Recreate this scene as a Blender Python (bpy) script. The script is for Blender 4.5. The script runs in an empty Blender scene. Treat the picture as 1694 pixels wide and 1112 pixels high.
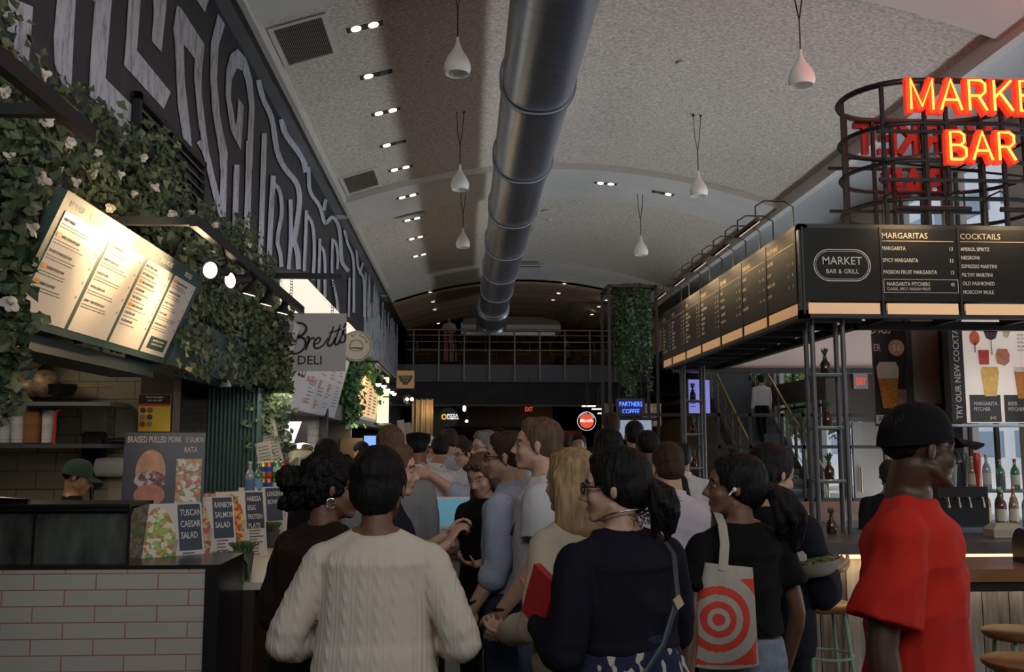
import bpy, bmesh, math, random
from mathutils import Vector, Matrix, Euler, noise
R = math.radians
random.seed(7)
SC = bpy.context.scene
COL = SC.collection
# ---------------------------------------------------------------- camera
cam = bpy.data.cameras.new('camera'); cam.sensor_width = 36.0; cam.lens = 1550 / 1694 * 36
cam.clip_end = 300
camo = bpy.data.objects.new('camera', cam); COL.objects.link(camo)
camo.location = (0, 0, 1.65); camo.rotation_euler = (R(90 + 6.70), 0, R(-2.825))
SC.camera = camo
# ---------------------------------------------------------------- view, sky, sun
SC.view_settings.view_transform = 'Standard'; SC.view_settings.look = 'None'
SC.view_settings.gamma = 1; SC.view_settings.use_curve_mapping = False
SC.view_settings.exposure = -0.45
W = bpy.data.worlds.new('sky'); SC.world = W; W.use_nodes = True
bg = W.node_tree.nodes['Background']
bg.inputs[0].default_value = (0.78, 0.88, 1.0, 1); bg.inputs[1].default_value = 1.6
def lamp(kind, name, loc, power, color, rot=(0, 0, 0), size=.1, size_y=None, angle=None, blend=.5):
    l = bpy.data.lights.new(name, kind); l.energy = power; l.color = color
    if kind == 'AREA':
        l.size = size
        if size_y: l.shape = 'RECTANGLE'; l.size_y = size_y
    elif kind == 'SUN': l.angle = R(1)
    else: l.shadow_soft_size = size
    if kind == 'SPOT': l.spot_size = R(angle or 60); l.spot_blend = blend
    o = bpy.data.objects.new(name, l); COL.objects.link(o); o.location = loc; o.rotation_euler = rot
    return o
def aim(o, target):
    o.rotation_euler = (Vector(target) - o.location).to_track_quat('-Z', 'Y').to_euler()
sun = lamp('SUN', 'sun', (-20, 0, 30), 4.5, (1, .95, .86)); aim(sun, (6, 12, 0))
# daylight portals at the openings; with power, an added fill lamp instead
def portal_or_fill(name, loc, target, sx, sy, power=0, color=(.8, .9, 1)):
    o = lamp('AREA', name, loc, power, color, size=sx, size_y=sy); aim(o, target)
    if power == 0: o.data.cycles.is_portal = True
    return o
portal_or_fill('daylight_street_front', (1.6, -3.0, 4.7), (1.6, 10, 4.7), 9.0, 2.4)
portal_or_fill('daylight_side_glazing', (7.72, 12.0, 3.4), (0, 12.0, 3.4), 13.0, 5.0)
l = portal_or_fill('window_side_fill', (7.25, 12.0, .55), (0.5, 12.0, 6.2), 17.0, .6, 330, (.88, .94, 1)); l.data.spread = R(110)  # added fill lamp low by the sill, brightens the vault like bounced daylight
l = portal_or_fill('front_ceiling_fill', (1.6, -2.7, 4.6), (1.6, 9, 7.4), 8.0, 2.0, 190, (1, .95, .88)); l.data.spread = R(120)  # added fill lamp behind the camera, aimed up at the ceiling
l = portal_or_fill('bulkhead_fill', (7.3, 9.6, .6), (3.8, 11.6, 2.9), 4.0, .6, 90, (.9, .95, 1)); l.data.spread = R(130)  # added low fill lamp to brighten the bulkhead and beer poster
l = portal_or_fill('landing_fill', (7.3, 21.0, .6), (3, 21.0, 3.5), 8.0, .6, 110, (.85, .92, 1)); l.data.spread = R(120)  # added low fill lamp to brighten the stair side of the aisle
WARM = (1.0, .68, .36)
# ---------------------------------------------------------------- materials
MATS = {}
def mat(name, col, rough=.6, metal=0, emit=None, es=0, noise_s=None, noise_a=.15, bump=None, bump_s=60, spec=None, alpha=None, trans=0, coat=0, stretch=(1, 1, 1), ior=None):
    if name in MATS: return MATS[name]
    m = bpy.data.materials.new(name); m.use_nodes = True; MATS[name] = m
    nt = m.node_tree; b = nt.nodes['Principled BSDF']
    c = (*col, 1) if len(col) == 3 else col
    b.inputs['Base Color'].default_value = c; b.inputs['Roughness'].default_value = rough; b.inputs['Metallic'].default_value = metal
    if spec is not None: b.inputs['Specular IOR Level'].default_value = spec
    if trans: b.inputs['Transmission Weight'].default_value = trans
    if ior: b.inputs['IOR'].default_value = ior
    if coat: b.inputs['Coat Weight'].default_value = coat
    if alpha is not None: b.inputs['Alpha'].default_value = alpha
    if emit: b.inputs['Emission Color'].default_value = (*emit, 1); b.inputs['Emission Strength'].default_value = es
    if noise_s or bump:
        tc = nt.nodes.new('ShaderNodeTexCoord'); mp = nt.nodes.new('ShaderNodeMapping')
        mp.inputs['Scale'].default_value = stretch; nt.links.new(tc.outputs['Object'], mp.inputs[0])
    if noise_s:
        n = nt.nodes.new('ShaderNodeTexNoise'); n.inputs['Scale'].default_value = noise_s; n.inputs['Detail'].default_value = 5
        nt.links.new(mp.outputs[0], n.inputs['Vector'])
        r = nt.nodes.new('ShaderNodeValToRGB'); nt.links.new(n.outputs[0], r.inputs[0])
        e = r.color_ramp.elements
        e[0].position = .3; e[1].position = .7
        e[0].color = (*[max(0, v * (1 - noise_a)) for v in c[:3]], 1); e[1].color = (*[min(1, v * (1 + noise_a)) for v in c[:3]], 1)
        nt.links.new(r.outputs[0], b.inputs['Base Color'])
    if bump:
        n2 = nt.nodes.new('ShaderNodeTexNoise'); n2.inputs['Scale'].default_value = bump_s; n2.inputs['Detail'].default_value = 4
        nt.links.new(mp.outputs[0], n2.inputs['Vector'])
        bp = nt.nodes.new('ShaderNodeBump'); bp.inputs['Strength'].default_value = bump; bp.inputs['Distance'].default_value = .01
        nt.links.new(n2.outputs[0], bp.inputs['Height']); nt.links.new(bp.outputs[0], b.inputs['Normal'])
    return m
def mnode(m, kind): return m.node_tree.nodes.new(kind)
# ---------------------------------------------------------------- tagging
def tag(o, label=None, cat=None, group=None, kind=None):
    if label: o['label'] = label
    if cat: o['category'] = cat
    if group: o['group'] = group
    if kind: o['kind'] = kind
    return o
def empty(name, loc=(0, 0, 0), rz=0, label=None, cat=None, group=None):
    o = bpy.data.objects.new(name, None); COL.objects.link(o); o.location = loc; o.rotation_euler = (0, 0, rz)
    o.empty_display_size = .1
    return tag(o, label, cat, group)
def kids(o): return [c for c in bpy.data.objects if c.parent == o]
def copy_tree(o, ch=None):
    c = o.copy(); COL.objects.link(c)
    for k in kids(o):
        k2 = k.copy(); COL.objects.link(k2); k2.parent = c
        for g in kids(k):
            g2 = g.copy(); COL.objects.link(g2); g2.parent = k2
    return c
# ---------------------------------------------------------------- projecting a picture point onto a plane of the hall
_F = 1550.; _TH = R(6.70); _PS = R(2.825)
_fw = Vector((math.sin(_PS) * math.cos(_TH), math.cos(_PS) * math.cos(_TH), math.sin(_TH)))
_rt = Vector((math.cos(_PS), -math.sin(_PS), 0)); _up = _rt.cross(_fw)
def at(px, py, X=None, Y=None, Z=None):
    d = _fw + _rt * ((px - 847) / _F) - _up * ((py - 556) / _F)
    t = X / d.x if X is not None else Y / d.y if Y is not None else (Z - 1.65) / d.z
    return Vector((0, 0, 1.65)) + d * t
# ---------------------------------------------------------------- mesh builder
class MB:
    def __init__(s): s.v = []; s.f = []; s.mi = []; s.cur = 0
    def m(s, i): s.cur = i; return s
    def add(s, vs, fs):
        n = len(s.v); s.v += [tuple(v) for v in vs]; s.f += [tuple(n + i for i in f) for f in fs]; s.mi += [s.cur] * len(fs); return s
    def box(s, c, d, M=None, taper=1):
        x, y, z = d[0] / 2, d[1] / 2, d[2] / 2
        vs = [Vector((sx * x * (taper if sz > 0 else 1), sy * y * (taper if sz > 0 else 1), sz * z)) for sz in (-1, 1) for sy in (-1, 1) for sx in (-1, 1)]
        if M: vs = [M @ v for v in vs]
        return s.add([v + Vector(c) for v in vs], [(0, 2, 3, 1), (4, 5, 7, 6), (0, 1, 5, 4), (2, 6, 7, 3), (0, 4, 6, 2), (1, 3, 7, 5)])
    def bb(s, a, b):
        return s.box([(a[i] + b[i]) / 2 for i in range(3)], [abs(b[i] - a[i]) for i in range(3)])
    def bar(s, a, b, w, h=None, upv=(0, 0, 1)):
        a = Vector(a); b = Vector(b); h = h or w; d = b - a; L = d.length; d.normalize()
        u = Vector(upv)
        if abs(d.dot(u)) > .98: u = Vector((0, 1, 0))
        r = d.cross(u).normalized(); u = r.cross(d)
        vs = [p + r * (i * w / 2) + u * (j * h / 2) for p in (a, b) for i, j in ((-1, -1), (1, -1), (1, 1), (-1, 1))]
        return s.add(vs, [(3, 2, 1, 0), (4, 5, 6, 7), (0, 1, 5, 4), (1, 2, 6, 5), (2, 3, 7, 6), (3, 0, 4, 7)])
    def loft(s, rings, cap=True, closed=False):
        n = len(rings[0]); vs = [p for r in rings for p in r]; fs = []
        m = len(rings)
        for i in range(m if closed else m - 1):
            for j in range(n):
                a = i * n + j; b = i * n + (j + 1) % n; c = ((i + 1) % m) * n + (j + 1) % n; d = ((i + 1) % m) * n + j
                fs.append((a, b, c, d))
        if cap and not closed: fs += [tuple(range(n - 1, -1, -1)), tuple((m - 1) * n + j for j in range(n))]
        return s.add(vs, fs)
    def tube(s, pts, r, n=10, cap=True, closed=False, flat=1.0, up0=None):
        pts = [Vector(p) for p in pts]; m = len(pts)
        rs = r if isinstance(r, (list, tuple)) else [r] * m
        rings = []; u = Vector(up0) if up0 else None
        for i, p in enumerate(pts):
            if closed: d = pts[(i + 1) % m] - pts[i - 1]
            else: d = pts[min(i + 1, m - 1)] - pts[max(i - 1, 0)]
            d.normalize()
            if u is None: u = Vector((0, 0, 1)) if abs(d.z) < .9 else Vector((0, 1, 0))
            u = (u - d * u.dot(d)).normalized(); w = d.cross(u)
            rings.append([p + (u * (math.sin(2 * math.pi * j / n) * flat) + w * math.cos(2 * math.pi * j / n)) * rs[i] for j in range(n)])
        return s.loft(rings, cap, closed)
    def cap_tube(s, pts, r, n=12):
        # tube with rounded ends (closed volume, used for fusing)
        pts = [Vector(p) for p in pts]; rs = r if isinstance(r, (list, tuple)) else [r] * len(pts)
        s.tube(pts, rs, n); s.ell(pts[0], (rs[0],) * 3, n=n); s.ell(pts[-1], (rs[-1],) * 3, n=n); return s
    def ell(s, c, r, M=None, n=16, h=None):
        h = h or max(6, n // 2); c = Vector(c); vs = []; fs = []
        for i in range(1, h):
            t = math.pi * i / h
            for j in range(n):
                p = 2 * math.pi * j / n
                vs.append(Vector((math.sin(t) * math.cos(p) * r[0], math.sin(t) * math.sin(p) * r[1], math.cos(t) * r[2])))
        vs += [Vector((0, 0, r[2])), Vector((0, 0, -r[2]))]
        T = len(vs) - 2; B = T + 1
        for i in range(h - 2):
            for j in range(n):
                fs.append((i * n + j, (i + 1) * n + j, (i + 1) * n + (j + 1) % n, i * n + (j + 1) % n))
        for j in range(n): fs += [(T, j, (j + 1) % n), (B, (h - 2) * n + (j + 1) % n, (h - 2) * n + j)]
        if M: vs = [M @ v for v in vs]
        return s.add([v + c for v in vs], fs)
    def lathe(s, prof, c=(0, 0, 0), n=20, M=None, cap=True):
        rings = []
        for (r, z) in prof:
            ring = [Vector((r * math.cos(2 * math.pi * j / n), r * math.sin(2 * math.pi * j / n), z)) for j in range(n)]
            if M: ring = [M @ v for v in ring]
            rings.append([v + Vector(c) for v in ring])
        return s.loft(rings, cap)
    def quad(s, a, b, c, d): return s.add([a, b, c, d], [(0, 1, 2, 3)])
    def slab(s, pts, n, t):
        # planar outline pts (list of Vector) thickened by t along n
        n = Vector(n).normalized() * t; k = len(pts); a = [Vector(p) for p in pts]
        nn = Vector((0, 0, 0))
        for i in range(k): nn += a[i].cross(a[(i + 1) % k])
        if nn.dot(n) < 0: a.reverse()
        vs = a + [p + n for p in a]
        return s.add(vs, [tuple(range(k - 1, -1, -1)), tuple(range(k, 2 * k))] + [(i, (i + 1) % k, k + (i + 1) % k, k + i) for i in range(k)])
    def text(s, st, fr, a, b, size, align='LEFT', sx=1.0, bold=0.0, ext=.0008, shear=0.0, lift=.001, sp=1.0):
        O, u, v = fr; u = Vector(u).normalized(); v = Vector(v).normalized(); n = u.cross(v)
        c = bpy.data.curves.new('t', 'FONT'); c.body = st; c.size = size; c.align_x = align; c.extrude = ext / 2; c.offset = bold * size * .011; c.shear = shear; c.resolution_u = 2; c.space_character = sp
        o = bpy.data.objects.new('t', c)
        me = o.to_mesh()
        vs = [Vector(O) + u * (a + w.co.x * sx) + v * (b + w.co.y) + n * (lift + w.co.z) for w in me.vertices]
        fs = [tuple(p.vertices) for p in me.polygons]
        o.to_mesh_clear(); bpy.data.objects.remove(o); bpy.data.curves.remove(c)
        return s.add(vs, fs)
    def stroke(s, pts, w, fr, lift=.001, t=.001, closed=False):
        # flat painted stroke along 2-D pts (in the sign frame)
        O, u, v = fr; u = Vector(u).normalized(); v = Vector(v).normalized(); n = u.cross(v)
        P = [Vector((p[0], p[1])) for p in pts]; m = len(P); L = []; Rr = []
        for i in range(m):
            a = P[(i - 1) % m] if closed or i > 0 else None; b = P[(i + 1) % m] if closed or i < m - 1 else None
            d1 = (P[i] - a).normalized() if a is not None else None; d2 = (b - P[i]).normalized() if b is not None else None
            if d1 is None: d1 = d2
            if d2 is None: d2 = d1
            d = (d1 + d2); d = d.normalized() if d.length > 1e-6 else d1
            nn = Vector((-d.y, d.x)); k = max(.45, abs(nn.dot(Vector((-d1.y, d1.x)))))
            ww = (w[i] if isinstance(w, (list, tuple)) else w) / 2 / k
            L.append(P[i] + nn * ww); Rr.append(P[i] - nn * ww)
        W3 = lambda q, l: Vector(O) + u * q.x + v * q.y + n * l
        for i in range(m if closed else m - 1):
            j = (i + 1) % m
            s.add([W3(L[i], lift + t), W3(Rr[i], lift + t), W3(Rr[j], lift + t), W3(L[j], lift + t), W3(L[i], 0), W3(Rr[i], 0), W3(Rr[j], 0), W3(L[j], 0)],
                  [(0, 1, 2, 3), (0, 3, 7, 4), (1, 5, 6, 2)])
        return s
    def rect(s, fr, a0, b0, a1, b1, lift=.001, t=.002):
        O, u, v = fr; O = Vector(O); u = Vector(u).normalized(); v = Vector(v).normalized(); n = u.cross(v)
        p = [O + u * a + v * b + n * (lift - t) for a, b in ((a0, b0), (a1, b0), (a1, b1), (a0, b1))]
        return s.slab(p, n, t)
    def disc(s, fr, a, b, r, r2=None, lift=.001, t=.002, n=24, rx=None):
        O, u, v = fr; O = Vector(O); u = Vector(u).normalized(); v = Vector(v).normalized(); nn = u.cross(v)
        r2 = r2 or r
        return s.slab([O + u * (a + r * math.cos(2 * math.pi * i / n)) + v * (b + r2 * math.sin(2 * math.pi * i / n)) + nn * (lift - t) for i in range(n)], nn, t)
    def build(s, name, mats, parent=None, smooth=None, loc=None, recalc=False):
        me = bpy.data.meshes.new(name); me.from_pydata(s.v, [], s.f)
        for m in (mats if isinstance(mats, (list, tuple)) else [mats]): me.materials.append(m)
        if max(s.mi, default=0) > 0: me.polygons.foreach_set('material_index', s.mi)
        if recalc:
            bm = bmesh.new(); bm.from_mesh(me); bmesh.ops.recalc_face_normals(bm, faces=bm.faces); bm.to_mesh(me); bm.free()
        if smooth:
            me.polygons.foreach_set('use_smooth', [True] * len(me.polygons)); me.set_sharp_from_angle(angle=R(smooth))
        me.update()
        o = bpy.data.objects.new(name, me); COL.objects.link(o)
        if parent: o.parent = parent
        if loc: o.location = loc
        return o
def fuse(mb, name, mats, parent, voxel=.007, smooth=3, sf=.5, disp=None, matfn=None, extra=None):
    """overlapping closed pieces -> one continuous skin"""
    me = bpy.data.meshes.new('tmp'); me.from_pydata(mb.v, [], mb.f)
    o = bpy.data.objects.new('tmp', me); COL.objects.link(o)
    r = o.modifiers.new('r', 'REMESH'); r.mode = 'VOXEL'; r.voxel_size = voxel
    if smooth: q = o.modifiers.new('s', 'SMOOTH'); q.factor = sf; q.iterations = smooth
    dg = bpy.context.evaluated_depsgraph_get(); dg.update()
    m2 = bpy.data.meshes.new_from_object(o.evaluated_get(dg)); m2.name = name
    bpy.data.objects.remove(o); bpy.data.meshes.remove(me)
    m2.materials.clear()
    for m in (mats if isinstance(mats, (list, tuple)) else [mats]): m2.materials.append(m)
    if disp:
        m2.update(); nv = len(m2.vertices); co = [v.co + v.normal * disp(v.co, v.normal) for v in m2.vertices]
        m2.vertices.foreach_set('co', [c for v in co for c in v])
    if matfn:
        m2.polygons.foreach_set('material_index', [matfn(p.center) for p in m2.polygons])
    else: m2.polygons.foreach_set('material_index', [0] * len(m2.polygons))
    m2.polygons.foreach_set('use_smooth', [True] * len(m2.polygons))
    if extra:
        bm = bmesh.new(); bm.from_mesh(m2)
        for (mb2, mi) in extra:
            vs = [bm.verts.new(v) for v in mb2.v]
            for f in mb2.f:
                try: q = bm.faces.new([vs[i] for i in f]); q.material_index = mi; q.smooth = True
                except ValueError: pass
        bm.to_mesh(m2); bm.free()
    m2.update()
    ob = bpy.data.objects.new(name, m2); COL.objects.link(ob); ob.parent = parent
    return ob
# ================================================================ people
def skin_mat(n, c): return mat('skin_' + n, c, .5, bump=.06, bump_s=120, noise_s=9, noise_a=.06)
SKIN = {'dark': (.075, .035, .02), 'brown': (.17, .08, .045), 'tan': (.34, .18, .11), 'fair': (.5, .29, .21), 'light': (.45, .27, .18)}
LIPS = {'dark': (.09, .035, .03), 'brown': (.2, .07, .055), 'tan': (.33, .12, .09), 'fair': (.45, .16, .13), 'light': (.42, .16, .12)}
def hair_mat(n, c): return mat('hair_' + n, c, .62, spec=.22, bump=1.0, bump_s=70, stretch=(1, 1, .12), noise_s=60, noise_a=.35)
def cloth(n, c, **k):
    k.setdefault('bump', .12); k.setdefault('bump_s', 300)
    return mat('cloth_' + n, c, .85, spec=.2, **k)
def folds(amp, seed=0, vs=1.0):
    def f(co, n):
        p = Vector((co.x * 9 + seed * 7.3, co.y * 9, co.z * 3.2 * vs))
        a = noise.noise(p); b = noise.noise(Vector((co.x * 5 + co.z * 4 + seed, co.y * 7, co.z * 7)))
        return amp * (1.1 * a + .6 * noise.noise(p * 2.3) + 1.1 * (.5 - abs(b) * 2.2))
    return f
def hand_pieces(mb, wrist, d, palm, side, curl=.5, s=1.0, thumb_in=.3, spread=1.0):
    """wrist point, d = direction towards the fingertips, palm = palm normal; side +1/-1 puts the thumb"""
    d = Vector(d).normalized(); p = Vector(palm); p = (p - d * p.dot(d)).normalized(); w = d.cross(p) * side   # towards the little finger
    wr = Vector(wrist)
    M = Matrix((w, d, p)).transposed()
    mb.ell(wr + d * .045 * s, (.038 * s, .05 * s, .016 * s), M=M, n=14)
    for i in range(4):
        mb.cap_tube([wr + d * .02 * s + w * ((i - 1.5) * .012 * s), wr + d * .088 * s + w * ((i - 1.5) * .0205 * s)], [.0115 * s, .0105 * s], 8)
    L = [.040, .045, .042, .032]
    for i in range(4):
        b = wr + d * (.088 - .004 * abs(i - 1.2)) * s + w * ((i - 1.5) * .0205 * s * spread)
        pts = [b]; ang = 0; dd = d + w * (.06 * (i - 1.5) * spread); dd.normalize()
        for k in range(3):
            ang += curl * (1.0 + .12 * i) * (.75 if k == 0 else 1)
            dirk = dd * math.cos(ang) + p * math.sin(ang)
            pts.append(pts[-1] + dirk * (L[i] * (1, .62, .5)[k]) * s)
        mb.cap_tube(pts, [.0096 * s, .009 * s, .0082 * s, .0068 * s], 8)
    b = wr + d * .022 * s - w * .028 * s + p * .004 * s
    t1 = b + (d * .6 - w * .75 + p * thumb_in).normalized() * .036 * s
    t2 = t1 + (d * .85 - w * .3 + p * (thumb_in + .2)).normalized() * .03 * s
    t3 = t2 + (d * .9 - w * .0 + p * (thumb_in + .4)).normalized() * .024 * s
    mb.cap_tube([b, t1, t2, t3], [.0135 * s, .0115 * s, .0105 * s, .0085 * s], 8)
def bez(a, b, c, n=5):
    a, b, c = Vector(a), Vector(b), Vector(c)
    return [a * (1 - t) ** 2 + b * 2 * t * (1 - t) + c * t * t for t in [i / n for i in range(n + 1)]]
def limb(mb, a, b, c, r0, r1, r2, n=12):
    """upper + lower limb with a soft joint at b"""
    a, b, c = Vector(a), Vector(b), Vector(c)
    j1 = b + (a - b).normalized() * .05; j2 = b + (c - b).normalized() * .05
    mid = (j1 + j2 + b * 2) / 4
    mb.tube([a, a.lerp(j1, .45), j1, mid, j2, j2.lerp(c, .4), c], [r0, r0 * 1.0, r1 * 1.02, r1, r1 * 1.0, (r1 + r2) / 2 * 1.06, r2], n)
    mb.ell(a, (r0,) * 3, n=n); mb.ell(c, (r2,) * 3, n=n); mb.ell(mid, (r1 * .99,) * 3, n=n)
def person(loc, rz, label, H=1.7, sex='m', skin='tan', head=(0, 0, 0), lean=0.0, build=1.0,
           arms=None, hair=None, top=None, bottom=None, shoes=(.02, .02, .02), v=.007, glasses=None, cap=None, legs=None, cat='person', group=None, ears=None, sit=False):
    """local frame: +Y is where the body faces, +X its right-hand side when facing +Y"""
    root = empty('person', loc, rz, label, cat, group)
    k = H / 1.7; B = build
    fem = sex == 'f'
    sh = (.158 if fem else .183) * B * k; hipw = (.165 if fem else .155) * B * k
    zs, zh, zn = 1.352 * k, .90 * k, 1.43 * k
    LY = lambda z: lean * max(0, z - zh) / k       # forward lean offset
    def P(x, y, z): return Vector((x, y + LY(z), z))
    body = MB()
    # head frame
    hc = P(0, .034 * k, 1.568 * k); HM = Euler((R(head[1]), R(head[2]), R(head[0])), 'XYZ').to_matrix()
    hk = k ** .5
    def h(x, y, z): return hc + HM @ Vector((x * hk, y * hk, z * hk))
    def he(c, r, n=16, E=None): body.ell(h(*c), [q * hk for q in r], M=HM @ E if E else HM, n=n)
    he((0, -.012, .033), (.075, .097, .086), 24)
    he((0, .035, -.035), (.059, .058, .078), 20)
    he((0, .058, .025), (.052, .036, .05), 16)
    he((0, .072, -.092), (.024, .021, .019), 12)
    for sx in (-1, 1):
        he((sx * .036, .058, -.032), (.024, .026, .026), 12)
        body.cap_tube([h(sx * .05, .005, -.055), h(sx * .021, .068, -.094)], [.016 * hk, .016 * hk], 10)
        he((sx * .078, -.008, -.008), (.008, .017, .03), 12, Euler((R(-12), 0, R(sx * 22))).to_matrix())
        he((sx * .011, .1, -.036), (.0085, .011, .008), 10)
        body.cap_tube([h(sx * .012, .089, .02), h(sx * .048, .072, .022)], [.0075 * hk, .006 * hk], 8)
    body.cap_tube([h(0, .088, .018), h(0, .102, -.01), h(0, .114, -.03)], [.0075 * hk, .0085 * hk, .0105 * hk], 10)
    he((0, .0885, -.0605), (.023, .0115, .005), 12); he((0, .087, -.0705), (.019, .0115, .006), 12)
    # neck, torso
    nr = (.05 if fem else .06) * k * B ** .5
    body.cap_tube([P(0, -.005, 1.40 * k), P(0, -.002, 1.47 * k), h(0, -.02, -.05)], [nr * 1.15, nr * .97, nr * .95], 16)
    def ring(z, hw, hd, yo=0, n=28, e=2.3):
        out = []
        for j in range(n):
            t = 2 * math.pi * j / n; c, s_ = math.cos(t), math.sin(t)
            out.append(P(math.copysign(abs(c) ** (2 / e), c) * hw, math.copysign(abs(s_) ** (2 / e), s_) * hd + yo, z))
        return out
    cw = (.145 if fem else .17) * B * k; cd = .105 * B * k
    T = [(.84, hipw * .9, .1 * B * k), (.92, hipw, .112 * B * k), (1.06, (.125 if fem else .15) * B * k, .095 * B * k), (1.2, cw * .97, cd), (1.30, cw * 1.0, cd * .95), (1.345, sh * .93, cd * .84), (1.375, sh * .78, cd * .7), (1.41, cw * .55, cd * .55), (1.44, cw * .36, cd * .5)]
    body.loft([ring(z * k, w_, d_) for z, w_, d_ in T])
    if fem:
        for sx in (-1, 1): body.ell(P(sx * .066 * B * k, .078 * B * k, 1.235 * k), (.048 * B * k,) * 3)
    # arms: (elbow, wrist, hand direction, palm normal, curl)
    A = []
    arms = arms or {}
    for sx, key in ((1, 'R'), (-1, 'L')):
        S = P(sx * sh, 0, zs)
        d = arms.get(key, {})
        E_ = d.get('e', (sx * (sh / k + .035), -.03, 1.10)); Wr = d.get('w', (sx * (sh / k + .05), .05, .86))
        E_ = Vector(E_) * k; Wr = Vector(Wr) * k; E_.y += LY(E_.z); Wr.y += LY(Wr.z)
        ar = (.041 if fem else .05) * B ** .7 * k
        limb(body, S, E_, Wr, ar, ar * .8, ar * .55)
        body.cap_tube([P(sx * .055 * k, -.01, 1.415 * k), P(sx * .11 * k, -.005, 1.375 * k), S.lerp(E_, .05)], [.035 * k, .036 * k, ar * 1.02], 12)
        hd = d.get('h', (0, .15, -1)); pn = d.get('p', (-sx, .2, 0))
        # thumb side: chosen so that w points away from the thumb
        hand_pieces(body, Wr, hd, pn, d.get('s', -sx), d.get('curl', .35), k * (.92 if fem else 1.04), d.get('ti', .3))
        A.append((S, E_, Wr, ar))
    # legs
    lg = legs or {}
    Lp = []
    for sx, key in ((1, 'R'), (-1, 'L')):
        hp = P(sx * hipw * .52, 0, .88 * k); d = lg.get(key, {})
        Kn = Vector(d.get('k', (sx * .09, .02, .49))) * k; An = Vector(d.get('a', (sx * .095, -.02, .09))) * k
        limb(body, hp, Kn, An, .075 * B * k, .052 * k * B, .034 * k)
        tr = Vector(d.get('t', (sx * .03, .15, -.045))) * k
        body.cap_tube([An + Vector((0, -.03, -.045)) * k, An + tr], [.034 * k, .026 * k], 10)
        Lp.append((hp, Kn, An, tr))
    lipc = [h(0, .1, -.0605), h(0, .098, -.0705)]
    def mf(c):
        q = HM.transposed() @ (c - hc) / hk
        if q.y > .08 and abs(q.x) < .023 * (1 - .5 * abs(q.z + .066) / .010) and -.0765 < q.z < -.0555: return 1
        if q.y > .05 and .012 < abs(q.x) < .05 and abs(q.z - .026 + abs(abs(q.x) - .03) * .25) < .0042: return 2
        return 0
    ex = []
    white = MB(); iris = MB(); lid = MB()
    for sx in (-1, 1):
        white.ell(h(sx * .031, .0722, .0015), (.0122 * hk, .0122 * hk, .009 * hk), M=HM, n=14)
        iris.ell(h(sx * .031, .0788, .0012), (.0062 * hk, .0062 * hk, .0062 * hk), n=12)
        lid.tube([h(sx * (.031 + t * .0165), .084 - abs(t) * .009, .0058 - abs(t) ** 2 * .006) for t in (-1, -.5, 0, .5, 1)], .0022 * hk, 6)
    ex = [(white, 3), (iris, 4), (lid, 0)]
    hn = (hair or {}).get('n', 'black'); hcol = (hair or {}).get('c', (.012, .01, .009))
    bmat = hair_mat(hn, hcol)
    fuse(body, 'body', [skin_mat(skin, SKIN[skin]), mat('lips_' + skin, LIPS[skin], .45), bmat, mat('eye_white', (.32, .3, .28), .3), mat('iris', (.02, .012, .008), .1)],
         root, v, 2, .5, matfn=mf, extra=ex)
    # ---- hair
    if hair:
        hb = MB(); st = hair.get('st', 'short')
        if cap and st == 'short': st = 'crop'
        def hh(c, r, n=16, E=None): hb.ell(h(*c), [q * hk for q in r], M=HM @ E if E else HM, n=n)
        if st in ('short', 'crop', 'curlytop'):
            t = {'crop': .002, 'short': .012, 'curlytop': .015}[st]
            hh((0, -.022, .045), (.077 + t * .35, .094 + t * .6, .082 + t * .7), 24)
            hh((0, -.048, .0 if st != 'crop' else .02), (.069 + t * .4, .068 + t * .5, .07 if st != 'crop' else .06), 20)
            if st != 'crop':
                hh((0, .035, .092), (.055, .045, .028 + t), 14); hh((.02, .052, .083), (.04, .032, .024), 12)
            for sx in (-1, 1): hh((sx * .068, .004, .018), (.011, .022, .04), 10)
        else:
            hh((0, -.022, .043), (.086, .104, .09), 24)
            hh((0, -.05, -.005), (.082, .074, .085), 20)
            hh((0, .03, .088), (.06, .05, .033), 14)
            for sx in (-1, 1): hh((sx * .07, -.0, .02), (.018, .035, .05), 12)
            if hair.get('over_ears', st in ('long', 'bob')):
                for sx in (-1, 1): hh((sx * .078, -.002, -.03), (.02, .04, .07), 12)
        if st == 'long':
            Ln = hair.get('len', .3)
            for j in range(9):
                t = -1 + j / 4; x0 = t * .075; y0 = -.075 + abs(t) ** 2 * .06
                hb.cap_tube([h(x0, y0, .02), h(x0 * 1.15, y0 - .02, -.08), hc + Vector((x0 * 1.3, y0 - .035 * k - .01, -.17)) * 1, hc + Vector((x0 * 1.3 + random.uniform(-.01, .01), y0 - .04, -.10 - Ln * (1 - .12 * abs(t))))],
                            [.034, .036, .034, .008], 10)
        if st == 'pony':
            Ln = hair.get('len', .2)
            b0 = hc + HM @ Vector((0, -.115, .01))
            bx = hair.get('dx', 0)
            for j in range(16):
                a = random.uniform(-1, 1); L2 = Ln * random.uniform(.6, 1.12)
                hb.cap_tube([b0 + Vector((a * .015, .01, 0)), b0 + Vector((bx * .5 + a * .035, -.045 + random.uniform(-.015, .01), -.03)), b0 + Vector((bx + a * .048, -.045 + random.uniform(-.03, .02), -L2 * .5)), b0 + Vector((bx * 1.15 + a * .035 + random.uniform(-.012, .012), -.03 + random.uniform(-.02, .02), -L2 * .8)), b0 + Vector((bx * 1.2 + a * .03 + random.uniform(-.015, .015), -.02, -L2))], [.018, .021, .019, .012, .003], 8)
        if st == 'bun':
            c = HM @ Vector(hair.get('bun', (0, -.13, .03)))
            hb.ell(hc + c, (.05, .045, .05))
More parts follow.
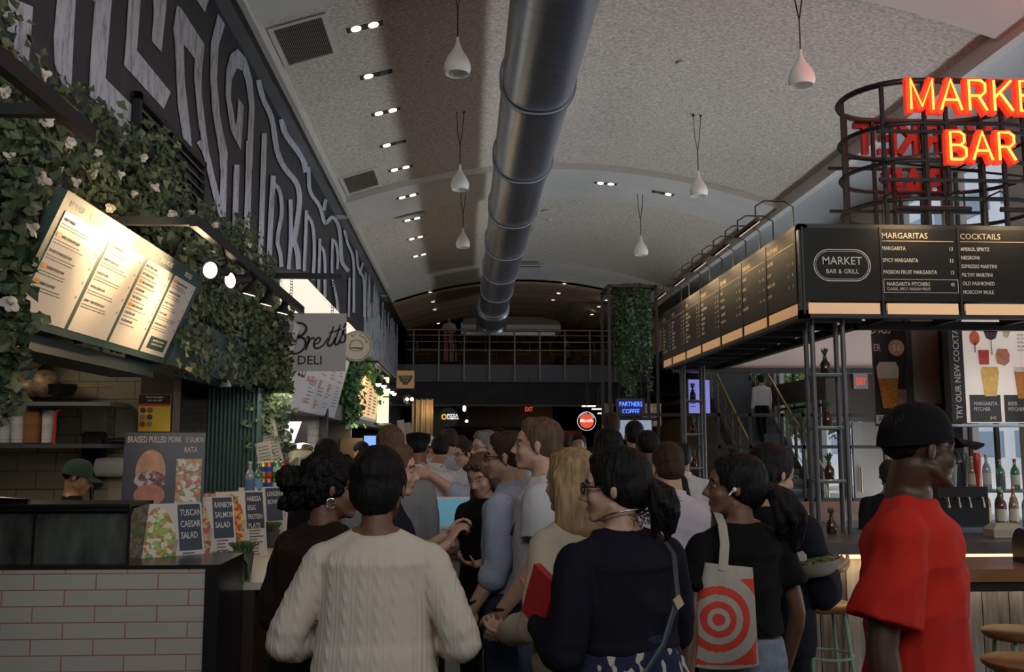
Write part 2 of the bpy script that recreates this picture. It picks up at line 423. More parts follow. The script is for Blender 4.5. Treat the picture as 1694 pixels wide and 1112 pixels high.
        if st == 'puff':
            c = HM @ Vector(hair.get('bun', (0, -.15, .0)))
            rr = hair.get('r', .085)
            for j in range(26):
                q = Vector((random.gauss(0, 1), random.gauss(0, 1), random.gauss(0, 1))).normalized() * rr * random.uniform(.45, .8)
                hb.ell(hc + c + q, (rr * random.uniform(.25, .42),) * 3, n=10)
        cur = hair.get('curl', 0)
        def hd_(co, n):
            if cur: return cur * (noise.noise(co * 75) + .7 * noise.noise(co * 38))
            q = HM.transposed() @ (co - hc)
            return .0035 * noise.noise(Vector((q.x * 90, q.y * 90, q.z * 12)))
        fuse(hb, 'hair', bmat, root, v if not cur else v * .85, 2, disp=hd_)
        if hair.get('strands'):
            sb = MB(); rng = random.Random(5)
            for j in range(hair['strands']):
                p = Vector(hair['sc']) + Vector((rng.gauss(0, .03), rng.gauss(0, .03), rng.gauss(0, .04)))
                q = p + Vector((rng.uniform(-.04, .05), rng.uniform(-.04, .01), rng.uniform(-.03, .02)))
                r2 = q + Vector((rng.uniform(-.02, .04), rng.uniform(-.02, .01), rng.uniform(-.05, -.01)))
                sb.tube([hc + p, hc + q, hc + r2], [.0014, .001, .0004], 4)
            sb.build('loose_strands', bmat, root, 60)
    # ---- top garment
    if top:
        g = MB(); ease = top.get('ease', .016) * k; hem = top.get('hem', .92); fl = top.get('flare', 0)
        rings = []
        Z = [(1.0, .0)]
        def gw(z):
            for (z0, w0, d0), (z1, w1, d1) in zip(T, T[1:]):
                if z0 <= z <= z1:
                    t = (z - z0) / (z1 - z0); return w0 + (w1 - w0) * t, d0 + (d1 - d0) * t
            return (T[0][1], T[0][2]) if z < T[0][0] else (T[-1][1], T[-1][2])
        n_ = 14; ztop = top.get('neck', 1.435)
        for i in range(n_ + 1):
            z = hem + (1.345 - hem) * i / n_; w_, d_ = gw(z)
            straight = top.get('boxy', .5); wm, dm = gw(1.25)
            if z < 1.25: w_ = w_ * (1 - straight) + max(w_, wm) * straight; d_ = d_ * (1 - straight) + max(d_, dm) * straight
            f = fl * max(0, (1.2 - z)) ** 1.2
            rings.append(ring(z * k, w_ + ease + f, d_ + ease * 1.2 + f * .8, yo=(.012 * k if fem and 1.1 < z < 1.32 else 0)))
        rings.append(ring(1.385 * k, sh * .74 + ease * .7, cd * .66 + ease * .7)); rings.append(ring(1.412 * k, cw * .52 + ease * .6, cd * .56 + ease * .6)); rings.append(ring(ztop * k, nr * 1.18 + top.get('nw', .006), nr * 1.08 + .006))
        g.loft(rings)
        if fem:
            for sx in (-1, 1): g.ell(P(sx * .066 * B * k, .088 * B * k, 1.235 * k), (.062 * B * k, .055 * B * k, .06 * B * k))
        sl = top.get('sleeve', 'long'); sw = top.get('sw', .014) * k
        for (S, E_, Wr, ar) in A:
            sx = 1 if S.x > 0 else -1
            g.cap_tube([P(sx * .06 * k, -.008, 1.405 * k), P(sx * .11 * k, -.005, 1.372 * k), S.lerp(E_, .06)], [.035 * k + sw * .3, .04 * k + sw * .4, ar + sw * .6 + .003], 14)
            if sl == 'long': limb(g, S.lerp(E_, .05), E_, E_.lerp(Wr, top.get('cuff', .93)), ar + sw * .7 + .004, ar * .85 + sw * 1.05, ar * .62 + sw * .8, 16)
            elif sl == 'rolled': limb(g, S.lerp(E_, .05), E_, E_.lerp(Wr, .25), ar + sw * .7 + .004, ar * .85 + sw, ar * .8 + sw * 1.4, 16)
            elif sl == 'short':
                e = S.lerp(E_, top.get('sl', .66)); g.tube([S.lerp(e, .05), S.lerp(e, .5), e], [ar + sw * .7 + .004, ar + sw * 1.15 + .004, ar + sw * 1.7 + .002], 18)
                g.ell(S.lerp(e, .05), (ar + sw * .7 + .004,) * 3)
        fa = top.get('folds', .006)
        fd = top.get('disp') or folds(fa, len(bpy.data.objects))
        fd0 = fd; zc = 1.41 * k
        fd = lambda co, n: fd0(co, n) * min(1, max(0, (zc - co.z + LY(co.z) * 0) / .07))
        go = fuse(g, top.get('name', 'shirt'), top['m'], root, top.get('v', v), 9 if top.get('v', v) > .0058 else 26, disp=fd)
        if top.get('collar'):
            cb = MB(); pts = []
            for zz, rr in ((ztop - .035, nr * 1.22 + .012), (ztop + .015, nr * 1.1 + .008), (ztop + .018, nr * 1.1 + .002), (ztop - .02, nr * 1.05 + .002)):
                pts.append([P(math.cos(2 * math.pi * j / 24) * rr, math.sin(2 * math.pi * j / 24) * rr * 1.02 - .004, (zz - .012 * math.sin(2 * math.pi * j / 24)) * k) for j in range(24)])
            cb.loft(pts, cap=False, closed=False).build('collar', top['m'], go, 60)
    # ---- bottom garment
    if bottom:
        g = MB(); e = bottom.get('ease', .012) * k
        if bottom.get('skirt'):
            hz = bottom['skirt']; rr = []
            for i in range(16):
                z = 1.12 - (1.12 - hz) * i / 15; w_ = (.13 + .05 * min(1, i / 4)) * B * k + .02 + .09 * (i / 15); n_ = 72
                rr.append([P(math.cos(2 * math.pi * j / n_) * w_ * (1 + .022 * math.sin(j * 2 * math.pi / n_ * 15) * min(1, i / 3)), math.sin(2 * math.pi * j / n_) * w_ * .8 * (1 + .022 * math.sin(j * 2 * math.pi / n_ * 15) * min(1, i / 3)), z * k) for j in range(n_)])
            g.loft(rr); g.build('skirt', bottom['m'], root, 60)
        else:
            g.loft([ring(z * k, w_ + e, d_ + e) for z, w_, d_ in ((.82, hipw * .95, .105 * B * k), (.92, hipw, .112 * B * k), (1.01, (.137 if fem else .152) * B * k, .1 * B * k))])
            for hp, Kn, An, tr in Lp:
                limb(g, hp, Kn, An + Vector((0, 0, .02)), .082 * B * k + e, .058 * B * k + e, .05 * k + e * bottom.get('wide', 1), 16)
            fuse(g, 'trousers', bottom['m'], root, v * 1.3, 2, disp=folds(.006, 3, .8))
    if shoes:
        for hp, Kn, An, tr in Lp:
            s_ = MB(); heel = An + Vector((0, -.035, -.045)) * k
            s_.cap_tube([heel, An + tr * .6 + Vector((0, 0, -.012)) * k, An + tr], [.042 * k, .044 * k, .034 * k], 12)
            s_.cap_tube([An + Vector((0, 0, -.05)), An], [.045 * k, .043 * k], 12)
            fuse(s_, 'shoe', mat('shoe_%d' % int(shoes[0] * 100), shoes, .5), root, .012, 2)
    if cap:
        c = MB(); st = cap.get('st', 'ball')
        if st == 'flat':
            rings = []
            for r_, z in ((.084, .045), (.09, .062), (.094, .09), (.09, .112), (.06, .12), (.002, .122)):
                rings.append([h(math.cos(t) * r_, math.sin(t) * r_ * 1.15 - .014, z) for t in [2 * math.pi * j / 24 for j in range(24)]])
            c.loft(rings).build('cap', cap['m'], root, 60)
        else:
            rings = []
            for i in range(9):
                t = i / 8 * math.pi / 2; rr = math.cos(t) ** .75 if i < 8 else .01
                rings.append([h(math.cos(a) * .088 * rr, math.sin(a) * .109 * rr - .016, .012 + .012 * math.sin(a) * math.cos(t) + .121 * math.sin(t) - .014 * math.sin(a) * math.cos(t) * -1 * .0) for a in [2 * math.pi * j / 28 for j in range(28)]])
            c.loft(rings)
            co = c.build('cap', cap['m'], root, 50)
            b = MB(); up = []; lo = []
            for i in range(7):
                q = i / 6
                row = [h(.078 * s_ * (1 - .12 * q ** 2), (.062 if cap.get('fwd', 1) > 0 else -.085) * 1 + (.03 + (.095 * q)) * (1 - .5 * s_ * s_) * cap.get('fwd', 1), .036 - .018 * s_ * s_ - .014 * q) for s_ in [-1 + j / 6 for j in range(13)]]
                up.append(row)
            n_ = 13
            vs = [p for r_ in up for p in r_] + [p - HM @ Vector((0, 0, .005)) for r_ in up for p in r_]; K = 7 * n_
            fs = []
            for i in range(6):
                for j in range(n_ - 1):
                    a = i * n_ + j; fs += [(a, a + 1, a + n_ + 1, a + n_), (K + a, K + a + n_, K + a + n_ + 1, K + a + 1)]
            for j in range(n_ - 1): a = 6 * n_ + j; fs.append((a, a + 1, K + a + 1, K + a))
            for i in range(6):
                a = i * n_; fs.append((a, a + n_, K + a + n_, K + a)); a += n_ - 1; fs.append((a + n_, a, K + a, K + a + n_))
            b.add(vs, fs); b.build('brim', cap['m'], co, 50)
            MB().ell(h(0, -.016, .133), (.007, .007, .004)).build('button', cap['m'], co, 60)
    if glasses:
        gm = MB(); rr = .022 * hk
        for sx in (-1, 1):
            gm.tube([h(sx * .032 + math.cos(t) * .023, .098, .001 + math.sin(t) * .018) for t in [2 * math.pi * j / 16 for j in range(16)]], glasses.get('t', .0018), 6, closed=True)
            gm.tube([h(sx * .055, .096, .006), h(sx * .074, .07, .006), h(sx * .081, .0, .004), h(sx * .08, -.02, -.012)], glasses.get('t', .0018), 6)
        gm.tube([h(-.01, .1, .005), h(0, .104, .008), h(.01, .1, .005)], glasses.get('t', .0018), 6)
        go = gm.build('glasses', mat('glasses_' + glasses.get('n', 'black'), glasses.get('c', (.01, .01, .01)), .25, metal=glasses.get('metal', 0)), root, 60)
        le = MB()
        for sx in (-1, 1): le.slab([h(sx * .032 + math.cos(t) * .0225, .098, .001 + math.sin(t) * .0175) for t in [2 * math.pi * j / 16 for j in range(16)]], HM @ Vector((0, 1, 0)), .001)
        le.build('lens', mat('lens_glass', (1, 1, 1), .02, trans=1, ior=1.1), go)
    root['_h'] = 0; del root['_h']
    info = dict(root=root, h=h, hc=hc, HM=HM, P=P, A=A, k=k, cw=cw, cd=cd)
    return info
# ================================================================ the hall
XW, ZS, XR, XO = -2.2, 5.5, 5.1, 7.6
def arc_z(x, base=ZS, rise=.62, x0=-1.95, x1=XR):
    t = (x - x0) / (x1 - x0) * 2 - 1
    return base + rise * (1 - t * t)
def ceil_hit(px, py, dz=0):
    d = _fw + _rt * ((px - 847) / _F) - _up * ((py - 556) / _F); t = 1.0
    for i in range(6000):
        p = Vector((0, 0, 1.65)) + d * t
        if p.z >= arc_z(p.x) + dz: return p
        t += .01
    return p
def brick(name, c1, c2, mortar, w, h, ms, rough=.25, bump=.3, rot=None, offset=.5):
    m = bpy.data.materials.new(name); m.use_nodes = True; nt = m.node_tree; b = nt.nodes['Principled BSDF']
    tc = nt.nodes.new('ShaderNodeTexCoord'); mp = nt.nodes.new('ShaderNodeMapping'); br = nt.nodes.new('ShaderNodeTexBrick')
    mp.inputs['Rotation'].default_value = rot or (R(90), 0, 0)
    br.inputs['Color1'].default_value = (*c1, 1); br.inputs['Color2'].default_value = (*c2, 1); br.inputs['Mortar'].default_value = (*mortar, 1)
    br.inputs['Scale'].default_value = 1; br.inputs['Brick Width'].default_value = w; br.inputs['Row Height'].default_value = h; br.inputs['Mortar Size'].default_value = ms; br.offset = offset
    nt.links.new(tc.outputs['Object'], mp.inputs[0]); nt.links.new(mp.outputs[0], br.inputs['Vector']); nt.links.new(br.outputs['Color'], b.inputs['Base Color'])
    bp = nt.nodes.new('ShaderNodeBump'); bp.inputs['Strength'].default_value = bump; bp.inputs['Distance'].default_value = .004; bp.invert = True
    nt.links.new(br.outputs['Fac'], bp.inputs['Height']); nt.links.new(bp.outputs[0], b.inputs['Normal'])
    b.inputs['Roughness'].default_value = rough
    return m
def planks(name, cols, width, axis=0, rough=.7, grain=(1, 1, 1), gap=.03, ns=7):
    """boards laid side by side along one axis, each with its own tone, plus grain"""
    m = bpy.data.materials.new(name); m.use_nodes = True; nt = m.node_tree; b = nt.nodes['Principled BSDF']; L = nt.links.new
    tc = nt.nodes.new('ShaderNodeTexCoord'); sp = nt.nodes.new('ShaderNodeSeparateXYZ'); L(tc.outputs['Object'], sp.inputs[0])
    dv = nt.nodes.new('ShaderNodeMath'); dv.operation = 'DIVIDE'; L(sp.outputs[axis], dv.inputs[0]); dv.inputs[1].default_value = width
    fl = nt.nodes.new('ShaderNodeMath'); fl.operation = 'FLOOR'; L(dv.outputs[0], fl.inputs[0])
    fr = nt.nodes.new('ShaderNodeMath'); fr.operation = 'FRACT'; L(dv.outputs[0], fr.inputs[0])
    wn = nt.nodes.new('ShaderNodeTexWhiteNoise'); wn.noise_dimensions = '1D'; L(fl.outputs[0], wn.inputs['W'])
    mp = nt.nodes.new('ShaderNodeMapping'); mp.inputs['Scale'].default_value = grain; L(tc.outputs['Object'], mp.inputs[0])
    n = nt.nodes.new('ShaderNodeTexNoise'); n.inputs['Scale'].default_value = ns; n.inputs['Detail'].default_value = 8; L(mp.outputs[0], n.inputs['Vector'])
    ad = nt.nodes.new('ShaderNodeMath'); ad.operation = 'MULTIPLY_ADD'; L(n.outputs[0], ad.inputs[0]); ad.inputs[1].default_value = .9
    ml = nt.nodes.new('ShaderNodeMath'); ml.operation = 'MULTIPLY_ADD'; L(wn.outputs[0], ml.inputs[0]); ml.inputs[1].default_value = .55; ml.inputs[2].default_value = -.22; L(ml.outputs[0], ad.inputs[2])
    r = nt.nodes.new('ShaderNodeValToRGB'); L(ad.outputs[0], r.inputs[0])
    while len(r.color_ramp.elements) < len(cols): r.color_ramp.elements.new(.5)
    for i, c in enumerate(cols): r.color_ramp.elements[i].position = .1 + .8 * i / (len(cols) - 1); r.color_ramp.elements[i].color = (*c, 1)
    gp = nt.nodes.new('ShaderNodeMath'); gp.operation = 'GREATER_THAN'; L(fr.outputs[0], gp.inputs[0]); gp.inputs[1].default_value = gap
    mx = nt.nodes.new('ShaderNodeMix'); mx.data_type = 'RGBA'; L(gp.outputs[0], mx.inputs['Factor']); mx.inputs[6].default_value = (*[v * .15 for v in cols[0]], 1); L(r.outputs[0], mx.inputs[7])
    L(mx.outputs[2], b.inputs['Base Color']); b.inputs['Roughness'].default_value = rough
    bp = nt.nodes.new('ShaderNodeBump'); bp.inputs['Strength'].default_value = .4; bp.inputs['Distance'].default_value = .006; L(ad.outputs[0], bp.inputs['Height']); L(bp.outputs[0], b.inputs['Normal'])
    return m
M_plaster = mat('popcorn_plaster', (.47, .43, .38), .95, noise_s=26, noise_a=.30, bump=1.0, bump_s=34)
M_paint = mat('ceiling_paint', (.46, .45, .43), .8, noise_s=2, noise_a=.06)
M_beam = mat('beam_grey', (.16, .165, .18), .7, noise_s=2, noise_a=.06)
M_black = mat('black_metal', (.012, .012, .013), .45, metal=.3)
M_dark = mat('dark_void', (.012, .012, .014), .9)
M_char = mat('charcoal_wall', (.03, .031, .036), .7, noise_s=3, noise_a=.25)
M_steel = mat('galvanised_steel', (.30, .33, .38), .33, metal=.9, noise_s=5, noise_a=.12, stretch=(1, 4, 1))
M_brass = mat('brass', (.45, .33, .13), .35, metal=1)
M_white = mat('white_paint', (.7, .69, .66), .5)
M_floor = mat('worn_concrete', (.10, .08, .06), .45, noise_s=3, noise_a=.45, bump=.1, bump_s=20)
M_warmglow = mat('warm_strip', (1, .8, .5), .5, emit=(1, .62, .3), es=2.2)
M_bulb = mat('bulb_glow', (1, .9, .7), .5, emit=(1, .80, .52), es=9)
M_glass = mat('clear_glass', (1, 1, 1), .02, trans=1, ior=1.15)
def S(o): o['kind'] = 'structure'; return o
# floor
S(MB().bb((-6, -3, -.12), (7.85, 46, 0)).build('floor', M_floor))
# vaulted ceiling: ribs and popcorn fields
def vault(y0, y1, dz, m, name, x0=-1.95, x1=XR, n=40, th=.06, rise=.62, parent=None):
    b = MB(); R0 = []
    xs = [x0 + (x1 - x0) * i / n for i in range(n + 1)]
    for y in (y0, y1):
        R0.append([Vector((x, y, arc_z(x, rise=rise) + dz)) for x in xs] + [Vector((x, y, arc_z(x, rise=rise) + dz + th)) for x in reversed(xs)])
    b.loft(R0)
    return b.build(name, m, parent, 30, recalc=True)
ceil = S(vault(-3, 30, .10, M_plaster, 'ceiling'))
for a, b_ in ((6.9, 8.34), (14.75, 16.45), (23.0, 24.9)):
    o = vault(a, b_, 0, M_paint, 'ceiling_rib', parent=ceil, th=.2); o['label'] = 'smooth painted rib'
# edge trims and beams
S(MB().bb((-2.2, -3, 5.5), (-1.95, 30, 5.62)).build('trim_1', M_beam))
S(MB().bb((-1.99, -3, 5.46), (-1.93, 30, 5.66)).build('trim_2', M_paint))
S(MB().bb((5.08, -3, 5.42), (5.2, 30, 6.5)).build('trim_3', M_paint))
for Y in (15.6, 24.0): S(MB().bb((-2.2, Y - .12, 5.49), (-1.93, Y + .12, 5.51)).build('trim_%d' % (4 + int(Y > 20)), M_paint))
S(MB().bb((5.2, -3, 6.2), (XO, 40, 6.3)).build('ceiling_aisle', mat('aisle_ceiling', (.62, .64, .66), .8)))
S(MB().bb((-7, -3, 6.6), (7.85, 46, 6.7)).build('roof_slab', M_dark)); bpy.data.objects['roof_slab'].name = 'ceiling_slab'
S(MB().bb((-2.35, -3, 5.62), (-2.2, 30, 6.6)).build('wall_left_upper', M_dark)); 
# left wall with painted letters
paint = mat('mural_white', (.42, .44, .5), .75)
nt = paint.node_tree; pb = nt.nodes['Principled BSDF']
tc = nt.nodes.new('ShaderNodeTexCoord'); mp = nt.nodes.new('ShaderNodeMapping'); mp.inputs['Scale'].default_value = (1, 3, .8); n1 = nt.nodes.new('ShaderNodeTexNoise'); n1.inputs['Scale'].default_value = 5; n1.inputs['Detail'].default_value = 9; n1.inputs['Roughness'].default_value = .75
rp = nt.nodes.new('ShaderNodeValToRGB'); rp.color_ramp.elements[0].position = .33; rp.color_ramp.elements[0].color = (.12, .125, .15, 1); rp.color_ramp.elements[1].position = .52; rp.color_ramp.elements[1].color = (.50, .52, .58, 1)
nt.links.new(tc.outputs['Object'], mp.inputs[0]); nt.links.new(mp.outputs[0], n1.inputs['Vector']); nt.links.new(n1.outputs[0], rp.inputs[0]); nt.links.new(rp.outputs[0], pb.inputs['Base Color'])
wl = S(MB().bb((-2.35, -1, 2.3), (XW, 30, ZS)).build('wall_left', mat('mural_ground', (.035, .035, .042), .6, noise_s=4, noise_a=.25, bump=.1, bump_s=15)))
pm = MB()
_lay = 0.0
def PX(p): return at(p[0], p[1], X=XW + .004)
def poly(pts, sc, ox, oy):
    global _lay
    _lay += .0007
    from mathutils.geometry import tessellate_polygon
    tr = tessellate_polygon([[Vector((x, -y, 0)) for x, y in pts]])
    q = [PX((ox + x / sc, oy + y / sc)) + Vector((_lay, 0, 0)) for x, y in pts]
    fs = []
    for t in tr:
        a, b, c = (q[i] for i in t); fs.append(tuple(t) if (b - a).cross(c - a).x > 0 else tuple(reversed(t)))
    pm.add(q, fs)
def pxs(pts, w, sc=2.78, ox=300, oy=100):
    P = [Vector((ox + x / sc, oy + y / sc)) for x, y in pts]
    # smooth the centreline
    Q = [P[0]]
    for i in range(1, len(P) - 1):
        for t in (.2, .5, .8):
            a = (P[i - 1] + P[i]) / 2 if i > 1 else P[0].lerp(P[1], .6); c = (P[i] + P[i + 1]) / 2 if i < len(P) - 2 else P[i].lerp(P[i + 1], .4)
            Q.append(a * (1 - t) ** 2 + P[i] * 2 * t * (1 - t) + c * t * t)
    Q.append(P[-1]); w = w / sc / 2; A = []
    for i, p in enumerate(Q):
        d = (Q[min(i + 1, len(Q) - 1)] - Q[max(0, i - 1)]).normalized(); n_ = Vector((-d.y, d.x))
        A.append((PX(p + n_ * w), PX(p - n_ * w)))
    global _lay
    _lay += .0007; o_ = Vector((_lay, 0, 0))
    for (a, b_), (c, d) in zip(A, A[1:]):
        q = [a + o_, b_ + o_, d + o_, c + o_]
        if (q[1] - q[0]).cross(q[2] - q[0]).x < 0: q.reverse()
        pm.quad(*q)
for pts in ([(0, 0), (110, 0), (215, 45), (190, 400), (30, 400), (50, 130), (0, 85)],
            [(370, 0), (492, 0), (462, 600), (430, 620), (355, 420), (348, 240)],
            [(600, 0), (727, 0), (685, 510), (862, 690), (855, 770), (840, 950), (775, 950), (765, 780), (575, 620), (590, 350), (615, 10)],
            [(835, 0), (915, 0), (890, 330), (1110, 600), (1065, 710), (805, 425), (820, 250)],
            [(995, 0), (1085, 0), (1050, 340), (985, 265), (1000, 80)],
            [(1150, 35), (1175, 50), (1330, 290), (1310, 490), (1265, 460), (1265, 380), (1195, 290), (1200, 520), (1250, 965), (1190, 900), (1155, 680), (1135, 250), (1125, 190)],
            [(1265, 400), (1310, 470), (1310, 600), (1345, 900), (1375, 1103), (1340, 1103), (1290, 800), (1262, 520)],
            [(1280, 0), (1355, 0), (1330, 80)],
            [(1415, 90), (1462, 160), (1420, 300), (1410, 520), (1430, 760), (1480, 1000), (1475, 1103), (1430, 1103), (1425, 1000), (1380, 720), (1365, 500), (1370, 280)],
            [(1550, 640), (1585, 690), (1565, 980), (1500, 850), (1465, 620), (1470, 450), (1500, 350), (1545, 318), (1600, 380), (1640, 520), (1655, 700), (1640, 1103), (1600, 1103), (1620, 700), (1600, 540), (1575, 460), (1540, 445), (1505, 520), (1500, 640), (1535, 830)]):
    poly(pts, 3.94, 0, 0)
for pts, w in (([(78, 370), (110, 420), (150, 600), (185, 720)], 28), ([(170, 330), (195, 430), (185, 720)], 30), ([(308, 370), (304, 600), (292, 880)], 28),
               ([(250, 480), (240, 830)], 26), ([(378, 335), (358, 945)], 24), ([(348, 90), (370, 180), (415, 260), (432, 420), (470, 500), (530, 560), (545, 640), (520, 800), (512, 830), (532, 880), (535, 960)], 24),
               ([(455, 270), (470, 340), (560, 450), (568, 515)], 26), ([(418, 530), (402, 800), (398, 960)], 24), ([(412, 560), (448, 590), (462, 700), (430, 830), (450, 880), (455, 950)], 18),
               ([(497, 640), (500, 820), (488, 960)], 18), ([(580, 490), (582, 610), (635, 665), (655, 770), (690, 705), (728, 770), (730, 930), (765, 970)], 17),
               ([(660, 640), (650, 690)], 16), ([(570, 690), (560, 970)], 15), ([(572, 710), (600, 750), (608, 860), (600, 1010)], 15), ([(632, 820), (625, 1060)], 13), ([(632, 850), (655, 880), (655, 1090)], 13),
               ([(690, 820), (685, 1000), (710, 1090), (716, 1180)], 12), ([(685, 830), (705, 830), (716, 900), (712, 960)], 12), ([(745, 780), (760, 850), (790, 900), (788, 1160)], 12),
               ([(768, 1000), (765, 1180)], 9), ([(800, 870), (806, 960), (838, 1000), (836, 1180)], 10), ([(830, 930), (815, 985)], 9)):
    pxs(pts, w)
rn = random.Random(3)
y = 20.2
while y < 29.6:           # the lettering goes on towards the mezzanine
    w_ = rn.uniform(.12, .17); t = 5.40 - rn.choice([0, 0, .25, .5]); b_ = 2.5 + rn.uniform(0, .7)
    sp = rn.uniform(.5, .66); kind = rn.choice('RSIUAH')
    f = (Vector((XW, 0, 0)), Vector((0, 1, 0)), Vector((0, 0, 1)))
    Lf = lambda pts: pm.stroke([(p[0], p[1]) for p in pts], w_, (f[0], f[1], f[2]), lift=.026, t=.002)
    # u x v points to +X: the painted side
    if kind == 'I': Lf([(y, b_), (y, t)]); sp = .28
    elif kind == 'U': Lf([(y, t), (y, b_ + .3), (y + .15, b_), (y + .3, b_ + .3), (y + .3, t - .3)])
    elif kind == 'A': Lf([(y, b_), (y, t - .4), (y + .15, t), (y + .3, t - .4), (y + .3, b_)]); Lf([(y, (t + b_) / 2), (y + .3, (t + b_) / 2)])
    elif kind == 'R': Lf([(y, b_), (y, t)]); Lf([(y, t - .05), (y + .28, t - .3), (y + .28, t - 1.0), (y, t - 1.3), (y + .3, b_)])
    elif kind == 'H': Lf([(y, b_), (y, t)]); Lf([(y, (t + b_) / 2), (y + .28, (t + b_) / 2 + .2), (y + .28, b_)])
    else: Lf([(y + .3, t - .3), (y + .15, t), (y, t - .4), (y, t - 1.2), (y + .3, t - 1.5), (y + .3, b_ + .2), (y + .1, b_)])
    y += sp
ml = pm.build('mural_lettering', paint, wl); ml['label'] = 'white brush painted letters on the dark wall'
# louvred grille in the mural wall
lv = empty('wall_vent', (XW + .02, 6.9, 3.8), label='black louvred grille set in the painted mural wall above the ivy', cat='vent')
q = [at(217, 150, X=XW), at(330, 270, X=XW)]; y0, y1, z1 = q[0].y, q[1].y, q[0].z; z0 = z1 - 1.0
fr_ = MB(); fr_.bb((0, y0 - 6.9, z1 - 3.8 - .05), (.04, y1 - 6.9, z1 - 3.8)); fr_.bb((0, y0 - 6.9, z0 - 3.8), (.04, y0 - 6.85, z1 - 3.8)); fr_.bb((0, y1 - 6.95, z0 - 3.8), (.04, y1 - 6.9, z1 - 3.8)); fr_.build('frame', M_black, lv)
MB().bb((-.012, y0 - 6.9, z0 - 3.8), (-.004, y1 - 6.9, z1 - 3.8)).build('backing', M_dark, lv)
sl = MB()
for i in range(12):
    zz = z0 - 3.8 + .05 + i * .078; sl.box((.015, (y0 + y1) / 2 - 6.9, zz), (.05, y1 - y0 - .06, .012), Matrix.Rotation(R(35), 3, 'Y'))
sl.build('louvres', mat('louvre', (.10, .09, .075), .5), lv)
# right side: outer glazed wall, spandrels, columns
M_beige = mat('beige_panel', (.42, .39, .35), .7, noise_s=1.5, noise_a=.05)
M_brown = mat('bronze_spandrel', (.06, .045, .035), .6)
ow = MB()
ow.bb((XO, -3, 0), (XO + .2, 46, .5)); ow.bb((XO, -3, 5.95), (XO + .2, 46, 6.3))
cols = [(-3, -1.5), (1.5, 2.2), (5.2, 6.0), (9.0, 9.7), (11.9, 12.5), (13.95, 14.25), (15.8, 17.6), (20.0, 20.4), (22.6, 23.2), (25.5, 46)]
for a, b_ in cols: ow.bb((XO - .05, a, .5), (XO + .2, b_, 6.1))
S(ow.build('wall_right', M_beige))
S(MB().bb((XO - .12, 17.3, 2.62), (XO - .05, 46, 3.12)).build('trim_6', M_brown))
for i in range(len(cols) - 1):
    a, b_ = cols[i][1], cols[i + 1][0]; w_ = empty('window_%d' % (i + 1), (XO + .05, (a + b_) / 2, .5)); w_['kind'] = 'structure'
    h2 = (b_ - a) / 2; f = MB()
    nv = max(2, round((b_ - a) / 1.0))
    for j in range(nv + 1): yy = -h2 + (b_ - a) * j / nv; f.bb((-.03, yy - .03, 0), (.03, yy + .03, 5.5))
    for zz in (.0, 2.0, 3.9, 5.45): f.bb((-.03, -h2, zz), (.03, h2, zz + .06))
    f.build('window_frame', M_black, w_)
    MB().bb((-.005, -h2, .05), (.005, h2, 5.45)).build('pane', M_glass, w_)
# far walls, and an unseen rear wall added to hold back light
S(MB().bb((-6, -3.2, 0), (7.85, -3.05, 3.5)).build('wall_rear_light_block', M_char))
S(MB().bb((-6, 45.8, 0), (7.85, 46, 6.6)).build('wall_back', M_char))
S(MB().bb((-5.2, -3, 0), (-5, 46, 6.6)).build('wall_left_outer', M_char)); bpy.data.objects['wall_left_outer'].name = 'wall_kitchen'
S(MB().bb((-5, -3, 2.6), (-2.35, 30, 2.7)).build('ceiling_stalls', M_dark))
S(MB().bb((-5, 30.0, 0), (-2.2, 30.1, 6.6)).build('wall_stall_end', M_char)); bpy.data.objects['wall_stall_end'].name = 'wall_stalls'
# ---------------------------------------------------------------- outside: paving, blocks, trees
S(MB().bb((7.85, -40, -.3), (60, 110, -.1)).build('ground', mat('pavement', (.35, .34, .32), .9, noise_s=2)))
def block(x, y0, y1, h, col, label, wn, dim=(1.6, 3.2)):
    e = empty('office_building', (x, (y0 + y1) / 2, 0), label=label, cat='building'); L = y1 - y0
    MB().bb((0, -L / 2, -.1), (8, L / 2, h)).build('wall', mat('facade_' + wn, col, .8, noise_s=.6, noise_a=.1), e)
    k = 0; g = mat('facade_glass', (.10, .14, .2), .1, metal=.4)
    for r in range(int(h / dim[1])):
        for c in range(int(L / 4.2)):
            if k >= 98: break
            zz = 1.0 + r * dim[1]; yy = -L / 2 + 1.2 + c * 4.2
            MB().bb((-.06, yy, zz), (.02, yy + 2.9, zz + dim[0])).build('window', g, e); k += 1
block(34, -14, 22, 17, (.52, .46, .36), 'pale stone office block across the street outside the windows', 'stone')
block(34, 40, 98, 27, (.30, .32, .36), 'grey office block further up the street outside', 'grey')
def leafmat(n, c): return mat('leaf_' + n, c, .55, noise_s=6, noise_a=.5)
def leaf_cloud(mb, pts, size, rng, flat=None):
    for p in pts:
        d = Vector((rng.gauss(0, 1), rng.gauss(0, 1), rng.gauss(0, .7))).normalized()
        if flat: d = (d + Vector(flat) * 1.6).normalized()
        u = d.orthogonal().normalized(); u = Matrix.Rotation(rng.uniform(0, 6.28), 3, d) @ u; w = d.cross(u); s = size * rng.uniform(.6, 1.25)
        p = Vector(p); b = d * s * .18
        v = [p - u * s * .5, p - u * s * .15 + w * s * .42 + b, p + u * s * .15 + w * s * .22, p + u * s * .6, p + u * s * .15 - w * s * .22, p - u * s * .15 - w * s * .42 + b]
        mb.m(0 if rng.random() < .62 else (1 if rng.random() < .6 else 2)); mb.add(v, [(0, 5, 4, 3), (0, 3, 2, 1)])
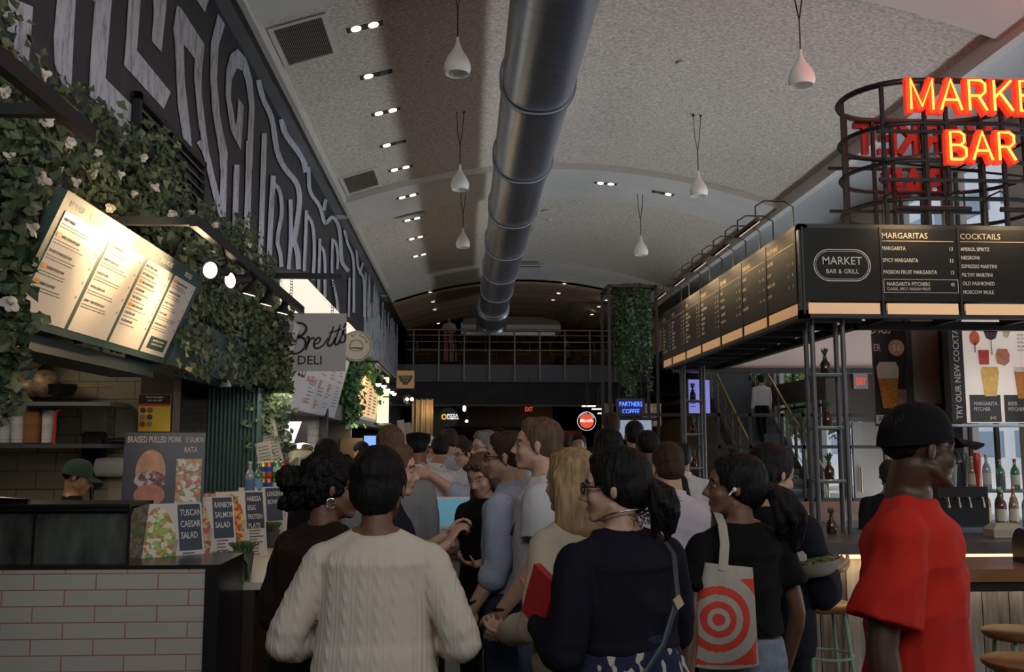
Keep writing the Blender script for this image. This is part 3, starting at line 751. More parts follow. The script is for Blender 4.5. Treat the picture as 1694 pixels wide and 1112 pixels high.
def tree(x, y, h, r, label, seed):
    e = empty('street_tree', (x, y, -.1), label=label, cat='tree', group='trees outside the windows'); rng = random.Random(seed)
    MB().tube([(0, 0, 0), (.1, 0, h * .3), (-.05, .1, h * .6), (.1, 0, h * .85)], [.16, .13, .09, .04], 10).build('trunk', mat('bark', (.09, .07, .05), .9), e, 60)
    pts = []
    for i in range(2600):
        d = Vector((rng.gauss(0, 1), rng.gauss(0, 1), rng.gauss(0, 1))).normalized() * r * rng.uniform(.35, 1); pts.append((d.x, d.y, h * .68 + d.z * .8))
    m = MB(); leaf_cloud(m, pts, .26, rng); m.build('crown', [leafmat('a', (.07, .13, .03)), leafmat('b', (.12, .2, .05)), leafmat('c', (.04, .08, .02))], e)
tree(11.6, 31.5, 5.2, 2.1, 'green street tree seen low through the windows by the stair', 1)
tree(12.8, 37, 6.2, 2.6, 'green street tree seen beyond the top of the stair', 2)
# ---------------------------------------------------------------- mezzanine
YM = 30.0
mz = S(MB().bb((-2.2, YM + .05, 4.05), (XO, 45.8, 4.26)).build('mezzanine_floor', mat('deck', (.10, .08, .07), .7))); mz.name = 'floor_mezzanine'
S(MB().bb((-2.2, YM + .35, 2.99), (5.9, YM + .6, 4.04)).build('trim_7', M_char))
S(MB().bb((-2.2, YM + .35, 2.93), (5.9, YM + .5, 2.985)).build('trim_8', mat('soffit_edge', (.12, .12, .12), .6)))
S(MB().bb((-5, YM + .6, 3.3), (XO, 45.8, 3.4)).build('ceiling_under_mezzanine', M_char))
S(MB().bb((-1.93, YM, 3.69), (5.9, YM + .12, 4.24)).build('trim_9', mat('fascia_steel', (.085, .095, .11), .5, metal=.3)))
rl = empty('mezzanine_railing', (1.9, YM - .06, 4.26), label='steel and brass balustrade along the edge of the upper level', cat='railing')
MB().tube([(-3.8, 0, 1.10), (4.0, 0, 1.10)], .03, 10).build('handrail', M_brass, rl, 60)
rr = MB()
for z in (.93, .45, .1, .72): rr.tube([(-3.8, 0, z), (4.0, 0, z)], .012, 6)
rr.build('rails', M_brass, rl, 60)
bl = MB()
for i in range(66): bl.tube([(-3.8 + i * .12, 0, .1), (-3.8 + i * .12, 0, .93)], .005, 4)
bl.build('balusters', mat('rail_steel', (.12, .13, .14), .4, metal=.6), rl)
for i in range(10):
    MB().bb((-3.6 + i * .81, -.03, -.55), (-3.55 + i * .81, .03, 1.08)).build('post', mat('rail_steel', (.12, .13, .14)), rl)
M_wood = planks('plank_ceiling', [(.08, .052, .034), (.22, .15, .09), (.34, .24, .15)], .11, axis=1, grain=(.6, 6, 1), gap=.1)
S(vault(24.9, 45.8, -.12, M_wood, 'ceiling_wood', n=30))
# right-hand sloping boards of the timber ceiling
S(MB().slab([Vector((2.9, 27.5, 5.93)), Vector((5.1, 25.0, 5.32)), Vector((5.1, 45.8, 5.32)), Vector((1.2, 45.8, 5.93))], (0, 0, 1), .04).build('ceiling_slope', planks('plank_slope', [(.09, .065, .045), (.19, .14, .1), (.26, .2, .15)], .11, axis=0, grain=(6, .6, 1), gap=.08)))
hw = S(MB().bb((-1.9, 34.0, 4.26), (5.0, 34.12, 5.2)).build('mezzanine_wall', planks('warm_boards', [(.12, .055, .02), (.24, .115, .045)], .3, axis=0, grain=(6, 1, 1)))); hw.name = 'wall_mezzanine'
for x in (.0, 2.4, 4.2): aim(lamp('SPOT', 'mezzanine_lamp', (x, 31.2, 5.75), 260, WARM, size=.03, angle=130), (x, 34, 4.5))
# ================================================================ ceiling fixtures
# spiral duct
dk = empty('ventilation_duct', (.70, 12, 5.27), label='long galvanised flat-oval air duct hung under the middle of the vault', cat='duct')
def oval(y, r, n=36, fx=1.0, z=0, x=0): return [Vector((x + math.copysign(abs(math.cos(t)) ** .84, math.cos(t)) * r * fx, y, z + math.copysign(abs(math.sin(t)) ** .84, math.sin(t)) * r * .98)) for t in [2 * math.pi * j / n for j in range(n)]]
rings = [oval(-14 + i * .5, .355) for i in range(0, 53)]
MB().loft(rings).build('duct_run', M_steel, dk, 50)
M_sp = mat('duct_collar', (.20, .22, .26), .35, metal=.9)
y = -8.0
while y < 12:
    MB().loft([oval(y, .362), oval(y, .385), oval(y + .05, .385), oval(y + .05, .362)], closed=True, cap=False).build('joint_ring', M_sp, dk, 50); y += 2.45
el = [oval(12, .355), oval(12.05, .43), oval(13.1, .44, z=-.02), oval(13.3, .42, z=-.08)]
for i in range(7):
    a = i / 6 * R(70); el.append([Matrix.Rotation(-a, 3, 'X') @ (v - Vector((0, 13.3, -.6))) + Vector((0, 13.3, -.6)) for v in oval(13.3, .42, z=0.0)])
MB().loft(el).build('duct_elbow', M_steel, dk, 50)
ac = empty('air_handling_unit', (1.8, 30.9, 5.35), label='big pale boxed air unit with rounded edge behind the upper balustrade', cat='duct')
b = MB(); rg = []
for x in (-1.9, 1.15, 1.3): rg.append([Vector((x, -.6, 0)), Vector((x, 2.2, 0)), Vector((x, 2.2, .62 if x < 1.2 else .5)), Vector((x, .2, .62 if x < 1.2 else .5)), Vector((x, -.5, .25))])
b.loft(rg).build('casing', mat('unit_white', (.75, .75, .73), .5), ac, recalc=True)
MB().bb((-1.9, -.62, -.1), (1.1, 2.2, 0)).build('base_rail', M_steel, ac)
MB().bb((-1.98, .9, .1), (-1.9, 1.5, .5)).build('end_cap', M_steel, ac)
# recessed twin downlights
def ceil_frame(p):
    s = (arc_z(p.x + .05) - arc_z(p.x - .05)) / .1; u = Vector((1, 0, s)).normalized(); v = Vector((0, 1, 0)); n = v.cross(u)   # faces down
    return u, v, n
lit = [(1, 1), (1, 0), (1, 1), (1, 0), (1, 1), (1, 1), (1, 1), (1, 1), (1, 1), (1, 1), (0, 1)]
where = ['nearest, beside the big ceiling grille', 'second of the row from the camera, with one dark bulb', 'third of the row, both bulbs lit', 'fourth of the row, with one dark bulb', 'fifth of the row, just beyond the fourth', 'sixth of the row, level with the small grille', 'in the smooth rib at the left side', 'first one beyond the smooth rib', 'second one beyond the smooth rib', 'right of the duct in the rib, left one of the pair', 'right of the duct in the rib, right one of the pair']
for i, (px_, py_) in enumerate([(603, 43), (622, 122), (638, 184), (650, 237), (662, 278), (674, 324), (682, 362), (688, 393), (694, 422), (1002, 303), (1097, 319)]):
    p = ceil_hit(px_, py_, .10 if i < 5 or i in (7, 8) else 0); u, v, n = ceil_frame(p)
    if i in (5, 6): pass
    e = empty('ceiling_downlight', p + n * .004, label='recessed twin ceiling downlight, ' + where[i], cat='ceiling light', group='twin downlights in the vault')
    hw_, hd_ = .19, .07
    fr = MB()
    for a, b_, c, d in ((-hw_ - .02, -hd_ - .02, hw_ + .02, -hd_), (-hw_ - .02, hd_, hw_ + .02, hd_ + .02), (-hw_ - .02, -hd_, -hw_, hd_), (hw_, -hd_, hw_ + .02, hd_)):
        fr.slab([u * x + v * y for x, y in ((a, b_), (c, b_), (c, d), (a, d))], n, .008)
    fr.build('frame', M_paint, e)
    MB().slab([u * x + v * y for x, y in ((-hw_, -hd_), (hw_, -hd_), (hw_, hd_), (-hw_, hd_))], n, .002).build('recess', M_dark, e)
    for j, sx in enumerate((-1, 1)):
        MB().slab([u * (sx * .09 + math.cos(t) * .052) + v * math.sin(t) * .052 + n * .003 for t in [k * math.pi / 9 for k in range(18)]], n, .008).build('bulb', M_bulb if lit[i][j] else mat('bulb_off', (.1, .1, .1), .3), e)
# ceiling grilles
def grille(px_, py_, w, d, label, dz=.1, nb=26, name='air_grille'):
    p = ceil_hit(px_, py_, dz); u, v, n = ceil_frame(p); e = empty(name, p + n * .004, label=label, cat='vent')
    MB().slab([u * x + v * y for x, y in ((-w, -d), (w, -d), (w, d), (-w, d))], n, .004).build('backing', M_dark, e)
    f = MB()
    for a, b_, c, q in ((-w - .05, -d - .05, w + .05, -d), (-w - .05, d, w + .05, d + .05), (-w - .05, -d, -w, d), (w, -d, w + .05, d)): f.slab([u * x + v * y for x, y in ((a, b_), (c, b_), (c, q), (a, q))], n, .02)
    f.build('frame', M_paint, e); g = MB()
    for i in range(nb):
        x = -w + 2 * w * (i + .5) / nb; g.slab([u * a + v * b_ + n * .004 for a, b_ in ((x - w / nb * .35, -d), (x + w / nb * .35, -d), (x + w / nb * .35, d), (x - w / nb * .35, d))], n, .008)
    g.build('bars', mat('grille_bar', (.2, .18, .15), .5), e)
grille(503, 67, .24, .42, 'large square ceiling grille near the start of the vault')
grille(597, 299, .24, .42, 'smaller looking ceiling grille further down the vault')
grille(874, 440, .3, .1, 'small slot grille in the last smooth rib above the balcony', dz=0)

# pendants
def make_pendant():
    e = empty('pendant_lamp', (0, 0, 0))
    prof = [(.012, .0), (.014, .03), (.022, .07), (.05, .13), (.092, .19), (.118, .25), (.122, .30), (.108, .345), (.104, .345), (.116, .30), (.112, .25), (.085, .19), (.04, .13), (.012, .09)]
    MB().lathe([(r, -z) for r, z in prof], n=32, cap=False).build('lamp_shade', mat('pendant_white', (.78, .77, .74), .45), e, 60)
    MB().ell((0, 0, -.2), (.03, .03, .045)).build('bulb', mat('bulb_off2', (.5, .5, .48), .4), e, 60)
    return e
pend = make_pendant()
for i, (Y, px0, py0, lab) in enumerate([(8.1, 757, 62, 'teardrop pendant lamp left of the duct, nearest the camera'), (8.1, 1324, 82, 'teardrop pendant lamp on the right side, nearest the camera, beside the neon cage'), (12.1, 761, 272, 'second teardrop pendant lamp left of the duct'), (12.1, 1155, 283, 'second teardrop pendant lamp on the right side'), (15.8, 766, 377, 'farthest teardrop pendant lamp left of the duct'), (15.8, 1060, 390, 'farthest teardrop pendant lamp on the right side')]):
    e = pend if i == 0 else copy_tree(pend)
    p = at(px0, py0, Y=Y); e.location = p; tag(e, lab, 'pendant lamp', 'white teardrop pendants under the vault')
    top = arc_z(p.x) + .1 - p.z; c = MB()
    c.tube([(0, 0, -.02), (.0, 0, top * .35)], .006, 6); c.tube([(0, 0, top * .35), (-.035, 0, top * .6), (-.05, 0, top)], .004, 5); c.tube([(0, 0, top * .35), (.03, 0, top * .6), (.05, 0, top)], .004, 5)
    c.box((-.05, 0, top), (.03, .03, .02)); c.box((.05, 0, top), (.03, .03, .02))
    c.build('cable', M_black, e)
# smoke detectors and speakers
for i, (px_, py_, lab) in enumerate([(907, 349, 'flat round ceiling disc just right of the duct'), (908, 363, 'tiny round ceiling disc beneath the first one'), (1130, 103, 'small patch plate on the right side of the near vault')]):
    p = ceil_hit(px_, py_, .1); u, v, n = ceil_frame(p); o = MB().slab([u * math.cos(t) * (.13, .06, .07)[i] + v * math.sin(t) * (.13, .06, .07)[i] for t in [k * math.pi / 10 for k in range(20)]], n, .03).build('smoke_detector', M_paint); o.location = p; tag(o, lab, 'smoke detector')
p = ceil_hit(898, 379, .1); u, v, n = ceil_frame(p); o = MB().slab([u * a + v * b_ for a, b_ in ((-.22, -.16), (.22, -.16), (.22, .16), (-.22, .16))], n, .02).build('access_panel', M_paint); o.location = p; tag(o, 'flat square access panel in the ceiling right of the duct', 'ceiling panel')
for (px_, py_, Y, lab) in ((957, 465, 27.0, 'black box loudspeaker under the timber ceiling right of the duct'), (755, 465, 27.0, 'black box loudspeaker under the timber ceiling left of the duct')):
    p = at(px_, py_, Y=Y); e = empty('loudspeaker', p, label=lab, cat='loudspeaker')
    MB().box((0, 0, -.06), (.24, .2, .18), taper=.8).build('cabinet', M_black, e); MB().tube([(0, 0, .03), (0, 0, arc_z(p.x) - .1 - p.z)], .015, 6).build('bracket', M_black, e)
# points of light in the timber ceiling
for i, (px_, py_) in enumerate([(712, 482), (716, 498), (719, 511), (725, 534), (933, 468), (924, 484), (915, 495), (991, 506), (979, 519), (969, 529), (1004, 495)]):
    d = at(px_, py_, Y=1) - Vector((0, 0, 1.65)); t = 24.95
    while t < 45 and (Vector((0, 0, 1.65)) + d * t).z < arc_z((d * t).x) - .12 - (.2 if px_ > 970 else 0): t += .05
    p = Vector((0, 0, 1.65)) + d * min(t, 44) - Vector((0, 0, .03))
    e = empty('spot_downlight', p, label='tiny bright spot in the timber ceiling over the upper level', cat='ceiling light', group='tiny spots in the timber ceiling')
    MB().lathe([(.07, .02), (.07, 0), (.05, 0), (.05, .02)], n=16, cap=False).build('frame', M_white, e)
    MB().lathe([(.05, .012), (.05, .004)], n=16).build('bulb', mat('spot_glow', (1, .85, .65), .5, emit=(1, .84, .6), es=6), e)
# ================================================================ casa toscana stall (left)
M_green = mat('stall_green', (.045, .085, .078), .5, noise_s=2, noise_a=.08)
M_kt = brick('kitchen_tile', (.32, .28, .19), (.29, .25, .165), (.10, .085, .06), .30, .145, .004, rough=.3)
M_wt = brick('white_tile', (.52, .52, .50), (.47, .47, .46), (.26, .26, .25), .2, .1, .004, rough=.2)
S(MB().bb((-5, 7.8, 0), (-2.62, 7.9, 2.6)).build('wall_kitchen_tiles', M_kt))
S(MB().bb((-2.62, 7.7, 0), (-2.36, 7.9, 2.6)).build('trim_11', mat('kitchen_pier', (.05, .03, .022), .6)))
bd = empty('menu_board', (-2.0, 4.13, 2.19), label='tilted dark green menu board with four white menu sheets above the salad counter', cat='menu board')
bu = Vector((0, 1, 0)); bv = Vector((.24, 0, .585)).normalized(); bn = bu.cross(bv)
if bn.x < 0: pass
FB = (Vector((0, 0, 0)), bu, bv)          # u x v faces +X and down
BL, BH = 2.17, .632
MB().slab([Vector((0, 0, 0)), bu * BL, bu * BL + bv * BH, bv * BH], -bn, .05).build('backboard', M_green, bd, recalc=True)
sheet = mat('menu_sheet', (.74, .70, .62), .35)
ink = mat('menu_ink', (.10, .10, .11), .6); orange = mat('menu_orange', (.8, .32, .03), .5); whit = mat('lettering_white', (.75, .73, .68), .5)
x = .06; rn = random.Random(11)
heads = ['NO CARB', 'BOWLS & SALADS', 'CRAFT SANDWICHES', 'SPECIALS']
items = [['HERB CHICKEN', 'HERB CAVIAR AVOCADO', 'PROSCIUTTO BALSAMIC PLATE', 'BRAISED PULLED PORK', 'HARISSA EGG PLATE'], ['TUSCAN GREEN BOWL', 'RAINBOW SALMON SALAD', 'LONGEVITY BOWL', 'TUSCAN CAESAR SALAD', 'GRAINS + TOMATOES SIDE SALAD'],
         ['RUSTIC TURKEY PANINI', 'SPICY GREEN AVOCADO', 'WILD SALMON BURRATA', 'EGG BACON HAM', 'TURKEY MELT BLAT', 'BRAISED PULLED PORK', 'THE MEATBALL MELT', 'THE ARTICHOKE MELT'], ['WILD SALMON AVO TOAST', 'SMOKED AVOCADO TOAST', 'CLAMPED + THE SALAD', 'SOUP OF SUMMER', 'SEASON ITALIAN GAZPACHO']]
ws = [.50, .50, .46, .44]
hd = MB(); pr = MB(); og = MB()
for i in range(4):
    w_ = ws[i]; s_ = MB().rect(FB, x, .04, x + w_, BH - .085, lift=.003, t=.004); so = s_.build('menu_sheet', sheet, bd, recalc=True)
    hd.text(heads[i], FB, x + w_ * (.02 if i == 0 else .5), BH - .06, .042, 'LEFT' if i == 0 else 'CENTER', bold=.5, sx=.85)
    tx = MB(); oo = MB(); n = len(items[i]); yy = BH - .125; st = (BH - .19) / n * (.86 if i < 3 else .8)
    for k, it in enumerate(items[i]):
        isn = (i, k) in ((0, 1), (0, 3), (0, 4), (2, 2), (2, 5), (3, 0))
        ox = .015
        if isn: oo.rect(FB, x + .012, yy - .004, x + .062, yy + .019, lift=.0045, t=.001); ox = .068
        tx.text(it, FB, x + ox, yy, .019, bold=.6, sx=.9, lift=.004)
        tx.text('%d' % rn.choice([15, 16, 17, 18, 19, 21]), FB, x + w_ - .045, yy - .006, .02, bold=.4, lift=.004)
        for q in range(2 if n < 8 else 1):
            L = w_ * rn.uniform(.5, .72); a = x + .014
            while a < x + L: g = rn.uniform(.015, .045); tx.rect(FB, a, yy - .019 - q * .014, a + g, yy - .0145 - q * .014, lift=.0042, t=.0008); a += g + .006
        yy -= st
    tx.build('menu_text', ink, so)
    if oo.v: oo.build('new_tag', orange, so)
    if i == 3:
        MB().rect(FB, x + .06, .07, x + w_ - .06, .15, lift=.0045, t=.001).build('note_box', M_green, so)
        q = MB(); q.text("DON'T MISS OUR ROSÉ WINE", FB, x + w_ / 2, .122, .016, 'CENTER', lift=.005); q.text('ALL DAY ON THE COUNTER', FB, x + w_ / 2, .098, .016, 'CENTER', lift=.005); q.build('note_text', whit, so)
    x += w_ + .045
hd.text('PROTEIN PLATES', FB, .30, BH - .06, .034, 'LEFT', bold=.5, sx=.7)
hd.build('lettering', whit, bd)
# fascia below and beyond the board
fa = S(MB().bb((-2.34, 1.0, 2.10), (-2.06, 6.28, 2.18)).build('stall_fascia', mat('fascia_dark', (.02, .035, .032), .6))); fa.name = 'trim_12'
fa = empty('stall_sign', (-1.98, 6.33, 2.19), label='dark green fascia with the words CASA TOSCANA behind the ivy', cat='sign')
MB().slab([Vector((0, 0, -.0)), Vector((0, 2.55, .0)), Vector((.08, 2.55, .34)), Vector((.08, 0, .34))], (-1, 0, 0), .3).build('fascia_panel', M_green, fa, recalc=True)
MB().text('CASA TOSCANA', (Vector((0, 0, 0)), bu, Vector((.08, 0, .34)).normalized()), .62, .07, .21, sx=1.12, bold=.1, ext=.01).build('lettering', mat('casa_letters', (.16, .26, .25), .5), fa)
# fluted green end wall
fl = MB(); pts = []
for i in range(92):
    xx = -2.36 + i * .0052; pts.append(Vector((xx, 8.72 - abs(math.sin(i * math.pi / 7)) * .025, 0)))
fl.loft([[p for p in pts] + [Vector((-1.885, 8.95, 0)), Vector((-2.36, 8.95, 0))], [p + Vector((0, 0, 2.18)) for p in pts] + [Vector((-1.885, 8.95, 2.18)), Vector((-2.36, 8.95, 2.18))]])
S(fl.build('fluted_wall', M_green, None, 40, recalc=True)).name = 'wall_fluted'
o = MB().lathe([(.05, 0), (.05, .06), (.045, .09), (.03, .1)], n=20).build('smoke_detector', M_white); o.location = at(372, 640, Y=7.9); tag(o, 'white round detector under the green fascia', 'detector')
# ivy
LM = [leafmat('ivy_mid', (.075, .11, .042)), leafmat('ivy_dark', (.035, .062, .035)), leafmat('ivy_light', (.16, .18, .09))]
def ivy(name, label, pts, size, rng, stems=None, flat=(1, -.3, .3), group=None):
    m = MB(); leaf_cloud(m, pts, size, rng, flat)
    e = empty(name, (0, 0, 0), label=label, cat='climbing plant', group=group); m.build('leaves', LM, e)
    if stems:
        s_ = MB()
        for st in stems: s_.tube(st, .004, 4)
        s_.build('stems', mat('stem', (.09, .07, .035), .8), e)
    return e
rng = random.Random(21)
pts = []; stems = []
def top_z(y): return 3.62 + .12 * math.sin(y * 2.3) + .08 * math.sin(y * 5.1 + 1)
for i in range(9500):
    y = rng.uniform(2.2, 9.9); z = 2.15 + (top_z(y) - 2.15) * rng.random() ** .8
    if z > top_z(y) - .12 and rng.random() < .4: continue
    if 3.85 < y < 6.6 and z < 2.95:
        if rng.random() < .5: continue
        pts.append((-2.17 + rng.random() * .07, y, z)); continue
    pts.append((-2.17 + rng.random() * .20 + (.14 if z < 3.1 else 0) * rng.random(), y, z))
for i in range(900):         # drapes in front of the fascia beyond the board
    y = rng.uniform(6.25, 8.9); z = 2.9 - rng.random() ** 1.3 * (.75 if math.sin(y * 5) > -.2 else .35); pts.append((-1.93 + rng.random() * .1, y, z))
iv = ivy('ivy_wall', 'dense ivy wall with white roses around the green menu board', pts, .062, rng)
def rose(r, rng):
    m = MB()
    for k in range(9):
        a = k * 2.4; rr = r * (.25 + .075 * k); t = .5 + .06 * k
        c = Vector((math.cos(a) * rr * .55, math.sin(a) * rr * .55, -.012 - rr * .12))
        M = Matrix.Rotation(a, 3, 'Z') @ Matrix.Rotation(R(60 - k * 5), 3, 'Y')
        m.ell(c, (r * .42, r * .38, r * .07), M=M, n=8, h=5)
    m.ell((0, 0, .0), (r * .3, r * .3, r * .35), n=8, h=6)
    return m
M_rose = mat('rose_white', (.72, .66, .56), .7)
ros = rose(.05, rng).build('flower', M_rose, iv, 60)
spots = [(70, 290, .06), (80, 122, .05), (58, 375, .055), (18, 498, .055), (150, 285, .045), (203, 288, .045), (185, 342, .04), (260, 307, .045), (285, 352, .042), (306, 412, .042), (268, 395, .042), (130, 195, .04), (112, 235, .045), (3, 150, .045), (355, 370, .04), (350, 417, .038), (380, 505, .038), (395, 540, .038), (395, 562, .035), (372, 556, .04), (245, 365, .04), (315, 350, .04), (235, 260, .04), (75, 195, .05), (20, 255, .05), (130, 300, .04), (415, 405, .035), (440, 560, .035), (442, 600, .035), (160, 250, .035), (45, 225, .04), (410, 470, .035), (225, 320, .035)]
for i, (a, b_, r) in enumerate(spots):
    o = ros if i == 0 else ros.copy()
    if i: COL.objects.link(o)
    p = at(a, b_, X=-1.93 if 255 < a or b_ < 300 else -1.86); o.location = p; o.scale = (r / .05,) * 3; o.rotation_euler = (R(rng.uniform(20, 60)), R(rng.uniform(30, 80)), rng.uniform(0, 6))
# hanging curtain of ivy at the end of the stall and at the left edge
pts = []
for s_ in range(16):
    x0 = rng.uniform(-2.0, -1.72); y0 = rng.uniform(8.75, 9.3); zl = rng.uniform(.95, 1.9) if s_ < 10 else rng.uniform(1.6, 2.2); st = []; z = 2.95 - rng.random() * .3
    while z > zl:
        st.append((x0 + .03 * math.sin(z * 4 + s_), y0 + .03 * math.cos(z * 5), z)); 
        for k in range(7): pts.append((st[-1][0] + rng.gauss(0, .045), st[-1][1] + rng.gauss(0, .045), z + rng.gauss(0, .02)))
        z -= .05
for i in range(1900): pts.append((-1.86 + rng.gauss(0, .07), rng.uniform(8.2, 9.2), 2.2 + rng.random() * .75))
ivy('ivy_curtain', 'long ivy strands hanging beside the fluted green wall down to the counter', pts, .06, rng, flat=(.2, -1, .2))
pts = []
for s_ in range(7):
    x0 = -1.97 + rng.gauss(0, .02); y0 = rng.uniform(3.95, 4.12); zl = rng.uniform(1.72, 2.1); z = 3.0
    while z > zl:
        for k in range(7): pts.append((x0 + rng.gauss(0, .05), y0 + rng.gauss(0, .06), z))
        z -= .05
ivy('ivy_strand', 'ivy strands hanging at the far left edge below the menu board', pts, .065, rng, flat=(.3, -1, .2))
# track lights on black rails in front of the board
def rail(y0, y1, label, nb):
    e = empty('track_light', (-1.4, (y0 + y1) / 2, 2.80), label=label, cat='track light', group=None); L = (y1 - y0) / 2
    MB().bb((-.02, -L, -.03), (.02, L, .03)).build('rail', M_black, e)
    for s_ in ((-L + .03,) if nb else (L - .25,)):
        MB().bb((-.78, s_ - .02, -.02), (0, s_ + .02, .02)).build('bracket_arm', M_black, e)
    return e
rail(2.0, 3.45, 'black lamp rail end jutting from the ivy at top left', 0)
tr = rail(4.78, 8.0, 'black rail with five round spot lamps lighting the green menu board', 1)
for i, (px_, py_) in enumerate([(347, 447), (380, 464), (412, 488), (440, 505), (467, 519)]):
    p = at(px_, py_, X=-1.46); q = p - tr.location
    tgt = Vector((-1.88, p.y - (1.1 if i == 0 else .6 if i == 1 else .1), 2.5)) if i < 2 else Vector((-1.72, p.y, 1.6))
    d = (tgt - p).normalized(); T_ = d.to_track_quat('Z', 'Y').to_matrix()
    hd_ = MB().lathe([(.026, -.16), (.03, -.155), (.03, -.06), (.052, -.03), (.055, 0), (.05, 0), (.046, -.02)], c=q, M=T_, n=20, cap=False).build('lamp_head', M_black, tr, 50)
    MB().lathe([(.046, -.008), (.046, -.004)], c=q, M=T_, n=20).build('bulb', M_bulb, hd_)
    MB().tube([q - d * .11, q - d * .11 + Vector((.03, 0, .05)), (0, q.y, .0)], .009, 6).build('yoke', M_black, tr, 50)
    if i < 3: l = lamp('SPOT', 'track_spot', p + d * .01, (60, 40, 20)[i], WARM, angle=95, blend=.9, size=.04); aim(l, tgt)
l = lamp('SPOT', 'track_spot', (-1.42, 4.35, 2.72), 42, WARM, angle=80, blend=.9, size=.04); aim(l, (-1.86, 4.9, 2.62))
l = lamp('SPOT', 'track_spot', (-1.44, 5.72, 2.5), 34, WARM, angle=80, blend=.9, size=.04); aim(l, (-1.92, 5.72, 2.4))
# ================================================================ left counter
M_tile = brick('glazed_tile', (.56, .54, .51), (.53, .51, .485), (.42, .19, .16), .302, .0785, .0032, rough=.3)
M_ctop = mat('counter_white', (.55, .52, .46), .35, noise_s=4, noise_a=.05)
M_brownp = mat('brown_panel', (.03, .018, .012), .6, noise_s=3, noise_a=.3)
c = empty('tiled_counter', (-1.22, 4.85, 0), label='white tiled counter block with pink grout and black trim in the left foreground', cat='counter')
MB().bb((-3.6, 0, 0), (-.07, .5, 1.045)).build('tiled_body', M_tile, c)
t = MB(); t.bb((-3.6, -.012, 1.045), (0, .5, 1.062)); t.build('top_trim', mat('dark_trim', (.02, .02, .022), .25), c)
MB().bb((-.07, -.012, 0), (0, .5, 1.045)).build('end_trim', mat('dark_trim', (.02, .02, .022), .25), c)
c = empty('salad_counter', (-1.3, 7.4, 0), label='long counter with white top and dark front running beside the queue', cat='counter')
MB().bb((-.72, -2.03, .86), (.2, 2.0, .9)).build('worktop', M_ctop, c)
MB().bb((-.68, -2.03, 0), (.14, 2.0, .86)).build('front_panel', M_brownp, c)
lamp('AREA', 'kitchen_fill', (-3.4, 6.4, 2.55), 14, (1, .85, .62), size=.8)  # added fill to lift the dark kitchen, no fixture modelled
k = empty('display_counter', (-2.3, 7.0, 0), label='dark refrigerated display ledge behind the salad signs', cat='counter')
MB().bb((-.25, -1.6, 0), (.26, 1.55, 1.22)).build('body', M_brownp, k); MB().bb((-.27, -1.62, 1.22), (.34, 1.55, 1.25)).build('glass_top', M_steel, k)
# salad cards
pal = {'a': [(.35, .5, .12), (.75, .7, .55), (.55, .2, .08), (.2, .35, .08)], 'b': [(.6, .12, .16), (.55, .6, .2), (.75, .45, .3), (.3, .12, .1)], 'c': [(.75, .45, .08), (.5, .1, .06), (.35, .15, .05), (.8, .6, .2)], 'd': [(.8, .55, .08), (.6, .3, .06), (.8, .7, .4), (.3, .25, .08)], 'e': [(.6, .2, .16), (.7, .35, .25), (.4, .3, .1), (.8, .5, .2)]}
def food_mat(n, cols):
    if 'food_' + n in bpy.data.materials: return bpy.data.materials['food_' + n]
    m = bpy.data.materials.new('food_' + n); m.use_nodes = True; nt = m.node_tree; b = nt.nodes['Principled BSDF']
    tc = nt.nodes.new('ShaderNodeTexCoord'); v = nt.nodes.new('ShaderNodeTexVoronoi'); v.inputs['Scale'].default_value = 42
    ns = nt.nodes.new('ShaderNodeTexNoise'); ns.inputs['Scale'].default_value = 20; mx = nt.nodes.new('ShaderNodeVectorMath'); mx.operation = 'MULTIPLY_ADD'
    nt.links.new(tc.outputs['Object'], ns.inputs['Vector']); nt.links.new(ns.outputs['Color'], mx.inputs[0]); mx.inputs[1].default_value = (.05, .05, .05); nt.links.new(tc.outputs['Object'], mx.inputs[2])
    nt.links.new(mx.outputs[0], v.inputs['Vector']); sp = nt.nodes.new('ShaderNodeSeparateColor'); nt.links.new(v.outputs['Color'], sp.inputs[0])
    r = nt.nodes.new('ShaderNodeValToRGB'); r.color_ramp.interpolation = 'CONSTANT'; nt.links.new(sp.outputs[0], r.inputs[0])
    while len(r.color_ramp.elements) < len(cols): r.color_ramp.elements.new(.5)
    for i, c_ in enumerate(cols): r.color_ramp.elements[i].position = i / len(cols); r.color_ramp.elements[i].color = (*c_, 1)
    nt.links.new(r.outputs[0], b.inputs['Base Color']); b.inputs['Roughness'].default_value = .4; return m
M_navy = mat('card_navy', (.035, .055, .085), .4); M_card = mat('card_paper', (.62, .60, .56), .4)
cards = [('a', ['TUSCAN', 'CAESAR', 'SALAD'], 'TUSCAN CAESAR SALAD sign card, nearest on the counter'), ('b', ['RAINBOW', 'SALMON', 'SALAD'], 'RAINBOW SALMON SALAD sign card, second on the counter'), ('c', ['HARISSA', 'EGG', 'PROTEIN', 'PLATE'], 'HARISSA EGG PROTEIN PLATE sign card behind a grey pot'),
         ('d', ['LONGEVITY', 'BOWL'], 'LONGEVITY BOWL sign card with golden food picture'), ('e', ['WILD', 'SALMON', 'BURRATA'], 'farthest sign card on the counter with pink slices picture')]
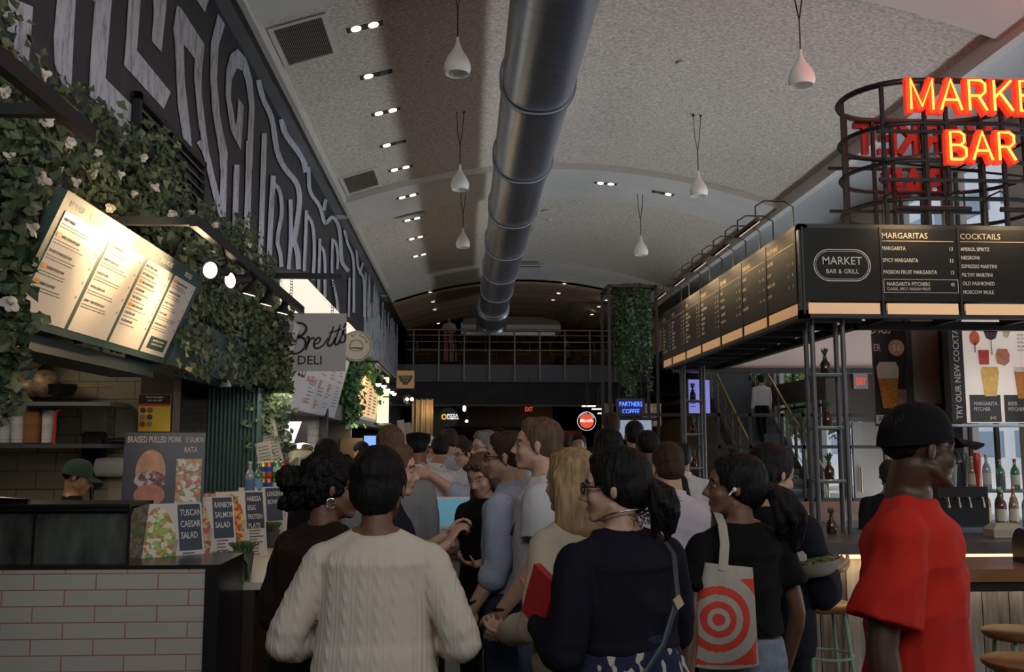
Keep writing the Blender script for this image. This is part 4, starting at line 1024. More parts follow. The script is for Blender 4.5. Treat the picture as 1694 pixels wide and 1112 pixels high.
for i, (n, tt, lab) in enumerate(cards):
    Y = 5.2 + i * .68; px_ = (293, 350, 404, 437, 471)[i]; p = at(px_, 900, Y=Y); p.z = .902
    e = empty('sign_card', p, R(38 - i * 2), label='tall white ' + lab, cat='sign', group='salad sign cards on the counter')
    u = Vector((1, 0, 0)); v = Vector((0, .25, 1)).normalized(); w_, h_ = .34, .45; f = (Vector((-w_ / 2, 0, 0)), u, v)
    f2 = f
    MB().rect(f, 0, 0, w_, h_, lift=0, t=.006).build('card', M_card, e, recalc=True)
    MB().disc(f, w_ * .29, h_ * .52, w_ * .26, h_ * .44, lift=.002, t=.002, n=28).build('food_picture', food_mat(n, pal[n]), e, recalc=True)
    MB().rect(f, w_ * .6, h_ * .42, w_ * .97, h_ * .98, lift=.002, t=.002).build('title_panel', M_navy, e, recalc=True)
    tx = MB()
    for q, s_ in enumerate(tt): tx.text(s_, f, w_ * .63, h_ * .84 - q * .062, .05, sx=.52 if len(s_) > 6 else .62, bold=.6, lift=.004)
    tx.build('title_text', whit, e); t2 = MB()
    for q in range(9): t2.rect(f, w_ * .64, h_ * .38 - q * .02, w_ * (.64 + random.uniform(.15, .3)), h_ * .38 - q * .02 + .007, lift=.003, t=.001)
    t2.build('small_print', ink, e)
    MB().bar((0, .01, .25), (0, .14, 0), .02, .004).build('rear_strut', M_card, e)
# potted plants on the counter
def pot_plant(p, label, kind, seed, r=.06, h=.12):
    e = empty('potted_plant', p, label=label, cat='potted plant'); rg = random.Random(seed)
    MB().lathe([(r * .78, 0), (r, h), (r * .9, h), (r * .85, h * .85), (.001, h * .85)], n=24).build('pot', mat('pot_grey', (.09, .095, .10), .8), e, 40)
    m = MB()
    for i in range(110):
        a = rg.uniform(0, 6.28); q = rg.uniform(0, r * .8); b_ = Vector((math.cos(a) * q, math.sin(a) * q, h * .85))
        if kind == 'grass': o = rg.uniform(.2, .9); pts = [b_, b_ + Vector((math.cos(a) * .02 * o, math.sin(a) * .02 * o, .05)), b_ + Vector((math.cos(a) * .06 * o, math.sin(a) * .06 * o, .09 - .02 * o))]
        else: o = rg.uniform(.5, 1.2); pts = [b_, b_ + Vector((math.cos(a) * .05 * o, math.sin(a) * .05 * o, .05)), b_ + Vector((math.cos(a) * .09 * o, math.sin(a) * .09 * o, .0)), b_ + Vector((math.cos(a) * .10 * o, math.sin(a) * .10 * o, -.10 * o))]
        m.m(i % 2); m.tube(pts, [.004, .0055, .004, .001][:len(pts)] if kind == 'grass' else [.006, .008, .008, .004], 5)
    m.build('foliage', [mat('grass_a', (.07, .13, .05), .6), mat('grass_b', (.13, .17, .08), .6)], e)
    return e
pot_plant(at(403, 925, Y=5.75) * Vector((1, 1, 0)) + Vector((0, 0, .9)), 'grey pot of short grass standing before the third salad card', 'grass', 1)
pot_plant(at(372, 940, Y=5.42) * Vector((1, 1, 0)) + Vector((0, 0, .9)), 'grey pot with trailing succulent beside the tiled block end', 'trail', 2)
pot_plant(at(449, 885, Y=7.2) * Vector((1, 1, 0)) + Vector((0, 0, .9)), 'grey pot of grass farther along the counter', 'grass', 3)
# burger poster
p = at(274, 855, Y=5.75); p.z = 1.06; po = empty('food_poster', (p.x - .02, 5.75, 1.2), R(12), label='dark poster with a pulled pork bun and a salmon sandwich above the glass case', cat='poster')
f = (Vector((-.235, 0, 0)), Vector((1, 0, 0)), Vector((0, .12, 1)).normalized())
MB().rect(f, 0, -.02, .46, .535, lift=0, t=.012).build('panel', mat('poster_dark', (.015, .012, .03), .35), po, recalc=True)
tx = MB(); tx.text('BRAISED PULLED PORK', f, .015, .475, .052, sx=.57, bold=.5, lift=.003); tx.text('O SALMON', f, .345, .475, .046, sx=.46, bold=.4, lift=.003); tx.text('RATA', f, .34, .415, .048, sx=.62, bold=.4, lift=.003)
tx.text('THE PERFECT COMBO OF JUICY BRAISED PULLED PORK', f, .02, .045, .017, sx=.72, lift=.003); tx.text('BURRATA + FRESH GREENS ON A SOFT ROLL', f, .02, .022, .017, sx=.72, lift=.003); tx.build('poster_text', mat('poster_letter', (.75, .6, .5), .5), po)
bu_ = MB(); bu_.disc(f, .155, .30, .085, .13, lift=.003, t=.002); bu_.build('bun_picture', mat('bun', (.62, .30, .15), .4, noise_s=14, noise_a=.25), po, recalc=True)
MB().disc(f, .155, .245, .09, .06, lift=.005, t=.002).build('pork_picture', food_mat('pork', [(.25, .06, .05), (.4, .12, .08), (.1, .03, .03), (.6, .5, .5)]), po, recalc=True)
MB().disc(f, .155, .16, .088, .065, lift=.006, t=.002).build('lower_bun_picture', mat('bun2', (.55, .18, .10), .4, noise_s=14, noise_a=.25), po, recalc=True)
MB().rect(f, .30, .09, .445, .375, lift=.003, t=.002).build('sandwich_picture', food_mat('sand', [(.6, .35, .15), (.2, .28, .1), (.75, .7, .6), (.55, .14, .12)]), po, recalc=True)
MB().bb((-.2, .02, -.02), (.2, .12, .0)).build('stand_foot', M_black, po)
# espresso machine and glass case on the tiled block
em = empty('espresso_machine', (-3.05, 5.1, 1.062), label='dark steel bean and drink machine at the far left end of the tiled block', cat='machine')
MB().bb((-.45, -.18, 0), (.30, .18, .28)).build('body', mat('machine_dark', (.015, .015, .017), .2, metal=.6), em)
MB().loft([[Vector((x, y, z)) for y, z in ((-.2, .28), (-.2, .34), (-.12, .40), (.18, .40), (.18, .28))] for x in (-.45, .52)]).build('hood', mat('machine_dark', (.015, .015, .017)), em, recalc=True)
MB().bb((-.25, -.19, .05), (.1, -.18, .2)).build('display', mat('machine_glass', (.03, .05, .08), .05), em)
gc = empty('glass_case', (-2.12, 5.12, 1.062), label='curved glass sneeze guard case on the tiled block', cat='display case')
rg = []
for x in (-.62, .42): rg.append([Vector((x, -.2, .0)), Vector((x, -.2, .21)), Vector((x, -.14, .27)), Vector((x, .16, .285)), Vector((x, .16, .0))])
MB().loft(rg).build('glass_body', mat('case_glass', (.10, .11, .10), .08, metal=.3, noise_s=3, noise_a=.6, stretch=(3, 1, 1)), gc, 30, recalc=True)
q = MB()
for x in (-.62, -.05, .42): q.bb((x - .006, -.206, 0), (x + .006, -.196, .28))
q.bb((-.62, -.206, .26), (.42, -.196, .275)); q.bb((-.62, -.21, .28), (.42, .16, .295)); q.build('frame', M_black, gc)
MB().tube([(-.6, -.16, .30), (-.35, -.17, .32), (-.1, -.16, .30)], .02, 10).build('chrome_roll', mat('chrome', (.6, .55, .45), .1, metal=1), gc, 60)
# kitchen of the stall
def shelf(p, w_, d_, label, t=.03):
    o = MB().box((0, 0, 0), (w_, d_, t)).build('wall_shelf', M_steel); o.location = p; tag(o, label, 'shelf'); return o
shelf(at(60, 670, Y=7.55), 1.3, .42, 'upper steel shelf with wrapped bundles against the kitchen tiles')
shelf(at(60, 738, Y=7.55), 1.25, .42, 'lower steel shelf with cups and containers against the kitchen tiles')
rg = random.Random(4)
M_wrap = mat('wrap', (.25, .17, .10), .4, noise_s=20, noise_a=.6)
for i, (a, b_, w_, h_) in enumerate([(45, 655, .28, .16), (72, 650, .26, .22), (25, 652, .24, .2), (35, 618, .3, .22)]):
    o = MB().ell((0, 0, h_ / 2), (w_ / 2, .15, h_ / 2), n=12).build('wrapped_bundle', M_wrap, None, 60); o.location = at(a, 662, Y=7.5 if i != 3 else 7.52) + Vector((0, 0, 0 if i != 3 else .2)); o.location.z += .02
    tag(o, 'brown wrapped food bundle on the upper kitchen shelf', 'bundle', 'wrapped bundles on the upper shelf')
pn = empty('frying_pan', at(100, 660, Y=7.5) + Vector((0, 0, .03)), label='dark pan with its handle pointing right on the upper kitchen shelf', cat='pan')
MB().lathe([(.09, 0), (.13, .08), (.125, .08), (.085, .01), (.001, .01)], n=20).build('bowl', M_black, pn, 40); MB().tube([(.11, 0, .07), (.42, -.05, .06)], .012, 6).build('handle', mat('pan_handle', (.3, .2, .08), .5), pn)
for i, (a, c_, h_, r_) in enumerate([(6, (.35, .38, .42), .38, .06), (30, (.4, .42, .45), .28, .06), (52, (.22, .1, .04), .24, .075), (77, (.5, .5, .52), .25, .045)]):
    o = MB().lathe([(r_ * .85, 0), (r_, h_), (r_ * .92, h_), (r_ * .8, .01)], n=18).build('cup_stack', mat('cups%d' % i, c_, .3, noise_s=18, noise_a=.3, stretch=(.1, .1, 3)), None, 40); o.location = at(a, 737, Y=7.48) + Vector((0, 0, .02))
    tag(o, ['tall stack of clear cups at the left end of the lower kitchen shelf', 'second stack of clear cups on the lower kitchen shelf', 'brown tub with a yellow rim on the lower kitchen shelf', 'steel canister at the right of the lower kitchen shelf'][i], 'container')
o = MB().tube([(0, 0, 0), (.0, 0, .24), (.03, 0, .27)], .012, 8).build('red_spatula', mat('red_plastic', (.5, .02, .02), .4), None, 60); o.location = at(89, 735, Y=7.4); tag(o, 'red utensil standing at the end of the lower kitchen shelf', 'utensil')
ds = empty('soap_dispenser', at(155, 760, Y=7.72), label='black wall dispenser on the kitchen tiles', cat='dispenser'); b = MB(); b.loft([[Vector((sx * x, y, z)) for sx, y in ((-1, .06), (1, .06), (1, -.06), (-1, -.06))] for x, z in ((.055, -.22), (.075, -.17), (.078, .19), (.06, .22))]); b.build('housing', mat('gloss_black', (.012, .012, .014), .25), ds, 40, recalc=True)
MB().tube([(0.02, -.05, -.2), (.02, -.06, -.3), (.05, -.06, -.36), (.1, -.06, -.33)], .015, 8).build('hook', M_black, ds, 60)
pr_ = empty('paper_roll', at(195, 773, Y=7.68), label='paper towel roll under a black rail on the kitchen tiles', cat='paper roll'); MB().tube([(-.16, 0, 0), (.2, 0, 0)], .075, 20).build('roll', mat('paper', (.55, .52, .47), .8), pr_, 50)
MB().tube([(-.14, .05, -.02), (-.14, .05, .18), (-.1, .05, .21), (.25, .05, .21)], .02, 8).build('rail', M_black, pr_, 60)
for i, (a, b_) in enumerate(((157, 690), (212, 695), (200, 800))):
    o = MB().box((0, 0, 0), (.2, .004, .27)).build('notice_sheet', mat('old_sheet', (.34, .31, .22), .7)); o.location = at(a, b_, Y=7.785); tag(o, ['left pinned sheet on the kitchen tiles', 'right pinned sheet on the kitchen tiles', 'low pinned sheet below the paper roll'][i], 'notice')
    t_ = MB(); [t_.box((0, -.003, .09 - q * .02), (.14, .002, .004)) for q in range(7)]; t_.build('print', mat('sheet_ink', (.2, .18, .13), .7), o)
al = empty('allergy_poster', at(269, 683, Y=7.66), label='yellow and black food allergens notice on the dark pier', cat='notice')
al.location.x = -2.49
MB().box((0, 0, 0), (.25, .006, .30)).build('sheet', mat('notice_yellow', (.62, .42, .03), .5), al); MB().box((0, -.004, .11), (.25, .004, .075)).build('header', M_black, al); MB().box((0, -.005, .062), (.25, .003, .018)).build('red_band', mat('notice_red', (.5, .04, .03), .5), al)
t_ = MB(); F_ = (Vector((0, -.007, 0)), Vector((1, 0, 0)), Vector((0, 0, 1))); t_.text('Food allergies', F_, 0, .118, .024, 'CENTER', bold=.5); t_.text('Ask our staff', F_, 0, .092, .022, 'CENTER', bold=.5); t_.build('heading', mat('notice_letter', (.7, .6, .4), .5), al)
for q in range(6):
    o = MB().lathe([(.022, 0), (.022, .003)], c=(-.09 + (q % 2) * .055, -.004, .02 - (q // 2) * .055), M=Matrix.Rotation(R(90), 3, 'X'), n=16).build('icon', mat('icon%d' % (q % 3), [(.05, .04, .03), (.3, .05, .04), (.2, .2, .2)][q % 3], .5), al)
for z, w_ in ((.95, 1.5),):
    sk = empty('work_bench', (-3.6, 7.3, 0), label='steel kitchen bench at the back of the green stall', cat='bench'); MB().bb((-.9, -.4, .9), (.95, .4, .94)).build('worktop', M_steel, sk)
    for x in (-.85, .9):
        for y in (-.35, .35): MB().bb((x - .02, y - .02, 0), (x + .02, y + .02, .9)).build('leg', M_steel, sk)
o = MB().lathe([(.12, 0), (.2, .1), (.19, .1), (.11, .01), (.001, .01)], n=20).build('mixing_bowl', mat('plastic_tan', (.22, .18, .12), .5), None, 40); o.location = (-3.6, 7.15, 1.15 - .21); tag(o, 'tan mixing bowl on the kitchen bench', 'bowl')
# cans and bottles on a ledge past the cards
lg = empty('drinks_stand', (-1.72, 7.9, .902), label='low dark stand holding drinks behind the far sign cards', cat='stand'); MB().bb((-.22, -.9, 0), (.12, .6, .38)).build('body', M_brownp, lg)
def can(p, c1, c2, lab):
    e = empty('drink_can', p, label=lab, cat='can', group='drink cans on the counter'); MB().lathe([(.027, 0), (.033, .006), (.033, .108), (.028, .12)], n=20).build('body', mat('can_' + lab[:9], c1, .25, metal=.4), e, 40); MB().lathe([(.0335, .045), (.0335, .085)], n=20, cap=False).build('band', mat('canb_' + lab[:9], c2, .3), e, 60); MB().lathe([(.028, .12), (.026, .122), (.001, .12)], n=20).build('lid', mat('chrome', (.6, .55, .45)), e, 60)
cols_ = [('yellow can with blue band, leftmost of the cans', (.6, .42, .05), (.03, .08, .35)), ('orange can with blue band, second of the cans', (.65, .25, .05), (.03, .08, .35)), ('red topped can with blue band, third of the cans', (.5, .1, .05), (.03, .08, .35)), ('lime can with blue band, fourth of the cans', (.35, .5, .08), (.03, .08, .35)), ('green can next to the red one', (.05, .3, .08), (.6, .6, .6)), ('bright red can at the right of the cans', (.55, .02, .03), (.7, .7, .7)), ('silver can right of the red one', (.5, .5, .55), (.1, .1, .4))]
for i, (lab, c1, c2) in enumerate(cols_):
    px_ = 434 + i * 5.2 + (3 if i > 3 else 0) + (3 if i > 4 else 0)
    for lay in range(2 if i != 6 else 1):
        p = at(px_, 800, Y=7.45 + (i % 2) * .09); p.z = 1.284 + (.122 if lay else 0); can(p, c1, c2, ('upper ' if lay else 'lower ') + lab + ', on the drinks stand')
def bottle(p, h_, r_, c_, label, cap=(.6, .6, .6), group=None, name='bottle', neck=.35, lab=None, glassy=True):
    e = empty(name, p, label=label, cat='bottle', group=group)
    MB().lathe([(r_ * .92, 0), (r_, .01), (r_, h_ * .55), (r_ * .85, h_ * .66), (r_ * neck, h_ * .78), (r_ * neck, h_ * .95)], n=16).build('glass_body', mat('bottle_%.2f_%.2f_%.2f' % c_, c_, .08, spec=.8), e, 60)
    MB().lathe([(r_ * neck * 1.15, h_ * .93), (r_ * neck * 1.15, h_)], n=12).build('cap', mat('cap_%.1f%.1f' % cap[:2], cap, .4), e, 60)
    if lab: MB().lathe([(r_ * 1.02, h_ * .15), (r_ * 1.02, h_ * .48)], n=16, cap=False).build('bottle_label', mat('blab_%.1f%.1f%.1f' % lab, lab, .5), e, 60)
    return e
p = at(413, 800, Y=7.25); p.z = 1.284; bottle(p, .25, .036, (.30, .34, .33), 'clear plastic water bottle left of the green bottle', lab=(.1, .2, .35))
p = at(427, 800, Y=7.35); p.z = 1.284; bottle(p, .25, .036, (.06, .18, .1), 'green glass water bottle beside the stacked cans', lab=(.2, .35, .5))
ft = empty('foil_tray', at(382, 812, Y=6.7) * Vector((1, 1, 0)) + Vector((-.1, 0, 1.254)), label='foil tray of browned food on the display ledge behind the poster', cat='tray'); MB().loft([[Vector((x * s_, y * s_, z)) for x, y in ((-.16, -.12), (.16, -.12), (.16, .12), (-.16, .12))] for s_, z in ((.85, 0), (1, .05), (1.06, .05), (.98, .05), (.83, .01))]).build('tray', mat('foil', (.6, .58, .52), .25, metal=1, bump=.5, bump_s=40), ft, recalc=True)
m = MB(); rg = random.Random(9); [m.ell((rg.uniform(-.12, .12), rg.uniform(-.09, .09), .045), (.03, .025, .02), n=8) for q in range(24)]; o = m.build('food', mat('roast', (.35, .13, .04), .5, noise_s=30, noise_a=.4), ft, 60); o['kind'] = 'stuff'
# ================================================================ deli stall
gl = bn
M_deli = mat('deli_white', (.55, .55, .56), .5)
S(MB().bb((-5, 13.4, 0), (-2.05, 13.5, 2.3)).build('wall_deli_tiles', M_wt))
S(MB().bb((-2.05, 13.35, 0), (-1.95, 13.5, 2.2)).build('trim_13', M_char))
S(MB().bb((-2.34, 9.6, 2.06), (-2.0, 30.0, 2.3)).build('trim_14', mat('deli_fascia', (.17, .16, .14), .6)))
sg = empty('hanging_sign', (-1.60, 10.0, 2.44), label="grey square hanging sign lettered Brett's DELI in black", cat='sign')
MB().bb((-.40, 0, 0), (.32, .03, .62)).build('panel', mat('sign_grey', (.42, .42, .41), .5), sg)
f = (Vector((-.31, -.001, 0)), Vector((1, 0, 0)), Vector((0, 0, 1)))
MB().text('DELI', f, .12, .07, .135, sx=1.0, bold=.9).build('lettering', M_black, sg)
b = MB()
def curve2(pts, w, close=False):
    P = [Vector((x, y)) for x, y in pts]; out = []
    for i in range(len(P) - 1):
        p0 = P[max(0, i - 1)]; p1 = P[i]; p2 = P[i + 1]; p3 = P[min(len(P) - 1, i + 2)]
        for k in range(6):
            t = k / 6; out.append(.5 * ((2 * p1) + (p2 - p0) * t + (2 * p0 - 5 * p1 + 4 * p2 - p3) * t * t + (3 * p1 - p0 - 3 * p2 + p3) * t ** 3))
    out.append(P[-1]); n = len(out); b.stroke([(o.x, o.y) for o in out], [w * 1.3 * (.55 + .45 * math.sin(math.pi * i / n)) for i in range(n)], f, lift=.0015, t=.001)
# script strokes, sign-local metres traced from the photograph (zoom 4.63 px per photo px; 150 photo px per metre)
def zz(x, y): return ((x - 228) / 4.63 / 148, (983 - y) / 4.63 / 148)
curve2([zz(*q) for q in ((300, 655), (310, 690), (290, 780), (262, 835))], .026)
curve2([zz(*q) for q in ((228, 690), (250, 650), (300, 632), (350, 640), (372, 672), (350, 715), (305, 735), (350, 742), (370, 775), (355, 825), (310, 855), (262, 860))], .022)
curve2([zz(*q) for q in ((372, 745), (388, 735), (392, 760), (372, 832))], .02)
curve2([zz(*q) for q in ((380, 800), (400, 755), (425, 740), (430, 755))], .016)
curve2([zz(*q) for q in ((425, 790), (465, 775), (475, 745), (455, 742), (432, 775), (436, 812), (465, 815), (500, 790), (530, 740))], .018)
curve2([zz(*q) for q in ((570, 655), (540, 745), (528, 785), (545, 798), (570, 775), (585, 735))], .02)
curve2([zz(*q) for q in ((620, 640), (590, 735), (578, 775), (595, 790), (615, 765), (632, 715), (645, 690))], .02)
curve2([zz(*q) for q in ((535, 705), (585, 690), (630, 672))], .013)
curve2([zz(*q) for q in ((660, 690), (645, 682), (638, 700), (655, 730), (650, 765), (622, 775), (618, 760))], .018)
curve2([zz(*q) for q in ((650, 630), (655, 640), (640, 668))], .02)
b.build('script_lettering', M_black, sg)
br_ = empty('sign_bracket', (-1.75, 10.0, 3.46), label="black bar and chains carrying the deli sign", cat='bracket'); MB().bb((-.45, -.02, -.03), (.42, .02, .03)).build('arm', M_black, br_)
ch = MB()
for x0 in (-.12, .32):
    for q in range(12):
        ch.tube([Vector((x0 + .012 * math.cos(t), .0 if q % 2 else .012 * math.cos(t), -.045 - q * .031 + .02 * math.sin(t))) for t in [k_ * math.pi / 4 for k_ in range(8)]], .003, 4, closed=True)
ch.build('chain', M_black, br_)
# bright lit soffit of the deli above its boards
ls = empty('lit_panel', (0, 0, 0), label='bright white lit slanting panel above the deli sign with faint red lettering', cat='light panel')
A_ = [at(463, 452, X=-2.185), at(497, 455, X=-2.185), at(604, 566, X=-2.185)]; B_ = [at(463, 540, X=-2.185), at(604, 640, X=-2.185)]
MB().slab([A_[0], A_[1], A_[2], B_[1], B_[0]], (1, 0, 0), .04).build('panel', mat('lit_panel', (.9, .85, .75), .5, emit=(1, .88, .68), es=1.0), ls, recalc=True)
# tilted deli menu boards
mb_ = empty('menu_board', (-1.98, 9.7, 2.07), label='white tilted deli menu board with the word DELI and sandwich pictures', cat='menu board')
dv_ = Vector((.2, 0, .8)).normalized(); FD = (Vector((0, 0, 0)), Vector((0, 1, 0)), dv_)
MB().slab([Vector((0, 0, 0)), Vector((0, 4.6, 0)), Vector((0, 4.6, 0)) + dv_ * .88, dv_ * .88], -Vector((0, 1, 0)).cross(dv_), .06).build('backboard', M_deli, mb_, recalc=True)
MB().rect(FD, 0, .03, 2.25, .85, lift=.003, t=.003).build('menu_sheet', mat('deli_sheet', (.60, .60, .62), .4), mb_, recalc=True)
o = MB().rect(FD, 2.32, .03, 4.5, .85, lift=.003, t=.003).build('menu_sheet', mat('deli_sheet', (.60, .60, .62), .4), mb_, recalc=True)
t_ = MB(); t_.text('DELI', FD, .55, .38, .34, sx=1.2, bold=.5, lift=.004, shear=.15); t_.build('lettering', M_black, mb_)
t_ = MB(); t_.text('BALL SALAD', FD, 1.5, .36, .1, sx=1.3, bold=.5, lift=.004); t_.text('CLASSICS', FD, 1.55, .1, .08, sx=1.2, lift=.004)
t_.build('red_lettering', mat('red_ink', (.6, .06, .04), .5), mb_)
t_ = MB(); rg = random.Random(8)
for col_ in (1.75, 2.45, 3.2, 3.95):
    for q in range(16):
        if rg.random() < .75: t_.rect(FD, col_, .80 - q * .045, col_ + rg.uniform(.2, .45), .785 - q * .045, lift=.004, t=.0008)
t_.build('menu_text', mat('grey_ink', (.2, .2, .22), .5), mb_)
for (a, b_) in ((2.5, .38), (3.3, .38), (2.5, .12)): MB().disc(FD, a, b_, .1, .06, lift=.005, t=.002).build('food_picture', food_mat('c', pal['c']), mb_, recalc=True)
# deli counter things
hdx = empty('extractor_hood', (-1.95, 9.75, 1.6), label='stainless wedge shaped hood of the deli beside the ivy curtain', cat='hood')
MB().loft([[Vector((x, y, z)) for y, z in ((-.3, .0), (-.3, .08), (.1, .3), (.5, .3), (.5, 0))] for x in (-.3, .25)]).build('canopy', M_steel, hdx, recalc=True); MB().bb((-.2, .2, -.75), (-.1, .5, 0)).build('side_panel', M_steel, hdx); MB().bb((-.3, -.29, -.02), (.25, .5, -.0)).build('rim', M_steel, hdx)
for i, (a, b_, w_, h_, tilt, lab) in enumerate([(462, 745, .17, .62, 14, 'tall narrow price list standing tilted beside the ivy'), (448, 752, .14, .42, 12, 'shorter price list with a yellow patch beside the ivy')]):
    p = at(a, b_ + 55, Y=8.9 - i * .2); e = empty('price_list', (p.x, p.y, 1.284 if False else p.z), label=lab, cat='sign'); Mx = Matrix.Rotation(R(-tilt), 3, 'Y')
    MB().box(Mx @ Vector((0, 0, h_ / 2)), (w_, .006, h_), Mx).build('sheet', mat('price_sheet', (.45, .42, .35), .6), e); q = MB(); [q.box(Mx @ Vector((0, -.005, h_ * .9 - k_ * .03)), (w_ * .7, .002, .006), Mx) for k_ in range(12)]; q.build('print', ink, e)
    if i: MB().box(Mx @ Vector((0, -.006, h_ * .3)), (w_ * .9, .003, h_ * .35), Mx).build('yellow_patch', mat('yellow_patch', (.6, .45, .1), .6), e)
jr = empty('drink_dispenser', at(497, 800, Y=9.3), label='large clear glass drink dispenser jar half full of lemonade', cat='dispenser')
jr.location.z = 1.24
MB().lathe([(.14, 0), (.15, .02), (.155, .30), (.12, .36), (.1, .38)], n=28).build('jar', mat('jar_glass', (.55, .52, .42), .05, trans=.75, ior=1.2), jr, 60); MB().lathe([(.145, .01), (.148, .15)], n=28).build('lemonade', mat('lemonade', (.5, .42, .12), .2), jr, 60); MB().lathe([(.11, .37), (.13, .385), (.1, .42), (.03, .44)], n=28).build('lid', mat('chrome', (.6, .55, .45)), jr, 60)
dc = empty('deli_counter', (-1.75, 11.3, 0), label='deli counter with pale top behind the queue', cat='counter'); MB().bb((-.4, -1.1, 1.2), (.4, .6, 1.24)).build('worktop', M_ctop, dc); MB().bb((-.36, -1.05, 0), (.36, .55, 1.2)).build('front_panel', M_brownp, dc)
S(MB().bb((-5, 16.4, 0), (-1.98, 16.5, 2.06)).build('wall_stall_brown', mat('stall_brown', (.13, .11, .085), .6)))
o = MB().bb((-.2, 0, -.28), (.2, .03, .28)).build('cork_board', mat('cork', (.25, .15, .07), .9)); o.location = at(582, 752, Y=16.36); tag(o, 'brown cork board behind the cap wearing worker', 'board')
qs = empty('tablet_screen', at(613, 737, Y=15.5), label='small upright blue lit tablet screen at the stall counter', cat='screen'); MB().box((0, 0, 0), (.25, .04, .36)).build('casing', M_black, qs); MB().bb((-.02, .0, -1.6), (.02, .04, -.18)).build('stand', M_black, qs); MB().box((0, -.022, .0), (.21, .004, .31)).build('display', mat('screen_blue', (.1, .2, .6), .3, emit=(.25, .45, 1), es=1.3), qs)
qs = empty('tablet_screen', at(611, 776, Y=15.0), label='pale blue lit payment tablet below the upright screen', cat='screen'); MB().box((0, 0, 0), (.3, .04, .2)).build('casing', M_black, qs); MB().bb((-.02, 0, -1.25), (.02, .04, -.1)).build('stand', M_black, qs); MB().box((0, -.022, .0), (.27, .004, .17)).build('display', mat('screen_pale', (.3, .5, .7), .3, emit=(.4, .7, 1), es=1.0), qs)
# round sandwich sign
rs = empty('round_sign', at(590, 573, Y=13.9), label='round cream hanging sign with BY KAYA around a sandwich drawing', cat='sign')
MB().lathe([(.225, 0), (.23, .01), (.23, .03), (.225, .04)], M=Matrix.Rotation(R(90), 3, 'X'), n=40).build('disc', mat('sign_cream', (.50, .44, .36), .5), rs, 40)
f = (Vector((0, -.041, 0)), Vector((1, 0, 0)), Vector((0, 0, 1))); b = MB()
b.stroke([(.21 * math.cos(t), .21 * math.sin(t)) for t in [k_ * math.pi / 24 for k_ in range(48)]], .008, f, closed=True)
b.stroke([(-.10, 0), (-.07, .07), (.0, .095), (.07, .06), (.1, -.0), (.09, -.04), (-.09, -.03)], .009, f, closed=True); b.stroke([(-.1, -.045), (-.02, -.075), (.07, -.065), (.09, -.03), (-.05, -.02)], .008, f, closed=True)
for s_, a in zip('BY KAYA', (112, 98, 84, 70, 55, 40, 24)):
    if s_ != ' ': r_ = R(a); b.text(s_, (Vector((0, -.041, 0)) + Vector((math.cos(r_) * .145, 0, math.sin(r_) * .145)), Vector((math.sin(r_), 0, -math.cos(r_))), Vector((math.cos(r_), 0, math.sin(r_)))), 0, 0, .06, 'CENTER')
b.build('lettering', M_black, rs)
MB().bb((-.6, -.01, .36), (.05, .01, .39)).build('arm', M_black, rs)
# next stalls: lit menu in greenery, framed screen
rng = random.Random(77); pts = []
for i in range(2600):
    y = rng.uniform(15.3, 20.5); z = 3.35 + rng.uniform(-.25, .12) - (y - 15.3) * .07; pts.append((-2.1 + rng.random() * .3, y, z))
for y0, zl in ((15.5, 2.0), (15.7, 1.95), (15.9, 2.2), (16.1, 2.5), (15.4, 2.3), (21.0, 2.3), (20.8, 2.5)):
    z = 3.3
    while z > zl: pts += [(-1.9 + rng.gauss(0, .08), y0 + rng.gauss(0, .12), z) for k_ in range(9)]; z -= .06
m = MB(); leaf_cloud(m, pts, .12, rng, (1, -.5, .2)); e = empty('hanging_greenery', (0, 0, 0), label='bright green trailing plants around the glowing menu of the next stall', cat='climbing plant'); m.build('leaves', [leafmat('gr_a', (.05, .15, .03)), leafmat('gr_b', (.08, .2, .04)), leafmat('gr_c', (.03, .09, .03))], e)
lm = empty('menu_board', (-1.93, 18.2, 2.15), label='warm glowing stall menu board framed by green trailing plants', cat='menu board'); FL = (Vector((0, -1.9, 0)), Vector((0, 1, 0)), Vector((.08, 0, 1)).normalized())
MB().rect(FL, 0, 0, 4.0, 1.15, lift=0, t=.1).build('backboard', M_deli, lm, recalc=True); MB().rect(FL, .08, .06, 3.9, 1.1, lift=.004, t=.004).build('lit_sheet', mat('lit_sheet', (.8, .55, .3), .5, emit=(1, .62, .28), es=.7), lm, recalc=True)
t_ = MB()
for c_ in range(4):
    for q in range(15):
        if rg.random() < .8: t_.rect(FL, .3 + c_ * .92, 1.0 - q * .062, .3 + c_ * .92 + rg.uniform(.3, .6), .975 - q * .062, lift=.006, t=.001)
t_.build('menu_text', mat('brown_ink', (.12, .06, .03), .5), lm)
lb = empty('light_box', (-1.85, 20.9, 2.2), label='narrow bright white light box at the end of the glowing menu', cat='sign'); MB().box((0, 0, .45), (.1, .5, 1.1)).build('casing', M_white, lb); MB().box((.04, -.26, .45), (.26, .02, 1.0)).build('lit_face', mat('lit_white', (1, .9, .7), .5, emit=(1, .85, .5), es=1.6), lb)
sc_ = empty('framed_screen', (-1.85, 24.2, 2.1), label='large dark framed menu screen with white border on the left wall', cat='screen'); MB().bb((-.05, -2.6, 0), (.0, 2.6, 1.35)).build('frame', M_white, sc_); MB().bb((.0, -2.45, .1), (.01, 2.45, 1.25)).build('display', mat('screen_dark', (.02, .025, .05), .1), sc_); MB().bb((-.36, -.1, .6), (-.05, .1, .8)).build('wall_bracket', M_black, sc_)
ts = empty('hanging_sign', at(671, 628, Y=19.5), label='small square wooden sign with a black bowl lettered Timo Tau', cat='sign'); MB().box((0, 0, 0), (.40, .05, .40)).build('frame', M_black, ts); MB().box((0, -.027, 0), (.36, .006, .36)).build('panel', mat('sign_wood', (.42, .27, .12), .6), ts)
